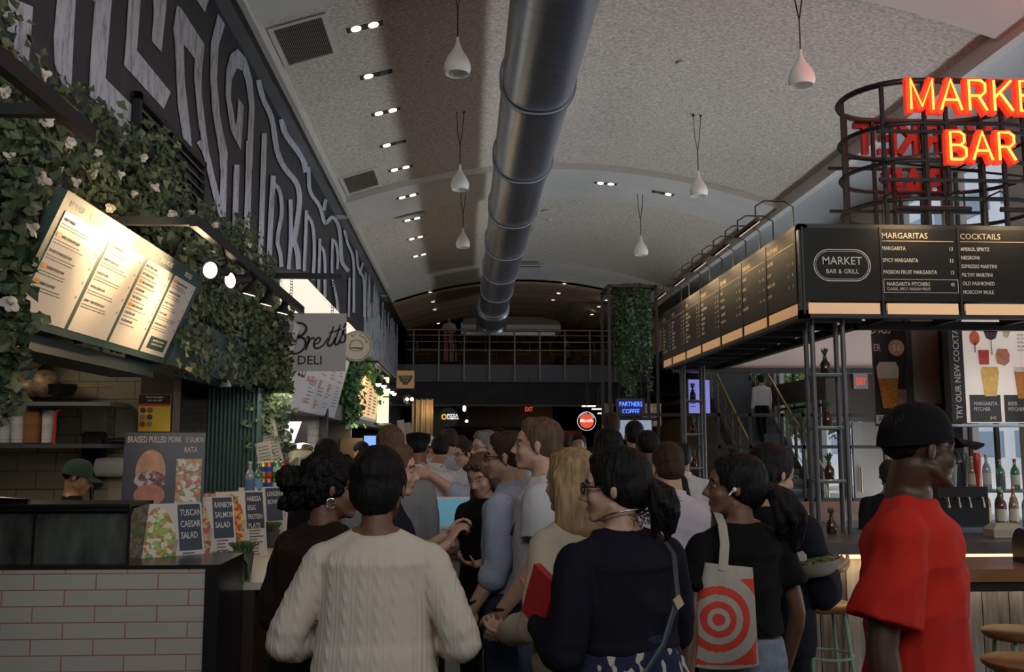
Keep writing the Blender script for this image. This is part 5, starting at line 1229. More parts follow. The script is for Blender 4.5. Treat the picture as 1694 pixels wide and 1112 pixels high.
f = (Vector((0, -.031, 0)), Vector((1, 0, 0)), Vector((0, 0, 1))); MB().slab([Vector((x, -.03, z)) for x, z in ((-.15, .08), (.15, .08), (.12, -.02), (.06, -.08), (.05, -.11), (-.05, -.11), (-.06, -.08), (-.12, -.02))], (0, -1, 0), .003).build('bowl_emblem', M_black, ts, recalc=True)
t_ = MB(); f = (Vector((0, -.034, 0)), Vector((1, 0, 0)), Vector((0, 0, 1))); t_.text('Timo', f, 0, .02, .075, 'CENTER'); t_.text('Tau', f, 0, -.045, .075, 'CENTER'); t_.build('lettering', mat('sign_wood', (.42, .27, .12)), ts)
r2 = empty('track_light', (-1.6, 18.4, 3.15), label='black lamp rail with five bulbs above the glowing menu', cat='track light'); MB().bb((-.02, -1.6, -.02), (.02, 3.0, .02)).build('rail', M_black, r2); MB().bb((-.6, -1.6, -.02), (0, -1.56, .02)).build('bracket_arm', M_black, r2)
for i, (a, b_) in enumerate(((626, 635), (635, 638), (641, 644), (648, 648), (652, 651))):
    p = at(a, b_, X=-1.5); q = p - r2.location; h_ = MB().lathe([(.03, .12), (.06, 0), (.055, 0)], c=q, n=14, cap=False).build('lamp_head', M_black, r2, 60); MB().ell(q, (.05, .05, .05), n=12).build('bulb', M_bulb, h_)
lamp('POINT', 'stall_glow', (-1.5, 17.5, 2.9), 14, WARM, size=.1)
sp = empty('spot_cluster', at(676, 661, Y=18.5), label='chrome twin spot lamp on an arm below the bowl sign', cat='lamp'); MB().ell((0, 0, 0), (.1, .1, .1)).build('lamp_head', mat('chrome2', (.3, .3, .3), .1, metal=1), sp, 60)
for dx in (-.02, .07): MB().ell((dx, -.08, .0), (.035, .03, .035), n=12).build('bulb', M_bulb, sp)
MB().tube([(-.5, 0, .05), (0, 0, .05)], .015, 6).build('arm', M_black, sp)
fz = empty('display_fridge', (-1.35, 19.0, 0), label='pale green grey fridge hood with rounded edge behind the queue', cat='fridge'); MB().bb((-.6, -2, 1.35), (.45, 2.2, 1.68)).build('header', mat('fridge_grey', (.22, .25, .22), .4), fz); MB().bb((-.6, -2, 0), (.4, 2.2, 1.34)).build('cabinet', mat('fridge_lit', (.25, .3, .32), .3), fz)
wb = MB()
lamp('AREA', 'stall_strip', (-1.7, 8.6, 2.14), 14, (1, .9, .75), size=.2, size_y=3)
lamp('AREA', 'stall_strip', (-1.75, 11.5, 2.02), 26, (1, .93, .82), size=.2, size_y=3.4)
lamp('AREA', 'stall_strip', (-1.75, 18, 2.02), 30, (1, .9, .75), size=.2, size_y=5)
lamp('AREA', 'undercroft_lamp', (1.5, 31.5, 2.9), 10, (1, .8, .6), size=1.5)
# far end of the left side
for i, (a, b_, w_, h_, Y) in enumerate(((665, 705, .16, .55, 21.5), (676, 703, .16, .5, 21.8))):
    o = MB().box((0, 0, 0), (w_, .02, h_), Matrix.Rotation(R(-8), 3, 'Y')).build('price_list', mat('poster_pale', (.45, .38, .34), .5)); o.location = at(a, b_, Y=Y); tag(o, ['left', 'right'][i] + ' one of two slanting pale posters on the fridge', 'sign'); MB().box((.03, -.012, -.13), (.05, .004, .2)).build('red_picture', mat('red_ink', (.6, .06, .04)), o); o.location.z = 1.69 + h_ / 2
cu = empty('curtain', (-1.15, 25.2, 1.3), label='gathered golden lit drape at the end of the left stalls', cat='curtain'); m = MB(); m.loft([[Vector((-.28 + i * .028, .03 * math.sin(i * 1.2), 0)) for i in range(21)] + [Vector((.28 - i * .028, .03 * math.sin(i * 1.2) + .02, 0)) for i in range(21)], [Vector((-.28 + i * .028, .03 * math.sin(i * 1.2), 1.6)) for i in range(21)] + [Vector((.28 - i * .028, .03 * math.sin(i * 1.2) + .02, 1.6)) for i in range(21)]]); MB().bb((-.9, -.02, 1.58), (.3, .04, 1.62)).build('rod', M_black, cu); m.build('cloth', mat('gold_drape', (.45, .33, .17), .5), cu, 40, recalc=True)
lamp('POINT', 'drape_lamp', (-1.0, 24.9, 2.6), 6, WARM, size=.05)
S(MB().bb((-1.3, 33.4, 0), (-.75, 33.8, 3.0)).build('wall_column', mat('column_grey', (.16, .15, .13), .6)))
S(MB().bb((-.75, 34.4, 0), (3.2, 34.6, 2.35)).build('wall_black_stall', M_dark))
S(MB().bb((-.75, 34.4, 2.35), (3.2, 34.6, 3.3)).build('wall_stall_header', mat('header_brown', (.055, .045, .035), .7)))
bs = empty('round_sign', at(742, 691, Y=26), label='black round hanging sign with a yellow emblem and white lit word', cat='sign'); MB().lathe([(.27, 0), (.27, .06)], M=Matrix.Rotation(R(90), 3, 'X'), n=32).build('disc', M_black, bs, 40)
MB().tube([(-.12 + .06 * math.cos(t), -.07, .06 * math.sin(t) + .02) for t in [k_ * math.pi / 8 for k_ in range(16)]], .02, 6, closed=True).build('emblem', mat('yellow_lit', (.8, .5, .05), .5, emit=(1, .6, .05), es=.8), bs)
t_ = MB(); MB().bb((-.5, .0, .30), (.0, .02, .32)).build('arm', M_black, bs); t_.text('PIZZA', (Vector((-.04, -.065, 0)), Vector((1, 0, 0)), Vector((0, 0, 1))), 0, .02, .11, bold=1.5); t_.text('ROMANA', (Vector((-.04, -.065, 0)), Vector((1, 0, 0)), Vector((0, 0, 1))), 0, -.05, .075, bold=1.5); t_.build('lettering', mat('lit_letter', (1, 1, 1), .5, emit=(.85, .9, 1), es=1.5), bs)
for i, (a, b_) in enumerate(((768, 676), (772, 697))):
    e = empty('ceiling_spot', at(a, b_, Y=27), label=['larger', 'smaller lower'][i] + ' glowing spot lamp under the upper level', cat='lamp'); MB().ell((0, 0, 0), (.045, .045, .09 if i == 0 else .04), n=12).build('bulb', M_bulb, e); top = 2.98 - e.location.z; MB().tube([(0, .0, .08), (0, 0, top)], .012, 6).build('stem', M_black, e)
# ================================================================ the bar
M_board = mat('board_black', (.007, .007, .007), .5, spec=.2)
M_gilt = mat('lettering_cream', (.55, .42, .28), .5); M_off = mat('lettering_offwhite', (.55, .52, .47), .5)
M_pipe = mat('pipe_grey', (.10, .10, .105), .4, metal=.5)
M_stripglow = mat('strip_panel', (.8, .55, .35), .5, emit=(1, .50, .22), es=.30)
M_brasst = mat('brass_tube', (.25, .2, .12), .35, metal=.9)
BX, BY, Z0, Z1 = 2.2, 6.0, 2.60, 3.10
cn = empty('bar_canopy', (BX, BY, 2.49), label='black steel canopy frame over the bar carrying the drinks boards', cat='canopy')
b = MB()
b.bb((0, 0, 0), (5.2, .06, .05)); b.bb((0, 0, 0), (.06, 4.3, .05)); b.bb((0, 0, .59), (5.2, .05, .63)); b.bb((0, 0, .59), (.05, 4.3, .63)); b.bb((0, .0, 0), (.06, .06, .62)); b.bb((0, 4.24, 0), (.05, 4.3, .62)); b.bb((0, 4.2, 0), (.62, 4.3, .06)); b.bb((.58, 0.6, 0), (.64, 4.3, .06)); b.bb((.6, .6, 0), (5.2, .66, .06))
b.build('frame', M_black, cn); b = MB()
for i in range(9): MB().bb((.06, .45 + i * .45, .03), (.6, .49 + i * .45, .10)).build('cross_bar', M_black, cn)
for i in range(8): MB().bb((.7 + i * .5, .06, .03), (.74 + i * .5, .62, .10)).build('cross_bar', M_black, cn)
MB().bb((.06, .06, .12), (.6, 4.24, .14)).bb((.6, .06, .12), (5.2, .62, .14)).build('inner_tray', mat('tray', (.03, .03, .032), .6), cn)
FF = (Vector((BX, BY, Z0)), Vector((1, 0, 0)), Vector((0, 0, 1)))
def bpanel(fr, a0, a1, label, fn, mats_=(M_off,)):
    O, u, v = fr; n = u.cross(v); e = empty('drinks_board', O + u * a0, label=label, cat='menu board', group='black boards round the bar'); f = (Vector((0, 0, 0)), u, v); w_ = a1 - a0
    MB().rect(f, .008, .0, w_ - .008, .49, lift=.006, t=.03).build('panel', M_board, e, recalc=True)
    g = MB(); g.rect(f, -.005, -.09, .008, .5, lift=.010, t=.03); g.build('divider', M_black, e, recalc=True)
    MB().rect(f, .03, -.085, w_ - .02, -.012, lift=.004, t=.02).build('light_strip', M_stripglow, e, recalc=True)
    h_ = MB(); t_ = MB(); fn(h_, t_, f, w_)
    if h_.v: h_.build('heading', M_gilt, e)
    if t_.v: t_.build('lettering', M_off, e)
    return e
def logo(h_, t_, f, w_):
    for rx, ry, w2 in ((.19, .105, .006), (.178, .093, .003)):
        pts = []
        for k_ in range(24):
            a = math.pi / 2 + math.pi * k_ / 23; pts.append((w_ / 2 - rx + ry + math.cos(a) * ry, .24 + math.sin(a) * ry))
        for k_ in range(24):
            a = -math.pi / 2 + math.pi * k_ / 23; pts.append((w_ / 2 + rx - ry + math.cos(a) * ry, .24 + math.sin(a) * ry))
        t_.stroke(pts, w2, f, lift=.007, t=.001, closed=True)
    t_.text('MARKET', f, w_ / 2, .245, .075, 'CENTER', sx=.95, bold=.3, lift=.007); t_.text('BAR & GRILL', f, w_ / 2, .185, .042, 'CENTER', sx=.9, bold=.3, lift=.007, sp=1.05)
def marg(h_, t_, f, w_):
    h_.text('MARGARITAS', f, .01, .425, .055, sx=.95, bold=.3, lift=.007); h_.rect(f, .01, .405, w_ - .03, .409, lift=.008, t=.001)
    for s_, y_, p_ in (('MARGARITA', .345, '13'), ('SPICY MARGARITA', .265, '13'), ('PASSION FRUIT MARGARITA', .185, '13')):
        t_.text(s_, f, .01, y_, .036, sx=.8, bold=.8, lift=.007); t_.text(p_, f, w_ - .065, y_, .036, sx=.8, bold=.8, lift=.007)
    t_.text('MARGARITA PITCHERS', f, .03, .105, .036, sx=.8, bold=.7, lift=.007); t_.text('45', f, w_ - .065, .105, .034, sx=.85, bold=.7, lift=.007); t_.text('CLASSIC, SPICY, PASSION FRUIT', f, .03, .075, .027, sx=.78, lift=.007)
    t_.stroke([(.012, .06), (w_ - .015, .06), (w_ - .015, .148), (.012, .148)], .003, f, lift=.007, closed=True)
def cock(h_, t_, f, w_):
    h_.text('COCKTAILS', f, .015, .425, .055, sx=.95, bold=.3, lift=.007); h_.rect(f, .015, .405, w_ - .03, .409, lift=.008, t=.001)
    for i, s_ in enumerate(('APEROL SPRITZ', 'NEGRONI', 'ESPRESSO MARTINI', 'FILTHY MARTINI', 'OLD FASHIONED', 'MOSCOW MULE')): t_.text(s_, f, .015, .345 - i * .058, .034, sx=.84, bold=.8, lift=.007)
def generic(seed, n, head):
    def fn(h_, t_, f, w_):
        r_ = random.Random(seed); h_.text(head, f, .03, .42, .05, sx=.8, bold=.3, lift=.007); h_.rect(f, .03, .40, w_ - .04, .404, lift=.008, t=.001)
        it = ['IPA', 'LAGER', 'PILSNER', 'STOUT', 'CIDER', 'PALE ALE', 'MALBEC', 'MERLOT', 'PINOT NOIR', 'CABERNET', 'ROSE', 'CHARDONNAY', 'RIESLING', 'SANCERRE', 'PROSECCO', 'PINOT GRIGIO']
        r_.shuffle(it)
        for i in range(n): t_.text(it[i], f, .03, .34 - i * .31 / n, .034, sx=.85, bold=.6, lift=.007); t_.text(str(r_.choice([9, 10, 12, 14])), f, w_ - .16, .34 - i * .31 / n, .03, bold=.5, lift=.007); t_.text(str(r_.choice([38, 42, 50])), f, w_ - .08, .34 - i * .31 / n, .03, bold=.5, lift=.007)
    return fn
bpanel(FF, .02, .55, 'black board with the outlined MARKET BAR & GRILL oval, at the canopy corner', logo)
bpanel(FF, .55, 1.08, 'black drinks board headed MARGARITAS beside the oval board', marg)
bpanel(FF, 1.08, 1.70, 'black drinks board headed COCKTAILS at the right edge', cock)
FS = (Vector((BX, 10.25, Z0)), Vector((0, -1, 0)), Vector((0, 0, 1)))
ed = [at(x_, 560, X=BX).y for x_ in (1097, 1112, 1135, 1161, 1193.5, 1230.5, 1272, 1323)]
hd_ = ['BOTTLES', 'SPIRITS', 'CANS', 'ON DRAFT', 'RED WINE', 'SPARKLING', 'WHITE WINE']
for i in range(7): bpanel(FS, 10.25 - ed[i], 10.25 - ed[i + 1], 'side board of the bar canopy headed %s, %s' % (hd_[i], ['farthest one', 'second from the far end', 'third from the far end', 'middle of the side row', 'third from the corner', 'second from the corner', 'next to the corner'][i]), generic(i, (8, 8, 8, 7, 5, 4, 4)[i], hd_[i]))
# gooseneck linear lamps
def goose(p, d, label, L=.55):
    e = empty('picture_light', p, label=label, cat='lamp', group='gooseneck strip lamps on the canopy'); d = Vector(d); o = Vector((-1, 0, 0)) if abs(d.y) > .5 else Vector((0, -1, 0))
    MB().tube([d * -L / 2, d * L / 2], .018, 8).build('lamp_tube', M_black, e, 60)
    a = MB()
    for s_ in (-.42, .42):
        c_ = d * L * s_; a.tube([c_, c_ + Vector((0, 0, .10)), c_ - o * .06 + Vector((0, 0, .14)), c_ - o * .2 + Vector((0, 0, .14)), c_ - o * .26 + Vector((0, 0, .10)), c_ - o * .26 + Vector((0, 0, -.08))], .006, 6)
    a.build('arm', M_black, e, 60)
    n_ = -o * .95 + Vector((0, 0, -.35)); MB().bar(d * -L * .46 + n_ * .016, d * L * .46 + n_ * .016, .012, .012).build('light_strip', mat('led_dots', (1, .8, .6), .5, emit=(1, .75, .5), es=1.5), e)
    l = lamp('AREA', 'board_light', Vector(p) + n_ * .03, 2.4, (1, .70, .38), size=L * .7, size_y=.03); aim(l, Vector(p) - o * .26 + Vector((0, 0, -.22)))
for i, y in enumerate((6.35, 7.05, 7.75, 8.5, 9.3)): goose((BX - .24, y, 3.17 - .0), (0, 1, 0), 'black gooseneck strip lamp over the side boards, %s' % ['nearest the corner', 'second from the corner', 'middle one', 'second from the far end', 'at the far end'][i], .42 if i else .5)
goose((3.0, BY - .24, 3.17), (1, 0, 0), 'black gooseneck strip lamp over the MARGARITAS board', .5); goose((3.7, BY - .24, 3.17), (1, 0, 0), 'black gooseneck strip lamp over the COCKTAILS board', .5)
# pipe posts with glass shelves
def posts(x, y, h, label, shelves, w_=.21, d_=.12, z0=1.07, pl=True):
    e = empty('shelf_post', (x, y, z0), label=label, cat='shelf')
    for sx in (-1, 1):
        for sy in (-1, 1): MB().tube([(sx * w_ / 2, sy * d_ / 2, 0), (sx * w_ / 2, sy * d_ / 2, h)], .017, 10).build('post', M_pipe, e, 60)
    for z in shelves:
        MB().bb((-w_ / 2, -d_ / 2, z), (w_ / 2, d_ / 2, z + .008)).build('glass_shelf', mat('shelf_glass', (.35, .5, .42), .1, alpha=.75), e)
    q = MB()
    for z in shelves:
        for sy in (-1, 1): q.tube([(-w_ / 2, sy * d_ / 2, z - .01), (w_ / 2, sy * d_ / 2, z - .01)], .008, 6)
    q.build('shelf_bracket', M_pipe, e, 60); return e
def sprig(p, label, s=1.0):
    e = empty('plant_bottle', p, label=label, cat='potted plant', group='little brown bottles with succulents')
    MB().lathe([(.03 * s, 0), (.034 * s, .01 * s), (.034 * s, .07 * s), (.014 * s, .10 * s), (.014 * s, .12 * s)], n=16).build('bottle', mat('amber_glass', (.04, .012, .006), .1), e, 50)
    m = MB(); r_ = random.Random(int(p[2] * 100))
    for i in range(22):
        a = r_.uniform(0, 6.28); o = r_.uniform(.2, 1); m.tube([(0, 0, .11 * s), (math.cos(a) * .02 * o * s, math.sin(a) * .02 * o * s, .15 * s), (math.cos(a) * .05 * o * s, math.sin(a) * .05 * o * s, (.20 - .04 * o) * s)], [.004, .006, .001], 4)
    m.build('leaves', mat('succulent', (.05, .085, .055), .6), e, 60)
posts(2.44, 6.24, 1.43, 'four grey pipe posts with three glass shelves on the bar corner', (.35, .705, 1.06))
for z, l in ((0, 'succulent in a brown bottle standing on the counter between the posts'), (.358, 'succulent in a brown bottle on the lowest glass shelf'), (.713, 'succulent in a brown bottle on the middle glass shelf'), (1.068, 'succulent in a brown bottle on the top glass shelf')): sprig((2.44, 6.24, 1.071 + z), l, .95)
posts(2.42, 9.9, 1.43, 'four grey pipe posts with shelves at the far end of the bar', (.35, .705, 1.06))
for z, l in ((.358, 'succulent bottle on the far posts, lowest shelf'), (.713, 'succulent bottle on the far posts, middle shelf'), (1.068, 'succulent bottle on the far posts, top shelf')): sprig((2.42, 9.9, 1.071 + z), l, .95)
# counter with reclaimed boards
M_recl = planks('reclaimed_boards', [(.05, .035, .02), (.18, .15, .11), (.33, .31, .27), (.42, .41, .37)], .17, axis=0, grain=(5, 5, .5), gap=.04, ns=9)
M_recl2 = planks('reclaimed_boards_side', [(.05, .035, .02), (.18, .15, .11), (.33, .31, .27), (.42, .41, .37)], .17, axis=1, grain=(5, 5, .5), gap=.04, ns=9)
M_conc = mat('bar_top', (.09, .08, .075), .3, noise_s=8, noise_a=.3)
bc = empty('bar_counter', (2.0, 5.65, 0), label='L shaped bar with dark stone top and weathered white boards', cat='bar')
b = MB(); b.bb((0, 0, 1.0), (5.5, .62, 1.07)); b.bb((0, .62, 1.0), (.75, 4.5, 1.07)); b.build('worktop', M_conc, bc)
MB().bb((.13, .14, 0), (5.5, .2, 1.0)).build('front_boards', M_recl, bc); MB().bb((.12, .2, 0), (.17, 4.4, 1.0)).build('side_boards', M_recl2, bc)
b = MB(); b.bb((.12, .10, .965), (5.4, .13, .985)); b.bb((.085, .12, .965), (.115, 4.3, .985)); b.build('light_strip', mat('counter_led', (1, .7, .4), .5, emit=(1, .60, .26), es=4), bc)
l = lamp('AREA', 'counter_light', (4.6, 5.72, .96), 9, (1, .62, .28), size=5, size_y=.04); l = lamp('AREA', 'counter_light', (2.06, 7.9, .96), 8, (1, .62, .28), size=.04, size_y=4.2)
b = MB(); b.bb((0, 4.0, .05), (.06, 4.05, 1.0)); 
# back bar island
ib = empty('back_bar', (4.6, 7.9, 0), label='dark back bar island holding bottles behind the bar', cat='bar'); MB().bb((-1.4, -.3, 0), (2.0, .4, .95)).build('body', M_brownp, ib); MB().bb((-1.45, -.35, .95), (2.05, .45, .99)).build('worktop', M_steel, ib); MB().bb((-.2, .05, 1.25), (2.0, .35, 1.27)).build('upper_shelf', M_steel, ib)
MB().bb((4.16, 7.95, 0), (4.30, 8.1, 2.9)).build('column', M_black); S(bpy.data.objects['column']).name = 'trim_15'
rg = random.Random(12); bcol = [(.25, .14, .05), (.06, .12, .05), (.35, .35, .33), (.3, .22, .1), (.12, .05, .03), (.3, .32, .35), (.08, .2, .08)]; lcol = [(.6, .58, .5), (.5, .1, .06), (.55, .5, .3), (.1, .1, .12)]
names = ['amber bottle', 'dark green bottle', 'clear bottle', 'golden bottle', 'brown bottle', 'clear blue tinted bottle', 'green bottle']
k_ = 0
for row, (yy, zz_, x0, x1, n) in enumerate(((7.66, .99, 3.76, 5.2, 13), (7.80, .99, 3.80, 5.2, 12), (8.1, 1.27, 4.45, 5.6, 9))):
    for i in range(n):
        ci = rg.randrange(7); hh_ = rg.uniform(.26, .33)
        bottle((x0 + (x1 - x0) * i / n + rg.uniform(-.01, .01), yy, zz_ + .001), hh_, rg.uniform(.034, .042), bcol[ci], 'liquor bottle standing in the %s of the back bar' % ['front row', 'second row', 'raised row'][row], cap=rg.choice([(.02, .02, .02), (.5, .4, .2), (.6, .6, .6), (.5, .05, .04)]), group='liquor bottles in the %s of the back bar' % ['front row', 'second row', 'raised row'][row], lab=rg.choice(lcol), name='liquor_bottle')
tp = empty('tap_tower', at(1594, 800, Y=6.9), label='beer tap tower with red and green handles behind the man in red', cat='taps'); tp.location.z = 1.07
MB().bb((-.22, -.04, 0), (.16, .04, .28)).build('tower', M_black, tp)
MB().bb((-.24, -.24, -.08), (.18, .12, -.0)).build('drip_tray', M_steel, tp)
for i, (x_, c_, nm) in enumerate(((-.18, (.05, .2, .06), 'green'), (-.10, (.3, .28, .25), 'pale'), (-.02, (.03, .03, .03), 'black'), (.08, (.55, .03, .02), 'red'))):
    h_ = MB().lathe([(.012, .28), (.016, .34), (.026, .44), (.028, .50), (.02, .53)], c=(x_, -.06, 0), n=14).build('tap_handle', mat('tap_' + nm, c_, .35), tp, 50); h_['label'] = nm + ' tap handle'
    MB().tube([(x_, -.04, .2), (x_, -.1, .2), (x_, -.12, .13)], .012, 8).build('spout', mat('chrome', (.6, .55, .45)), tp, 60)
# stemware rack under the light box
# posters and light box
def pos(a, b_, c_, d_, Y): p = at(a, d_, Y=Y); q = at(c_, b_, Y=Y); return p, q.x - p.x, q.z - p.z
p, w_, h_ = pos(1450, 537, 1506, 705, 8.3)
pe = empty('beer_poster', p, label='tall dark poster with a beer glass and a round $6 price spot', cat='poster'); f = (Vector((0, 0, 0)), Vector((1, 0, 0)), Vector((0, 0, 1)))
MB().rect(f, 0, 0, w_, h_ + .1, lift=0, t=.03).build('panel', mat('poster_black', (.02, .016, .014), .3), pe, recalc=True)
MB().rect(f, w_ * .40, .18, w_, .33, lift=.003, t=.002).build('bar_picture', mat('bar_pic', (.25, .13, .07), .4, noise_s=12, noise_a=.6), pe, recalc=True)
MB().slab([Vector((x_, -.004, z)) for x_, z in ((.07, .16), (.18, .16), (.22, .43), (.03, .43))], (0, -1, 0), .003).build('beer_picture', mat('beer_amber', (.55, .22, .03), .3, noise_s=30, noise_a=.3), pe, recalc=True)
MB().slab([Vector((x_, -.004, z)) for x_, z in ((.03, .43), (.22, .43), (.225, .53), (.2, .58), (.05, .58), (.02, .53))], (0, -1, 0), .003).build('foam_picture', mat('foam', (.65, .58, .45), .5), pe, recalc=True)
MB().disc(f, w_ * .6, .71, .075, lift=.003, t=.002).build('price_spot', mat('price_tan', (.45, .30, .18), .5), pe, recalc=True)
t_ = MB(); t_.text('$6', f, w_ * .6, .68, .085, 'CENTER', bold=.5, lift=.004); t_.text('D ASS', f, -.02, .84, .09, sx=.8, bold=.5, lift=.003, shear=.1); t_.text('ER', f, .0, .68, .09, sx=.7, bold=.6, lift=.003); t_.build('lettering', mat('poster_letter', (.75, .6, .5)), pe)
t_ = MB(); MB().rect(f, 0, .02, w_, .10, lift=.003, t=.002).build('footer', M_off, pe, recalc=True); t_.text('Refreshing', f, .02, .04, .07, sx=.75, bold=.6, lift=.004, shear=.2); t_.build('footer_text', M_black, pe)
p, w_, h_ = pos(1513, 537, 1568, 668, 8.0)
me_ = empty('mesh_screen', p, label='black framed perforated metal screen between the beer poster and cocktail box', cat='screen'); q = MB(); q.bb((-.05, 0, -.03), (0, .04, h_ + .1)); q.bb((w_, 0, -.03), (w_ + .03, .04, h_ + .1)); q.bb((0, 0, -.03), (w_, .04, 0)); q.build('frame', M_black, me_)
def perf():
    m = bpy.data.materials.new('perforated'); m.use_nodes = True; nt = m.node_tree; b_ = nt.nodes['Principled BSDF']; tc = nt.nodes.new('ShaderNodeTexCoord'); mp = nt.nodes.new('ShaderNodeMapping'); mp.inputs['Scale'].default_value = (70, 70, 70); v = nt.nodes.new('ShaderNodeTexVoronoi'); v.inputs['Randomness'].default_value = 0; v.inputs['Scale'].default_value = 1
    mp.inputs['Rotation'].default_value = (0, R(45), 0); nt.links.new(tc.outputs['Object'], mp.inputs[0]); nt.links.new(mp.outputs[0], v.inputs['Vector']); r = nt.nodes.new('ShaderNodeValToRGB'); r.color_ramp.elements[0].position = .3; r.color_ramp.elements[0].color = (.02, .02, .02, 1); r.color_ramp.elements[1].position = .42; r.color_ramp.elements[1].color = (.22, .20, .17, 1); nt.links.new(v.outputs['Distance'], r.inputs[0]); nt.links.new(r.outputs[0], b_.inputs['Base Color']); b_.inputs['Roughness'].default_value = .5; return m
MB().bb((0, .015, 0), (w_, .02, h_ + .1)).build('mesh_sheet', perf(), me_)
p, w_, h_ = pos(1576, 537, 1760, 700, 7.5)
cb = empty('light_box', p, label='white lit cocktail light box with drink pictures reading TRY OUR NEW COCKTAILS', cat='sign'); HH = h_ + .08
MB().rect(f, 0, 0, w_, HH, lift=0, t=.1).build('casing', M_black, cb, recalc=True)
MB().rect(f, .12, .0, w_, HH, lift=.004, t=.004).build('lit_face', mat('lit_face', (.75, .7, .64), .5, emit=(1, .92, .82), es=.22), cb, recalc=True)
t_ = MB(); t_.text('TRY OUR NEW COCKTAILS', (Vector((0, 0, 0)), Vector((0, 0, 1)), Vector((-1, 0, 0))), .03, -.085, .072, sx=.92, bold=.4, lift=.003)
# facing the hall: letters run upwards, tops to the left
t_.build('vertical_lettering', M_off, cb)
M_dk = mat('panel_dark', (.02, .022, .025), .4)
t_ = MB()
for a, s1, s2, s3 in ((.15, 'MARGARITA', 'PITCHER', '$45'), (.44, 'BEER', 'PITCHER', '$40')):
    MB().rect(f, a, .01, a + .26, .23, lift=.007, t=.002).build('caption_panel', M_dk, cb, recalc=True); t_.text(s1, f, a + .03, .145, .042, sx=.85, bold=.5, lift=.009); t_.text(s2, f, a + .03, .10, .042, sx=.85, bold=.5, lift=.009); t_.text(s3, f, a + .16, .03, .038, bold=.5, lift=.009)
t_.build('caption_text', M_off, cb)
t_ = MB()
for q_, s_ in enumerate(('APEROL SPRITZ', 'FILTHY MARTINI', 'ESPRESSO MARTINI', 'NEGRONI', 'MOSCOW MULE')): t_.text(s_, f, .58, .72 - q_ * .032, .026, sx=.9, lift=.006)
t_.build('drink_list', mat('grey_ink', (.2, .2, .22)), cb)
def pic(nm, pts, c_, **k_): MB().slab([Vector((x_, -.0075, z)) for x_, z in pts], (0, -1, 0), .002).build(nm, mat('pic_' + nm + '%.1f' % c_[0], c_, .35, noise_s=25, noise_a=.2), cb, recalc=True)
el_ = lambda cx, cz, rx, rz: [(cx + rx * math.cos(t), cz + rz * math.sin(t)) for t in [k_ * math.pi / 12 for k_ in range(24)]]
pic('spritz_picture', el_(.22, .70, .042, .06), (.6, .12, .03)); pic('stem_picture', [(.215, .58), (.225, .58), (.225, .66), (.215, .66)], (.35, .2, .15)); pic('espresso_picture', [(.30, .76), (.42, .76), (.40, .70), (.36, .68), (.32, .70)], (.04, .02, .015)); pic('coupe_foam_picture', el_(.36, .76, .06, .012), (.5, .38, .25)); pic('coupe_stem_picture', [(.356, .56), (.364, .56), (.364, .68), (.356, .68)], (.3, .28, .25))
pic('martini_picture', [(.46, .78), (.53, .76), (.50, .70), (.47, .71)], (.5, .5, .3)); pic('negroni_picture', [(.25, .48), (.33, .48), (.335, .60), (.245, .60)], (.5, .05, .03)); pic('mule_picture', [(.40, .49), (.46, .47), (.50, .50), (.51, .56), (.49, .61), (.41, .61), (.39, .56)], (.5, .2, .12))
pic('margarita_picture', [(.28, .22), (.38, .22), (.41, .42), (.40, .46), (.27, .46), (.26, .42)], (.7, .45, .12)); pic('beer_jug_picture', [(.56, .20), (.66, .20), (.69, .42), (.54, .42)], (.45, .18, .03)); pic('beer_foam_picture', [(.54, .42), (.69, .42), (.68, .46), (.55, .46)], (.65, .6, .5))
lamp('AREA', 'lightbox_glow', (4.3, 7.3, 2.1), .6, (1, .9, .8), rot=(R(90), 0, 0), size=.6)
gr = empty('glass_rack', (4.35, 7.5, p.z - .12), label='hanging steel rack under the cocktail light box', cat='rack'); m = MB(); m.bb((-.6, -.1, .09), (.7, .2, .11)); m.build('rail', M_steel, gr)
# bulkhead and window band behind the canopy
S(MB().bb((3.1, 12.0, 2.66), (6.2, 12.1, 3.4)).build('wall_bulkhead', mat('bulkhead_pink', (.40, .32, .29), .6, noise_s=1.5, noise_a=.06)))
S(MB().bb((2.7, 11.95, 2.60), (7.0, 12.12, 2.66)).build('trim_16', M_black))
# exit sign and dark doorcase on the right
ex = empty('exit_sign', at(1423, 630, Y=15.0), label='lit EXIT sign with twin emergency lamps on the dark doorcase', cat='sign'); MB().box((0, 0, 0), (.24, .04, .27)).build('casing', mat('exit_grey', (.3, .29, .27), .5), ex); t_ = MB(); t_.text('EXIT', (Vector((0, -.022, 0)), Vector((1, 0, 0)), Vector((0, 0, 1))), 0, -.07, .17, 'CENTER', sx=.5, bold=1); t_.build('lettering', mat('exit_red', (.8, .05, .03), .5, emit=(1, .08, .04), es=1.0), ex)
for sx in (-.07, .07): MB().ell((sx, -.02, .2), (.045, .04, .045), n=12).build('emergency_lamp', mat('grey_lamp', (.25, .25, .25), .4), ex)
ex.location = at(1423, 630, Y=15.06)
S(MB().bb((5.9, 15.1, 2.05), (7.55, 15.3, 3.4)).build('wall_doorcase', M_brown))
d1 = S(MB().bb((6.25, 15.15, 0), (6.3, 15.25, 2.05)).build('door_frame', M_brown)); d1.name = 'trim_17'
dr = empty('door_1', (6.95, 15.2, 0)); dr['kind'] = 'structure'; MB().bb((-.6, -.03, 0), (.6, .03, 2.04)).build('door_leaf', mat('door_grey', (.22, .20, .18), .5), dr); MB().tube([(-.5, -.06, .9), (-.5, -.06, 1.3)], .015, 6).build('door_handle', M_brass, dr, 60)
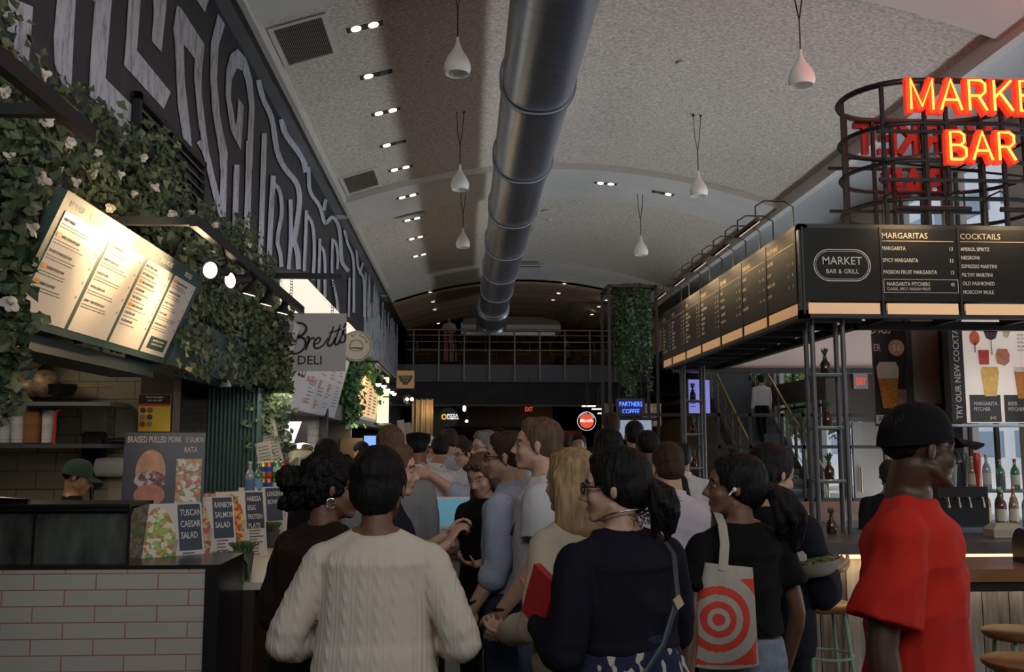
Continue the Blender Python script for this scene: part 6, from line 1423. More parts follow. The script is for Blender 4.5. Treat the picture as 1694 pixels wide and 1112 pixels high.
# black framed glass partition
pt = empty('glass_partition', (3.2, 11.4, 0), label='black framed glass screen in front of the staircase', cat='partition')
q = MB()
for z in (.98, 1.62, 2.01): q.bb((-1.5, -.02, z), (2.4, .02, z + .04))
for x_ in (-1.5, -.12, .27, .67, .93, 1.05, 1.5, 1.95, 2.36): q.bb((x_, -.02, 0), (x_ + .035, .02, 2.05))
q.build('frame', M_black, pt); MB().bb((-1.5, -.03, 0), (2.4, .03, .98)).build('lower_panel', mat('wood_red', (.16, .06, .025), .5, noise_s=3, noise_a=.3, stretch=(1, 1, 6)), pt); MB().bb((-1.46, -.004, 1.0), (2.36, .004, 2.0)).build('pane', M_glass, pt)
# staircase
st = empty('staircase', (6.55, 18.4, 0), label='steel staircase with brass rails climbing to the upper level', cat='stairs')
n = 22; tr_ = MB(); 
for i in range(n): tr_.bb((-.6, i * .29, (i + 1) * .193 - .05), (.6, i * .29 + .31, (i + 1) * .193))
for i in range(n): tr_.bb((-.6, i * .29, i * .193), (.6, i * .29 + .02, (i + 1) * .193 - .05))
tr_.build('steps', mat('step_steel', (.07, .08, .09), .4, metal=.3), st)
q = MB()
for sx in (-.62, .62): q.bar((sx, -.1, .0), (sx, n * .29, n * .193 - .05), .04, .3)
q.build('stringers', M_char, st)
for sx in (-.62, .62):
    MB().tube([(sx, -.1, .98), (sx, n * .29, n * .193 + .98)], .028, 8).build('handrail', M_brass, st, 60); q = MB()
    for k_ in range(12): y_ = k_ * .56; q.tube([(sx, y_, y_ * .6655 + .05), (sx, y_, y_ * .6655 + 1.02)], .014, 6)
    for o_ in (.3, .52, .76): q.tube([(sx, -.1, o_), (sx, n * .29, n * .193 + o_)], .008, 5)
    q.build('balusters', M_brasst, st, 60)
S(MB().bb((5.4, 24.7, 4.05), (XO, 30.1, 4.26)).build('floor_landing', M_char))
ur = empty('upper_rail', (6.9, 20.4, 3.2), label='short brass rail section beside the top of the stair', cat='railing'); MB().tube([(0, 0, .9), (.6, 0, .9)], .025, 8).build('handrail', M_brass, ur, 60); MB().tube([(0, 0, 0), (0, 0, .9)], .02, 6).build('post', M_brasst, ur, 60)
bpy.data.objects.remove(bpy.data.objects['upper_rail'], do_unlink=True) if False else None
# blue tinted menu screen and coffee stall
bs2 = empty('menu_screen', at(1155, 657, Y=13.0), R(18), label='blue violet glowing menu screen beside the stair rail', cat='screen'); MB().box((0, 0, 0), (.36, .05, .5)).build('casing', M_black, bs2); MB().box((0, -.028, 0), (.34, .006, .48)).build('display', mat('screen_violet', (.2, .2, .5), .3, emit=(.22, .22, .75), es=.55), bs2)
t_ = MB(); [t_.box((-.11 + (q_ % 2) * .15, -.033, .18 - (q_ // 2) * .045), (.09, .002, .012)) for q_ in range(16)]; t_.build('menu_text', mat('text_blue', (.05, .05, .4), .5), bs2)
MB().bb((-.015, 0, -2.3), (.015, .03, -.25)).build('stand', M_black, bs2)
cs = empty('coffee_neon', at(1043, 674, Y=13.5), label='blue neon sign reading PARTNERS COFFEE', cat='neon sign'); f = (Vector((0, -.03, 0)), Vector((1, 0, 0)), Vector((0, 0, 1)))
MB().box((0, 0, 0), (.42, .02, .26)).build('backing', mat('neon_back', (.02, .02, .05), .5), cs); t_ = MB(); t_.text('PARTNERS', f, 0, .015, .092, 'CENTER', sx=.78, bold=.5); t_.text('COFFEE', f, 0, -.09, .092, 'CENTER', sx=.8, bold=.5); t_.build('neon_lettering', mat('neon_blue', (.1, .2, 1), .5, emit=(.06, .14, 1.0), es=4), cs)
sc2 = empty('menu_screen', at(1049, 711, Y=13.3), label='pale blue screen showing a dark diamond logo below the blue neon', cat='screen'); MB().box((0, 0, 0), (.52, .05, .30)).build('casing', M_black, sc2); MB().box((0, -.028, 0), (.49, .006, .27)).build('display', mat('screen_ice', (.4, .5, .6), .3, emit=(.45, .6, .8), es=.40), sc2)
MB().slab([Vector((x_, -.032, z)) for x_, z in ((-.13, 0), (-.02, .07), (.02, .07), (.13, 0), (.1, -.03), (-.1, -.03))], (0, -1, 0), .003).build('emblem', mat('emblem_teal', (.02, .05, .07), .5), sc2, recalc=True)
wk = empty('coffee_shelves', (2.0, 14.3, 0), label='shelving and pictures of the coffee stall under the hanging plant frame', cat='shelf'); q = MB(); q.bb((.12, 0, 1.95), (.26, .1, 2.3)); q.bb((.72, 0, 1.95), (1.0, .1, 2.3)); q.build('menu_panel', mat('pic_warm', (.3, .2, .13), .5, noise_s=9, noise_a=.8), wk); MB().bb((-.3, .1, 0), (1.9, .5, 1.05)).build('counter', M_brownp, wk)
# steel plant frame with ivy
pf = empty('plant_tower', (2.43, 13.8, 0), label='tall black open frame with ivy cascading from its top', cat='plant frame'); q = MB(); W2 = .35
for sx in (-1, 1):
    for sy in (-1, 1): q.bb((sx * W2 - .02, sy * W2 - .02, 0), (sx * W2 + .02, sy * W2 + .02, 4.0))
for z in (3.96, 2.02):
    for s_ in (-1, 1): q.bb((-W2, s_ * W2 - .02, z), (W2, s_ * W2 + .02, z + .04)); q.bb((s_ * W2 - .02, -W2, z), (s_ * W2 + .02, W2, z + .04))
q.build('frame', M_black, pf); q = MB()
for x_ in (-.22, -.1, .02, .14, .24): q.bb((x_ - .008, W2 - .01, 2.0), (x_ + .008, W2 + .01, 4.0))
q.build('rods', M_black, pf); MB().bb((-.12, -.05, 3.6), (.12, .2, 3.85)).build('planter_box', M_black, pf)
rng = random.Random(31); pts = []
for i in range(4200): a = rng.uniform(0, 6.28); z = 4.02 - rng.random() ** 1.2 * 1.2; r_ = .12 + .17 * rng.random(); pts.append((2.47 + math.cos(a) * r_, 13.75 + math.sin(a) * r_, z))
for s_ in range(16):
    x0 = 2.47 + rng.uniform(-.24, .24); y0 = 13.75 - rng.uniform(.1, .28); z = 3.0; zl = rng.uniform(2.35, 2.9)
    while z > zl: pts += [(x0 + rng.gauss(0, .025), y0 + rng.gauss(0, .025), z) for k_ in range(4)]; z -= .03
m = MB(); leaf_cloud(m, pts, .055, rng, (0, -1, .1)); e = empty('hanging_ivy', (0, 0, 0), label='dark green ivy cascading inside the tall black frame', cat='climbing plant'); m.build('leaves', [leafmat('hg_a', (.035, .075, .025)), leafmat('hg_b', (.06, .11, .035)), leafmat('hg_c', (.02, .045, .02))], e)
# neon drum above the bar
dm = empty('neon_drum', (3.63, 6.9, 3.1), label='black wire drum cage standing over the bar canopy', cat='cage')
def stad(z, hx=.72, hy=.43, n=14):
    out = []
    for cx, a0 in ((hx - hy, -90), (-(hx - hy), 90)):
        for i in range(n + 1): a = R(a0 + 180 * i / n); out.append((cx + math.cos(a) * hy, math.sin(a) * hy, z))
    return out
for i in range(5): MB().tube(stad(.05 + i * .283 + (.04 if i == 4 else 0)), .017 if i < 4 else .022, 6, closed=True).build('ring', M_black, dm, 60)
per = stad(0)
for i in (0, 3, 7, 11, 14, 15, 18, 22, 26, 29): x_, y_, _ = per[i]; MB().bb((x_ - .013, y_ - .013, 0), (x_ + .013, y_ + .013, 1.22)).build('upright', M_black, dm)
for x_ in (-.13, .13):
    for y_ in (-.43, .43): MB().bb((x_ - .013, y_ - .013, 0), (x_ + .013, y_ + .013, 1.22)).build('upright', M_black, dm)
q = MB(); q.bar((-.6, -.43, .62), (.6, .43, 1.0), .015); q.bar((-.5, .43, .9), (.5, -.43, .5), .015); [q.bb((-.66, y_ - .012, z - .012), (.66, y_ + .012, z + .012)) for y_ in (-.46, .46) for z in (.46, .82)]; q.build('cross_wires', M_black, dm)
M_nred = mat('neon_can_red', (.75, .03, .01), .4, emit=(1, .05, .015), es=.75); M_ntube = mat('neon_tube', (1, .6, .1), .5, emit=(1, .42, .04), es=4.5); M_nback = mat('letter_red', (.42, .02, .015), .45)
GL = {'M': [[(0, 0), (0, 1), (.42, .1), (.84, 1), (.84, 0)]], 'A': [[(0, 0), (.4, 1), (.8, 0)], [(.13, .33), (.67, .33)]], 'R': [[(0, 0), (0, 1), (.45, 1), (.62, .88), (.62, .62), (.45, .48), (0, .48)], [(.35, .48), (.66, 0)]],
      'K': [[(0, 0), (0, 1)], [(.66, 1), (.04, .45)], [(.22, .6), (.7, 0)]], 'E': [[(.58, 0), (0, 0), (0, 1), (.58, 1)], [(0, .52), (.5, .52)]], 'T': [[(0, 1), (.72, 1)], [(.36, 1), (.36, 0)]], 'B': [[(0, 0), (0, 1), (.42, 1), (.58, .88), (.58, .64), (.42, .52), (0, .52)], [(.42, .52), (.64, .4), (.64, .12), (.46, 0), (0, 0)]]}
GW = {'M': .84, 'A': .8, 'R': .66, 'K': .7, 'E': .58, 'T': .72, 'B': .64}
def neon(word, cx, cz, Y, face, h_, lit_):
    k_ = h_; gap = .26; tot = sum(GW[c_] * .86 * k_ + gap * k_ for c_ in word) - gap * k_; x_ = -tot / 2
    for ch_ in word:
        e = empty('neon_letter', (cx + face * (x_ + GW[ch_] * .43 * k_), Y, cz), label='%s letter %s of the word %s %s' % ('glowing red neon' if lit_ else 'dull red reversed', ch_, word, 'facing the camera' if lit_ else 'on the far side of the drum'), cat='neon letter', group='neon letters, ' + ('near side' if lit_ else 'far side'))
        bk = MB(); tb = MB(); f = (Vector((-face * GW[ch_] * .43 * k_, 0, -h_ / 2)), Vector((face, 0, 0)), Vector((0, 0, 1))); n_ = f[1].cross(f[2])
        for s_ in GL[ch_]:
            P3 = [f[0] + f[1] * (a * .86 * k_) + Vector((0, 0, b_ * k_)) for a, b_ in s_]
            for a, b_ in zip(P3, P3[1:]): d_ = (b_ - a).normalized(); bk.bar(a - d_ * .02, b_ + d_ * .02, .05, .075, upv=Vector((0, 1, 0)).cross(d_)) if False else bk.bar(a - d_ * .022, b_ + d_ * .022, .046 + .0025 * (len(bk.v) // 8 % 7), .05, upv=d_.cross(Vector((0, 1, 0))))
            if lit_: tb.tube([q_ + n_ * .045 for q_ in P3], .0085, 8)
        bk.build('letter_can', M_nred if lit_ else M_nback, e)
        if lit_: tb.build('neon_tube', M_ntube, e, 60)
        else: MB().ell((0, -n_.y * -.035, 0), (.01, .01, .01), n=8).build('stud', M_black, e)
        x_ += (GW[ch_] * .86 + gap) * k_
neon('MARKET', 3.765, 4.18, 6.42, 1, .225, True); neon('BAR', 3.715, 3.80, 6.42, 1, .205, True)
neon('MARKET', 3.78, 4.18, 7.37, -1, .225, False); neon('BAR', 3.68, 3.80, 7.37, -1, .205, False)
lamp('POINT', 'neon_glow', (4.4, 6.4, 5.0), 75, (1, .10, .04), size=.3)
# high table, stools, napkin holder on the right
M_tw = mat('table_wood', (.20, .085, .03), .35, noise_s=4, noise_a=.35, stretch=(1, 6, 1))
ht = empty('high_table', (3.3, 4.75, 0), label='long polished wooden high table at the right edge', cat='table'); MB().bb((-1.0, -.25, 1.0), (1.4, .25, 1.06)).build('tabletop', M_tw, ht)
for x_, y_ in ((-.3, -.2), (-.3, .2), (1.3, -.2), (1.3, .2)): MB().bb((x_ - .025, y_ - .025, 0), (x_ + .025, y_ + .025, 1.0)).build('leg', M_black, ht)
MB().bb((-.98, -.22, .95), (1.38, .22, 1.0)).build('apron', M_black, ht)
nh = empty('napkin_holder', (2.92, 4.72, 1.06), label='black rounded napkin holder on the high table', cat='napkin holder'); rg_ = []
for x_ in (-.10, .22): rg_.append([Vector((x_, math.cos(t) * .075, .09 + math.sin(t) * .085)) for t in [k_ * math.pi / 12 for k_ in range(13)]] + [Vector((x_, -.075, 0)), Vector((x_, .075, 0))])
MB().loft(rg_).build('body', mat('gloss_black', (.012, .012, .014)), nh, 40, recalc=True); MB().bb((-.07, -.078, .04), (.19, -.074, .12)).build('slot_plate', M_char, nh)
M_mint = mat('mint_metal', (.22, .36, .26), .45)
def stool(x_, y_, label, h_=.75, col_=M_mint, wood=M_tw, tw=0):
    e = empty('bar_stool', (x_, y_, 0), tw, label=label, cat='stool', group='round bar stools'); MB().lathe([(.165, h_ - .035), (.18, h_ - .02), (.18, h_ - .005), (.17, h_), (.001, h_ - .004)], n=32).build('seat', wood, e, 50)
    for a in (45, 135, 225, 315): c_, s_ = math.cos(R(a)), math.sin(R(a)); MB().tube([(c_ * .12, s_ * .12, h_ - .03), (c_ * .21, s_ * .21, 0)], .011, 8).build('leg', col_, e, 60)
    MB().tube([(math.cos(t) * .185, math.sin(t) * .185, .25) for t in [k_ * math.pi / 12 for k_ in range(24)]], .009, 6, closed=True).build('footrest', col_, e, 60); MB().tube([(math.cos(t) * .15, math.sin(t) * .15, .5) for t in [k_ * math.pi / 12 for k_ in range(24)]], .007, 6, closed=True).build('brace', col_, e, 60)
p = at(1690, 1043, Z=.75); stool(p.x, p.y + .0, 'round brown stool seat at the right edge, the farther of two'); p = at(1700, 1092, Z=.75); stool(p.x, p.y, 'round brown stool seat at the bottom right corner, the nearer of two', tw=.5)
stool(2.0, 5.28, 'mint green legged stool at the bar corner behind the man with the bowl', .78)
p = at(1668, 872, Y=5.9); gb = MB().loft([[Vector((x_ * s_, y_ * s_, z)) for x_, y_ in ((-.1, -.06), (.1, -.06), (.1, .06), (-.1, .06))] for s_, z in ((1, 0), (1.05, .05), (.7, .085), (.3, .09))]).build('paper_bag', mat('bag_paper', (.42, .36, .28), .8, bump=.6, bump_s=18), None, recalc=True); gb.location = (p.x, 5.95, 1.072); tag(gb, 'crumpled brown paper bag on the bar top at the right edge', 'bag')
# things on the bar
gls = empty('iced_coffee', (2.22, 6.75, 1.072), label='tall glass of iced coffee on the bar near the man in a dark jacket', cat='glass'); MB().lathe([(.032, 0), (.04, .17), (.037, .17), (.03, .01), (.001, .01)], n=20).build('glass_body', M_glass, gls, 60); MB().lathe([(.029, .012), (.036, .15), (.001, .15)], n=20).build('coffee', mat('coffee', (.14, .06, .025), .3), gls, 60)
for i, (a, b_) in enumerate(((1345, 875), (1365, 868))):
    o = MB().slab([Vector((-.12, 0, 0)), Vector((.12, .02, 0)), Vector((.0, .03, .13))], (0, -1, .2), .008).build('folded_napkin', mat('napkin', (.5, .48, .45), .8), None, recalc=True); o.location = (2.28 + i * .25, 6.6 + i * .4, 1.072); tag(o, ['near', 'far'][i] + ' folded white card standing on the bar top', 'napkin')
# far coffee area and other lit stall signs
mk = empty('round_sign', at(970, 697, Y=24.0), label='round red neon sign lettered Mysttik with white street food ring', cat='neon sign'); MB().lathe([(.26, 0), (.26, .05)], M=Matrix.Rotation(R(90), 3, 'X'), n=36).build('disc', M_black, mk, 40); MB().lathe([(.18, .0), (.18, .07)], M=Matrix.Rotation(R(90), 3, 'X'), n=36).build('red_disc', mat('sign_red_lit', (.8, .08, .03), .5, emit=(1, .09, .03), es=.9), mk, 40)
f = (Vector((0, -.075, 0)), Vector((1, 0, 0)), Vector((0, 0, 1))); t_ = MB(); t_.text('Mysttik', f, 0, -.02, .11, 'CENTER', bold=.8)
t_.stroke([(.235 * math.cos(t), .235 * math.sin(t)) for t in [k_ * math.pi / 20 for k_ in range(40)]], .008, (Vector((0, -.055, 0)), f[1], f[2]), closed=True)
for i, c_ in enumerate('STREET FOOD'):
    a = R(150 - i * 12)
    if c_ != ' ': t_.text(c_, (Vector((math.cos(a) * .19, -.055, math.sin(a) * .19)), Vector((math.sin(a), 0, -math.cos(a))), Vector((math.cos(a), 0, math.sin(a)))), 0, 0, .045, 'CENTER', bold=1)
t_.build('lettering', mat('lit_letter', (1, 1, 1)), mk); MB().bb((-.01, -.03, .2), (.01, -.02, 1.1)).build('hanger', M_black, mk)
xs = empty('exit_sign', at(875, 677, Y=29.5), label='small red EXIT sign hanging below the upper level', cat='sign'); MB().box((0, .02, 0), (.28, .03, .22)).build('casing', M_black, xs); t_ = MB(); t_.text('EXIT', (Vector((0, .0, 0)), Vector((1, 0, 0)), Vector((0, 0, 1))), 0, -.07, .2, 'CENTER', sx=.6, bold=1); t_.build('lettering', mat('exit_red', (.8, .05, .03)), xs); MB().bb((-.01, .02, .11), (.01, .03, 1.5 - .4)).build('stem', M_black, xs)
S(MB().bb((1.3, 33.9, 1.35), (4.2, 34.1, 2.2)).build('wall_red_stall', planks('red_boards', [(.28, .05, .015), (.5, .10, .03)], .12, axis=0, grain=(6, 1, 1))))
lamp('POINT', 'stall_lamp', (2.6, 33.0, 2.7), 10, (1, .45, .2), size=.1)
for i, (a, b_, w_) in enumerate(((974, 672, .35), (990, 677, .35), (995, 684, .2))):
    o = MB().box((0, 0, 0), (w_, .25, .03)).build('tube_fixture', mat('panel_glow', (1, .95, .9), .5, emit=(1, .9, .75), es=2)); o.location = at(a, b_, Y=25 + i); tag(o, ['slanting bright light panel under the upper level, leftmost', 'bright light panel right of the leftmost one', 'smallest bright panel near the plant frame'][i], 'ceiling light'); h2 = MB().bb((-.01, -.01, .015), (.01, .01, 3.3 - o.location.z)).build('stem', M_black, o)
# furniture on the upper level
rg = random.Random(5); M_or = mat('chair_wood', (.32, .15, .05), .5)
tb0 = empty('cafe_table', (0, 0, 0)); MB().bb((-.35, -.3, .71), (.35, .3, .74)).build('tabletop', M_black, tb0); MB().tube([(0, 0, .02), (0, 0, .71)], .025, 8).build('pedestal', M_black, tb0, 60); MB().bb((-.22, -.22, 0), (.22, .22, .02)).build('foot', M_black, tb0)
ch0 = empty('cafe_chair', (0, 0, 0)); MB().bb((-.2, -.2, .43), (.2, .2, .46)).build('seat', M_or, ch0); MB().bb((-.2, .18, .5), (.2, .21, .88)).build('backrest', M_or, ch0)
for x_ in (-.17, .17):
    for y_ in (-.17, .17): MB().bar((x_, y_, .43), (x_ * 1.3, y_ * 1.3, 0), .025).build('leg', M_black, ch0)
for i, (x_, wd) in enumerate(((-.9, 'left'), (1.4, 'middle'), (3.6, 'right'))):
    e = tb0 if i == 0 else copy_tree(tb0); e.location = (x_, 31.6, 4.261); tag(e, 'small dark cafe table on the upper level, %s one' % wd, 'table', 'cafe tables on the upper level')
    for j, s_ in enumerate((-1, 1)):
        c_ = ch0 if (i, j) == (0, 0) else copy_tree(ch0); c_.location = (x_ + s_ * .55, 31.6, 4.261); c_.rotation_euler = (0, 0, -s_ * R(90)); tag(c_, 'orange wood chair at the %s side of the %s cafe table upstairs' % (['left', 'right'][j], wd), 'chair', 'wooden chairs on the upper level')
# register island in the middle of the queue
rs_ = empty('till_counter', (-.12, 6.3, 0), label='white fronted till counter with wooden top in the middle of the queue', cat='counter'); MB().bb((-.0, -.3, 0), (.32, .6, .96)).build('body', mat('till_white', (.42, .40, .38), .5), rs_); MB().bb((-.08, -.36, .96), (.38, .66, 1.0)).build('worktop', M_tw, rs_); MB().bb((-.04, -.25, .0), (.0, .5, .95)).build('side_panel', M_brownp, rs_)
tl = empty('till_screen', (-.05, 6.15, 1.0), label='white till with a blue screen on the middle counter', cat='till'); MB().bb((-.12, -.1, 0), (.12, .16, .10)).build('base', M_white, tl); Mx = Matrix.Rotation(R(-28), 3, 'X'); MB().box((-.05, 0, .22), (.30, .02, .22), Mx).build('casing', M_white, tl); MB().box((-.05, -.013, .225), (.26, .006, .18), Mx).build('display', mat('till_blue', (.1, .3, .4), .3, emit=(.16, .40, .52), es=.45), tl)
nd = empty('napkin_dispenser', (.12, 6.1, 1.0), label='pale napkin dispenser standing right of the till', cat='napkin holder'); MB().bb((-.06, -.06, 0), (.06, .06, .22)).build('body', mat('disp', (.3, .28, .25), .4), nd); MB().ell((0, 0, .22), (.06, .06, .03)).build('top', mat('disp', (.3, .28, .25)), nd, 60)
bottle((.24, 6.1, 1.001), .2, .03, (.35, .36, .35), 'small clear bottle right of the napkin dispenser')
# ================================================================ the crowd
def put(px_, py_, Y, rz, label, **kw):
    p = at(px_, py_, Y=Y); H = p.z / 1.568 * 1.7; a = R(rz)
    off = Matrix.Rotation(a, 3, 'Z') @ Vector((0, .03 * H / 1.7 + kw.get('lean', 0) * .7, 0))
    return person((p.x - off.x, p.y - off.y, 0), a, label, H=H, **kw)
C = cloth
c_black = C('black', (.0045, .0045, .005)); c_navy = C('navy', (.01, .012, .022)); c_white = C('white', (.56, .55, .53)); c_white2 = C('offwhite', (.50, .50, .52)); c_grey = C('grey', (.2, .2, .21)); c_trouser = C('dark_trouser', (.009, .010, .014)); c_jean = C('jeans', (.10, .14, .22), noise_s=25, noise_a=.3); c_lilac = C('lilac', (.50, .46, .52)); c_dk = C('dark_top', (.012, .012, .015)); c_lblue = C('light_blue', (.33, .37, .45))
def check_mat():
    m = C('blue_check', (.3, .34, .42)); nt = m.node_tree; b_ = nt.nodes['Principled BSDF']; tc = nt.nodes.new('ShaderNodeTexCoord'); mp = nt.nodes.new('ShaderNodeMapping'); mp.inputs['Scale'].default_value = (230, 230, 230); k = nt.nodes.new('ShaderNodeTexChecker'); k.inputs[1].default_value = (.40, .44, .52, 1); k.inputs[2].default_value = (.22, .26, .38, 1); k.inputs['Scale'].default_value = 1
    nt.links.new(tc.outputs['Object'], mp.inputs[0]); nt.links.new(mp.outputs[0], k.inputs[0]); nt.links.new(k.outputs[0], b_.inputs['Base Color']); return m
down = lambda sx, fy=.04: dict(e=(sx * .225, -.03, 1.09), w=(sx * .235, fy, .85), h=(0, .15, -1), p=(-sx, .1, 0))
HB = dict(n='black', c=(.005, .0045, .0045)); HBr = dict(n='brown', c=(.035, .02, .012)); HLb = dict(n='light_brown', c=(.10, .06, .035)); HBl = dict(n='blonde', c=(.30, .20, .10)); HG = dict(n='grey', c=(.16, .155, .15))
def H_(b_, **k): d = dict(b_); d.update(k); return d
# woman in the cream cable-knit sweater
def cable(co, n):
    u = co.x + .35 * max(0, 1.2 - co.z) * co.x * -.6
    ph = (u / .048) % 1 - .5
    if abs(ph) < .19: h = .0042 * math.cos(ph / .19 * math.pi / 2) * (.55 + .45 * math.sin(2 * math.pi * co.z / .052 + ph * 10))
    else: h = .0011 * math.cos(2 * math.pi * u / .012)
    return h + .004 * noise.noise(Vector((co.x * 6, co.y * 6, co.z * 3)))
w1 = put(627, 806, 2.95, -4, 'person in a cream cable knit sweater with black pinned hair, seen from behind', sex='f', skin='brown', build=1.0, v=.006, head=(-6, 0, 0), hair=H_(HB, st='bun', bun=(0, -.095, -.02)),
         top=dict(m=C('cream_knit', (.60, .54, .45), bump=.2, bump_s=500), name='sweater', sleeve='long', sw=.024, ease=.03, hem=.80, flare=.16, boxy=.9, v=.0048, disp=cable, nw=.035, neck=1.425, cuff=.98),
         arms={'R': dict(e=(.285, -.04, 1.09), w=(.14, .22, 1.08), h=(-.4, 1, .1), p=(-.2, 0, 1)), 'L': dict(e=(-.285, -.04, 1.09), w=(-.14, .22, 1.08), h=(.4, 1, .1), p=(.2, 0, 1))}, bottom=dict(m=c_black))
# woman in brown, curls and hoops
w2 = put(548, 806, 3.42, -38, 'person in a dark brown knit with curly black hair and silver hoop earrings', sex='f', skin='brown', v=.007, head=(-36, -4, 0), build=1.05,
         hair=H_(HB, st='puff', bun=(0, -.13, .0), r=.085, curl=.011), top=dict(m=C('brown_knit', (.022, .013, .009), bump=.4, bump_s=160), name='sweater', sleeve='long', sw=.035, ease=.035, hem=.86, boxy=.9, nw=.03),
         arms={'R': dict(e=(.25, .02, 1.1), w=(.12, .25, 1.12), h=(-.4, 1, .1), p=(0, 0, 1)), 'L': dict(e=(-.27, .0, 1.08), w=(-.15, .22, 1.06), h=(.4, 1, .1), p=(0, 0, 1))}, bottom=dict(m=c_black, skirt=.35))
m = MB(); hf = w2['h']
for sx in (1, -1): m.tube([hf(sx * .083 + 0, -.012 + .016 * math.cos(t), -.055 + .018 * math.sin(t)) for t in [k_ * math.pi / 8 for k_ in range(16)]], .0032, 6, closed=True)
m.build('hoop_earrings', mat('silver', (.8, .8, .8), .15, metal=1), w2['root'], 60)
# face beyond them
put(651, 778, 4.3, -80, 'person in a dark vest raising a hand just beyond the cream sweater', sex='f', skin='fair', v=.008, head=(-8, -5, 0), hair=H_(HLb, st='bob'), top=dict(m=c_navy, sleeve='short', sl=.2),
    arms={'R': dict(e=(.2, .05, 1.1), w=(.10, .27, 1.24), h=(-.1, .5, .8), p=(-.3, 1, .1), curl=.7), 'L': dict(e=(-.2, .08, 1.12), w=(-.12, .30, 1.26), h=(.1, .6, .7), p=(.4, 1, .1), curl=.7)}, bottom=dict(m=c_black))
# queue along the counter, going away
put(692, 744, 7.2, 8, 'person in a white shirt and flat black cap seen from behind', skin='brown', v=.01, head=(-10, -6, 0), build=1.1, hair=H_(HB, st='crop'), cap=dict(m=c_black, st='flat'), top=dict(m=c_white, sleeve='long', collar=1, sw=.022, ease=.026), arms={'R': dict(e=(.25, .05, 1.12), w=(.2, .25, 1.05), h=(0, 1, 0), p=(0, 0, -1)), 'L': down(-1)}, bottom=dict(m=c_trouser))
put(727, 746, 8.6, -45, 'person with black hair in a white shirt looking down beside the flat cap', skin='tan', v=.012, head=(55, -22, 0), hair=H_(HB, st='short'), top=dict(m=c_white2, sleeve='long', collar=1), bottom=dict(m=c_trouser))
put(741, 730, 10.2, 20, 'person with brown hair in a pale grey shirt seen from behind past the white shirts', skin='tan', v=.012, head=(30, 0, 0), hair=H_(HBr, st='short'), top=dict(m=c_lblue, sleeve='long'), bottom=dict(m=c_trouser))
put(770, 752, 9.3, 130, 'person with curly brown hair and black glasses facing the counter', skin='fair', v=.011, head=(-20, -4, 0), hair=H_(HBr, st='curlytop', curl=.006), glasses=dict(t=.0025), top=dict(m=c_white2, sleeve='short'), bottom=dict(m=c_trouser))
put(803, 741, 7.2, 105, 'person with grey hair and glasses stretching an arm to the left', skin='fair', v=.009, head=(10, -2, 0), build=1.08, hair=H_(HG, st='short'), glasses=dict(t=.0016, n='thin', c=(.1, .1, .1)), top=dict(m=c_lblue, sleeve='rolled', collar=1, sw=.02),
    arms={'L': dict(e=(-.14, .24, 1.22), w=(-.12, .46, 1.38), h=(.1, 1, .2), p=(1, 0, 0), curl=.5), 'R': down(1)}, bottom=dict(m=c_trouser))
gb_ = put(798, 786, 5.45, 140, 'person with long light brown hair and sunglasses on top looking down at a phone', sex='f', skin='fair', v=.009, head=(5, -24, 0), hair=H_(HLb, st='long', len=.2), top=dict(m=c_black, sleeve='short'),
    arms={'R': dict(e=(.2, .02, 1.1), w=(.09, .25, 1.13), h=(-.2, .8, .3), p=(-.2, -.3, 1), curl=.8), 'L': dict(e=(-.2, .02, 1.1), w=(-.1, .22, 1.06), h=(.3, .8, .2), p=(0, -.2, 1), curl=.6)}, bottom=dict(m=c_trouser))
def held(inf, name, loc, label, cat, fn):
    r = inf['root']; p = Matrix.Rotation(r.rotation_euler.z, 3, 'Z') @ (Vector(loc) * inf['k']) + r.location; e = empty(name, p, r.rotation_euler.z, label, cat); fn(e); return e
held(gb_, 'smartphone', (.05, .34, 1.18), 'dark smartphone held by the person looking down', 'phone', lambda e: (MB().box((0, 0, 0), (.07, .14, .009), Matrix.Rotation(R(25), 3, 'X')).build('phone_body', M_black, e), MB().box((0, -.001, .006), (.062, .13, .002), Matrix.Rotation(R(25), 3, 'X')).build('display', mat('phone_glass', (.03, .04, .06), .1), e)))
sgl = MB(); hf = gb_['h']
for sx in (-1, 1): sgl.ell(hf(sx * .035, .085, .085), (.028, .01, .02), n=12)
sgl.build('sunglasses', mat('sunglass', (.03, .03, .035), .1), gb_['root'], 60)
p10 = put(838, 757, 4.75, 72, 'person in a rolled sleeve blue checked shirt with black glasses and a wristwatch', skin='light', v=.008, head=(5, -2, 0), build=1.12, hair=H_(HBr, st='short'), glasses=dict(t=.003), top=dict(m=check_mat(), sleeve='rolled', collar=1, sw=.022, ease=.022, hem=.93),
    arms={'L': dict(e=(-.225, -.0, 1.08), w=(-.23, .13, .87), h=(0, .2, -1), p=(1, .1, 0), curl=.8), 'R': down(1)}, bottom=dict(m=C('slate_trouser', (.035, .045, .075)), ease=.016))
A = p10['A'][1]; MB().tube([A[2] + Vector((.0, .0, .035)) + Matrix.Rotation(R(-20), 3, 'X') @ Vector((math.cos(t) * .036, math.sin(t) * .036, 0)) for t in [k_ * math.pi / 8 for k_ in range(16)]], .008, 6, closed=True).build('wristwatch', M_black, p10['root'], 60)
p11 = put(890, 738, 4.4, 78, 'tall person in a white t-shirt with a dark backpack strap looking left', skin='fair', v=.007, head=(2, 3, 0), build=1.08, hair=H_(HLb, st='short'), top=dict(m=c_white2, sleeve='short', sw=.022, ease=.022, hem=.9, collar=0),
    arms={'L': dict(e=(-.235, -.01, 1.1), w=(-.22, .16, .88), h=(.1, .3, -1), p=(1, .1, 0), curl=.7), 'R': down(1)}, bottom=dict(m=c_jean))
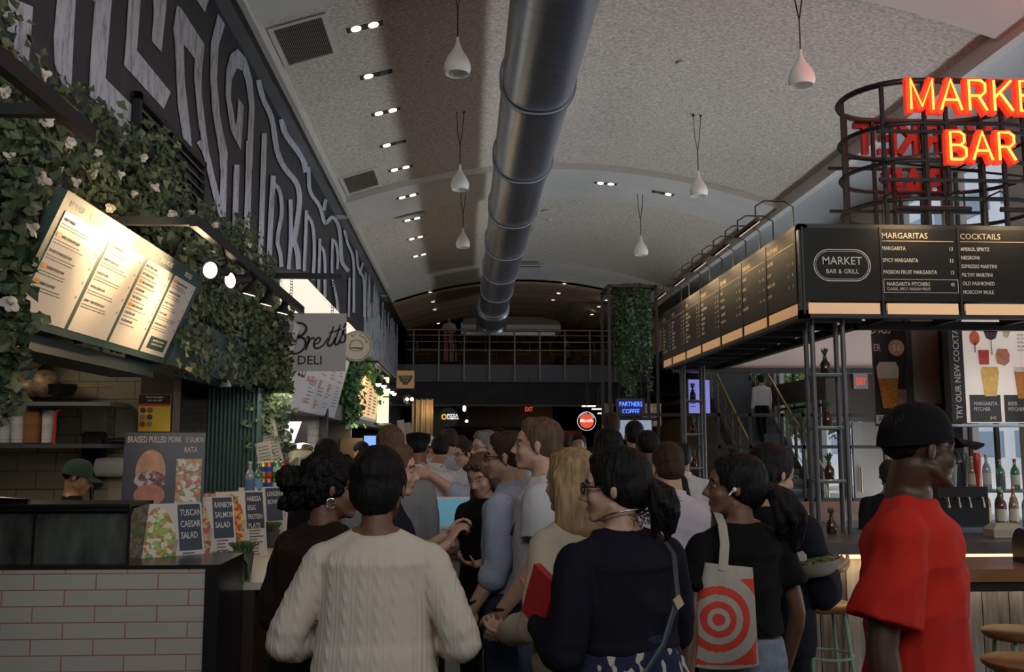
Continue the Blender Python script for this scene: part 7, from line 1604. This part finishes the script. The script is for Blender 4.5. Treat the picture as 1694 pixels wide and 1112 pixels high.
b = MB(); P_ = p11['P']; b.tube([P_(-.10, -.14, 1.15), P_(-.115, -.11, 1.34), P_(-.10, -.03, 1.455), P_(-.105, .08, 1.41), P_(-.11, .14, 1.25)], .028, 8, flat=.3, up0=(0, 1, 0)).build('backpack_strap', mat('strap_dark', (.02, .022, .02), .7), p11['root'], 60)
A = p11['A'][1]; MB().tube([A[2] + Vector((math.cos(t) * .034, math.sin(t) * .034, .02)) for t in [k_ * math.pi / 8 for k_ in range(16)]], .007, 6, closed=True).build('wristwatch', M_black, p11['root'], 60)
w3 = put(944, 797, 3.55, 40, 'person with long blonde hair in a cream jumper seen from behind', sex='f', skin='fair', v=.007, head=(5, -4, 0), hair=H_(HBl, st='long', len=.16), top=dict(m=C('cream_jumper', (.50, .43, .33), bump=.15), name='jumper', sleeve='long', sw=.03, ease=.03, hem=.86, boxy=.9),
    arms={'L': dict(e=(-.27, -.06, 1.08), w=(-.20, .18, 1.0), h=(.3, 1, 0), p=(0, 0, 1)), 'R': dict(e=(.25, 0, 1.1), w=(.1, .24, 1.12), h=(-.3, 1, 0), p=(0, 0, 1))}, bottom=dict(m=c_black))
# woman in the navy top
def skirt_mat():
    m = C('print_skirt', (.025, .03, .07)); nt = m.node_tree; b_ = nt.nodes['Principled BSDF']; tc = nt.nodes.new('ShaderNodeTexCoord'); mp = nt.nodes.new('ShaderNodeMapping'); mp.inputs['Scale'].default_value = (30, 30, 17); n_ = nt.nodes.new('ShaderNodeTexNoise'); n_.inputs['Scale'].default_value = 1; n_.inputs['Detail'].default_value = 1
    r = nt.nodes.new('ShaderNodeValToRGB'); r.color_ramp.elements[0].position = .55; r.color_ramp.elements[0].color = (.018, .022, .06, 1); r.color_ramp.elements[1].position = .58; r.color_ramp.elements[1].color = (.45, .42, .36, 1)
    nt.links.new(tc.outputs['Object'], mp.inputs[0]); nt.links.new(mp.outputs[0], n_.inputs['Vector']); nt.links.new(n_.outputs[0], r.inputs[0]); nt.links.new(r.outputs[0], b_.inputs['Base Color']); return m
w4 = put(1018, 806, 3.0, 30, 'person in a navy top and splashed skirt with a crossbody strap', sex='f', skin='fair', v=.006, build=1.16, head=(40, -3, 0), glasses=dict(t=.003, n='tort', c=(.03, .02, .015)),
    hair=H_(HB, st='pony', len=.17, dx=.02, strands=90, sc=(.04, -.11, -.07)), top=dict(m=C('navy_top', (.006, .006, .013)), sleeve='long', sw=.024, ease=.026, hem=1.07, boxy=.6, nw=.045, cuff=.75),
    arms={'L': dict(e=(-.27, -.05, 1.06), w=(-.2, .2, 1.16), h=(.2, .6, .5), p=(.6, -.3, .5), curl=.8), 'R': dict(e=(.25, .0, 1.08), w=(.12, .24, 1.1), h=(-.4, 1, 0), p=(0, 0, 1))}, bottom=dict(m=skirt_mat(), skirt=.4))
P_ = w4['P']; r_ = w4['root']
MB().tube([P_(.115, -.02, 1.40), P_(.11, -.115, 1.32), P_(.08, -.165, 1.2), P_(.0, -.185, 1.07), P_(-.10, -.185, .97), P_(-.2, -.13, .88)], .0085, 8, flat=.35, up0=(0, 1, 0)).build('crossbody_strap', mat('strap_blue', (.02, .032, .038), .5), r_, 60)
MB().box(P_(.068, -.178, 1.185), (.03, .006, .034), Matrix.Rotation(R(-30), 3, 'Y')).build('strap_buckle', mat('gold_buckle', (.5, .42, .28), .3), r_)
MB().tube([P_(math.cos(t) * .07, -.01 + math.sin(t) * .065, 1.435 - .02 * math.sin(t)) for t in [k_ * math.pi / 12 for k_ in range(24)]], .0035, 6, closed=True).build('necklace', mat('necklace', (.4, .36, .28), .3, metal=1), r_, 60)
held(w4, 'handbag', (-.25, -.12, .90), 'small dark leather handbag hanging at the hip of the person in the navy top', 'bag', lambda e: (MB().loft([[Vector((x_ * s_, y_ * s_, z)) for x_, y_ in ((-.12, -.035), (.12, -.035), (.12, .035), (-.12, .035))] for s_, z in ((.9, -.09), (1.05, -.03), (.85, .07), (.7, .085))]).build('bag_body', mat('leather_dark', (.018, .015, .012), .5), e, 40, recalc=True), MB().tube([(-.02, 0, .085), (0, -.01, .12), (.02, 0, .085)], .006, 6).build('gold_ring', mat('gold_buckle', (.6, .45, .2)), e, 60)))
held(w4, 'red_folder', (-.23, .13, 1.22), 'red folder held under the arm of the person in the navy top', 'folder', lambda e: MB().box((0, 0, 0), (.025, .12, .17), Matrix.Rotation(R(25), 3, 'X')).build('cover', mat('folder_red', (.4, .02, .02), .5), e))
# backs to the right
put(1105, 775, 4.7, 4, 'person with short dark hair in a pale lilac shirt seen from behind', skin='light', v=.008, build=1.12, head=(0, -4, 0), hair=H_(HBr, st='short'), top=dict(m=c_lilac, sleeve='long', collar=1, sw=.022, ease=.026, hem=.95), bottom=dict(m=c_black))
put(1070, 742, 6.6, 10, 'person with cropped black hair and dark shirt seen from behind left of the lilac shirt', skin='dark', v=.01, build=1.1, hair=H_(HB, st='crop'), top=dict(m=c_dk, sleeve='short'), bottom=dict(m=c_trouser))
put(1004, 742, 6.0, 30, 'person with a wide black head of hair beyond the blonde hair', sex='f', skin='tan', v=.01, hair=H_(HB, st='long', len=.1), top=dict(m=c_dk, sleeve='long'), bottom=dict(m=c_trouser))
put(1049, 722, 8.2, 0, 'tall person with black hair in front of the pale blue screen', skin='tan', v=.012, hair=H_(HB, st='short'), top=dict(m=c_grey, sleeve='short'), bottom=dict(m=c_trouser))
put(1128, 758, 7.6, -10, 'person in a white collar partly hidden behind the lilac shirt', skin='tan', v=.012, hair=H_(HB, st='short'), top=dict(m=c_white2, sleeve='long', collar=1), bottom=dict(m=c_trouser))
w5 = put(1216, 806, 3.5, 12, 'person in a black t-shirt with a white earbud and tote strap', sex='f', skin='brown', v=.0065, head=(62, 2, 0), hair=H_(HB, st='pony', len=.26, dx=.06), top=dict(m=c_black, sleeve='short', sw=.02, sl=.6, ease=.02, hem=1.02, nw=.035),
    arms={'L': dict(e=(-.275, -.12, 1.07), w=(-.335, -.18, .81), h=(0, .15, -1), p=(1, .1, 0), curl=.7), 'R': down(1, .1)}, bottom=dict(m=C('pale_jeans', (.25, .30, .36), noise_s=20, noise_a=.2)))
hf = w5['h']; MB().ell(hf(-.088, .0, -.006), (.008, .007, .009), n=10).tube([hf(-.088, .004, -.008), hf(-.09, .02, -.028)], .0032, 6).build('earbud', mat('earbud_white', (.8, .8, .8), .3), w5['root'], 60)
hf = w5['h']
# man with the bowl
p17 = put(1277, 784, 3.95, -58, 'person with black hair and thin glasses in a dark blazer holding a takeaway bowl', skin='light', v=.007, head=(-8, -14, 0), hair=H_(HB, st='bob', over_ears=False), glasses=dict(t=.0014, n='thin', c=(.1, .1, .1)), top=dict(m=C('blazer', (.008, .010, .016)), name='blazer', sleeve='long', sw=.024, ease=.028, hem=.82, boxy=.6, cuff=.85),
    arms={'R': dict(e=(.22, .06, 1.07), w=(.10, .265, 1.145), h=(-.15, 1, -.05), p=(-.5, 0, 1), curl=.55), 'L': dict(e=(-.22, .06, 1.07), w=(-.10, .27, 1.13), h=(.15, 1, -.05), p=(.5, 0, 1), curl=.55)}, bottom=dict(m=c_trouser))
for A in p17['A']: MB().tube([A[1].lerp(A[2], .83), A[1].lerp(A[2], .93)], [.036, .034], 14).build('shirt_cuff', c_white2, p17['root'], 60)
bw = empty('salad_bowl', at(1346, 938, Y=3.72), R(0), label='pale takeaway bowl with clear lid held out by the person in the blazer', cat='bowl'); bw.rotation_euler = (R(-4), R(-10), 0)
MB().lathe([(.06, -.035), (.085, -.02), (.112, .02), (.108, .02), (.08, -.015), (.001, -.03)], n=32).build('bowl', mat('bowl_fibre', (.36, .33, .28), .7), bw, 50); MB().lathe([(.112, .022), (.10, .035), (.05, .045), (.001, .047)], n=32, cap=False).build('lid', M_glass, bw, 60)
m = MB(); rg = random.Random(2)
for i in range(40): a = rg.uniform(0, 6.28); q = rg.uniform(0, .085); m.m(i % 2); m.ell((math.cos(a) * q, math.sin(a) * q, .012), (.014, .012, .006), n=6)
m.build('salad', [mat('salad_green', (.08, .14, .03), .6), mat('salad_brown', (.25, .17, .08), .6)], bw)['kind'] = 'stuff'
o = MB().slab([Vector((-.03, -.02, 0)), Vector((.03, -.03, .01)), Vector((.035, .03, .02)), Vector((-.03, .03, 0))], (0, 0, 1), .02).build('paper_napkin', mat('napkin', (.5, .48, .45)), None, recalc=True); o.location = at(1318, 930, Y=3.66); tag(o, 'crumpled white napkin held against the takeaway bowl', 'napkin')
# man in the red t-shirt
put(1520, 742, 2.72, -122, 'person in a bright red t-shirt and black baseball cap looking to the right', skin='dark', v=.0055, head=(34, -2, 0), build=1.04, hair=H_(HB, st='crop'), cap=dict(m=C('cap_black', (.003, .003, .0035))), top=dict(m=C('red_tee', (.50, .022, .014), bump=.06), sleeve='short', sw=.024, sl=.78, ease=.024, hem=.80, boxy=.8, folds=.010, nw=.008, neck=1.43),
    arms={'R': dict(e=(.255, -.06, 1.06), w=(.26, .0, .80), h=(0, .15, -1), p=(-1, .1, 0)), 'L': down(-1)}, bottom=dict(m=c_trouser))
# distant heads
for i, (a, b_, Y, rz, hb, sk, tp_, lab) in enumerate([(645, 742, 5.4, 10, HLb, 'fair', c_grey, 'person with light brown hair directly beyond the sweater woman'), (538, 758, 6.4, 30, HB, 'tan', c_black, 'dark haired person beyond the curly hair'),
        (709, 738, 12.0, 0, HB, 'tan', c_white2, 'small figure in a white cap far down the queue'), (760, 737, 12.5, 100, HBr, 'fair', c_grey, 'far person with brown hair left of the grey haired man'), (822, 730, 9.6, 60, HB, 'tan', c_dk, 'dark haired person behind the grey haired man'),
        (957, 738, 10.0, 170, HB, 'tan', c_dk, 'far person facing the camera beside the blonde hair'), (935, 733, 12.5, 20, HBr, 'fair', c_white2, 'far person in white left of the facing one'), (1010, 706, 9.0, 10, HBr, 'light', c_dk, 'tall far person below the red round sign'), (867, 728, 11.5, 90, HB, 'tan', c_white2, 'far person seen between the check shirt and white tee')]):
    k_ = dict(cap=dict(m=c_white, st='ball')) if i == 2 else {}
    put(a, b_, Y, rz, lab, skin=sk, v=.014, hair=H_(hb, st='short'), top=dict(m=tp_, sleeve='long'), bottom=dict(m=c_trouser), **k_)
# workers behind the left counters
put(597, 747, 12.4, -110, 'stall worker in black with a black cap looking down behind the counter', skin='tan', v=.011, head=(0, -22, 0), hair=H_(HB, st='short'), cap=dict(m=c_black), top=dict(m=c_black, sleeve='short'), bottom=dict(m=c_black))
put(128, 790, 6.7, 100 - 180, 'kitchen worker in a dark green cap bending low behind the espresso machine', skin='tan', v=.01, head=(0, -18, 0), hair=H_(HB, st='short'), cap=dict(m=C('cap_green', (.03, .06, .05))), top=dict(m=c_black, sleeve='short'), bottom=dict(m=c_black))
# person seated at the bar end
put(1472, 788, 7.0, -20, 'person with short brown hair sitting beyond the bar behind the red t-shirt', skin='tan', v=.012, hair=H_(HBr, st='short'), top=dict(m=c_dk, sleeve='long'), bottom=dict(m=c_trouser))
# upper level woman, seated figure, man on the stairs
def up(px_, py_, Y, rz, z0, label, **kw):
    p = at(px_, py_, Y=Y); H = (p.z - z0) / 1.568 * 1.7; return person((p.x, p.y, z0), R(rz), label, H=H, **kw)
def stripes():
    m = C('stripe_dress', (.3, .1, .08)); nt = m.node_tree; b_ = nt.nodes['Principled BSDF']; tc = nt.nodes.new('ShaderNodeTexCoord'); n_ = nt.nodes.new('ShaderNodeTexWave'); n_.inputs['Scale'].default_value = 1.6; n_.inputs['Distortion'].default_value = 4; r = nt.nodes.new('ShaderNodeValToRGB'); r.color_ramp.interpolation = 'CONSTANT'; r.color_ramp.elements[0].color = (.02, .05, .06, 1); r.color_ramp.elements[1].position = .4; r.color_ramp.elements[1].color = (.5, .45, .42, 1); e_ = r.color_ramp.elements.new(.65); e_.color = (.5, .08, .05, 1); nt.links.new(tc.outputs['Object'], n_.inputs[0]); nt.links.new(n_.outputs[0], r.inputs[0]); nt.links.new(r.outputs[0], b_.inputs['Base Color']); return m
up(743, 527, 30.55, 180, 4.262, 'person in a white top and striped skirt at the upper balustrade', sex='f', skin='light', v=.014, head=(0, -12, 0), hair=H_(HB, st='long', len=.22), top=dict(m=c_white, sleeve='short'), bottom=dict(m=stripes(), skirt=.1), arms={'R': dict(e=(.2, .08, 1.1), w=(.0, .2, 1.12), h=(-1, .2, 0), p=(0, 0, -1)), 'L': dict(e=(-.2, .08, 1.1), w=(-.0, .23, 1.1), h=(1, .2, 0), p=(0, 0, -1))})
person((3.55, 32.5, 3.85), R(80), 'person in a grey shirt sitting at the right cafe table upstairs', H=1.6, skin='tan', v=.016, hair=H_(HBr, st='short'), top=dict(m=c_lblue, sleeve='short'), bottom=dict(m=c_trouser), legs={'R': dict(k=(.1, .42, .86), a=(.1, .42, .38)), 'L': dict(k=(-.1, .42, .86), a=(-.1, .42, .38))})
up(1259, 629, 21.0, 8, 1.737, 'person in a white shirt and black trousers climbing the staircase', skin='tan', v=.012, hair=H_(HB, st='short'), top=dict(m=c_lblue if 0 else c_white, sleeve='long', ease=.02), bottom=dict(m=c_black), legs={'R': dict(k=(.09, .14, .52), a=(.095, .10, .10)), 'L': dict(k=(-.09, -.02, .46), a=(-.095, -.22, -.10))})
# tote bag with the printed red rings
tb_ = empty('tote_bag', at(1186, 1020, Y=3.31), label='pale canvas tote bag printed with red rings hanging from the shoulder', cat='bag')
O = tb_.location.copy(); N = 96; Fv = []; 
TL, TR, BR_, BL_ = (1166, 931), (1245, 939), (1256, 1100), (1134, 1100)
def tp2(u, v_):
    a = (TL[0] * (1 - u) + TR[0] * u, TL[1] * (1 - u) + TR[1] * u); c_ = (BL_[0] * (1 - u) + BR_[0] * u, BL_[1] * (1 - u) + BR_[1] * u); x_ = a[0] * (1 - v_) + c_[0] * v_; y_ = a[1] * (1 - v_) + c_[1] * v_
    return x_, y_ + 6 * math.sin(math.pi * u) * v_
b = MB()
for side in (0, 1):
    vs = []; 
    for j in range(N + 1):
        for i in range(N + 1):
            u = i / N; v_ = j / N; x_, y_ = tp2(u, v_); bul = (math.sin(math.pi * u) ** .5) * (.25 + .75 * math.sin(math.pi * min(1, v_ * .95)) ** .7) * .045 + .006 * noise.noise(Vector((u * 5, v_ * 2, side)))
            p = at(x_, y_, Y=3.31) - O; p.y += (-bul if side == 0 else bul); vs.append(p)
    n0 = len(b.v); b.v += [tuple(q) for q in vs]
    for j in range(N):
        for i in range(N):
            a = n0 + j * (N + 1) + i; x_, y_ = tp2((i + .5) / N, (j + .5) / N); r_ = math.hypot(x_ - 1184, (y_ - 1022) * .98); red = side == 0 and (r_ < 10 or 18 < r_ < 29 or 40 < r_ < 53 or r_ > 72) and 957 < y_ < 1098 and x_ < 1250
            f_ = (a, a + N + 1, a + N + 2, a + 1); b.f.append(f_ if side == 0 else f_[::-1]); b.mi.append(1 if red else 0)
b.build('canvas_body', [mat('canvas', (.42, .40, .34), .9, bump=.3, bump_s=300, noise_s=8, noise_a=.12), mat('print_red', (.62, .05, .03), .8)], tb_, 60)
s_ = []
for i, (x_, y_, Yd) in enumerate(((1196, 945, 3.29), (1199, 900, 3.33), (1195, 868, 3.38), (1188, 850, 3.44), (1184, 850, 3.52), (1182, 900, 3.62))): s_.append(at(x_, y_, Y=Yd) - O)
MB().tube(s_, .017, 8, flat=.2, up0=(0, -1, 0)).build('strap', mat('canvas', (.42, .40, .34)), tb_, 60)
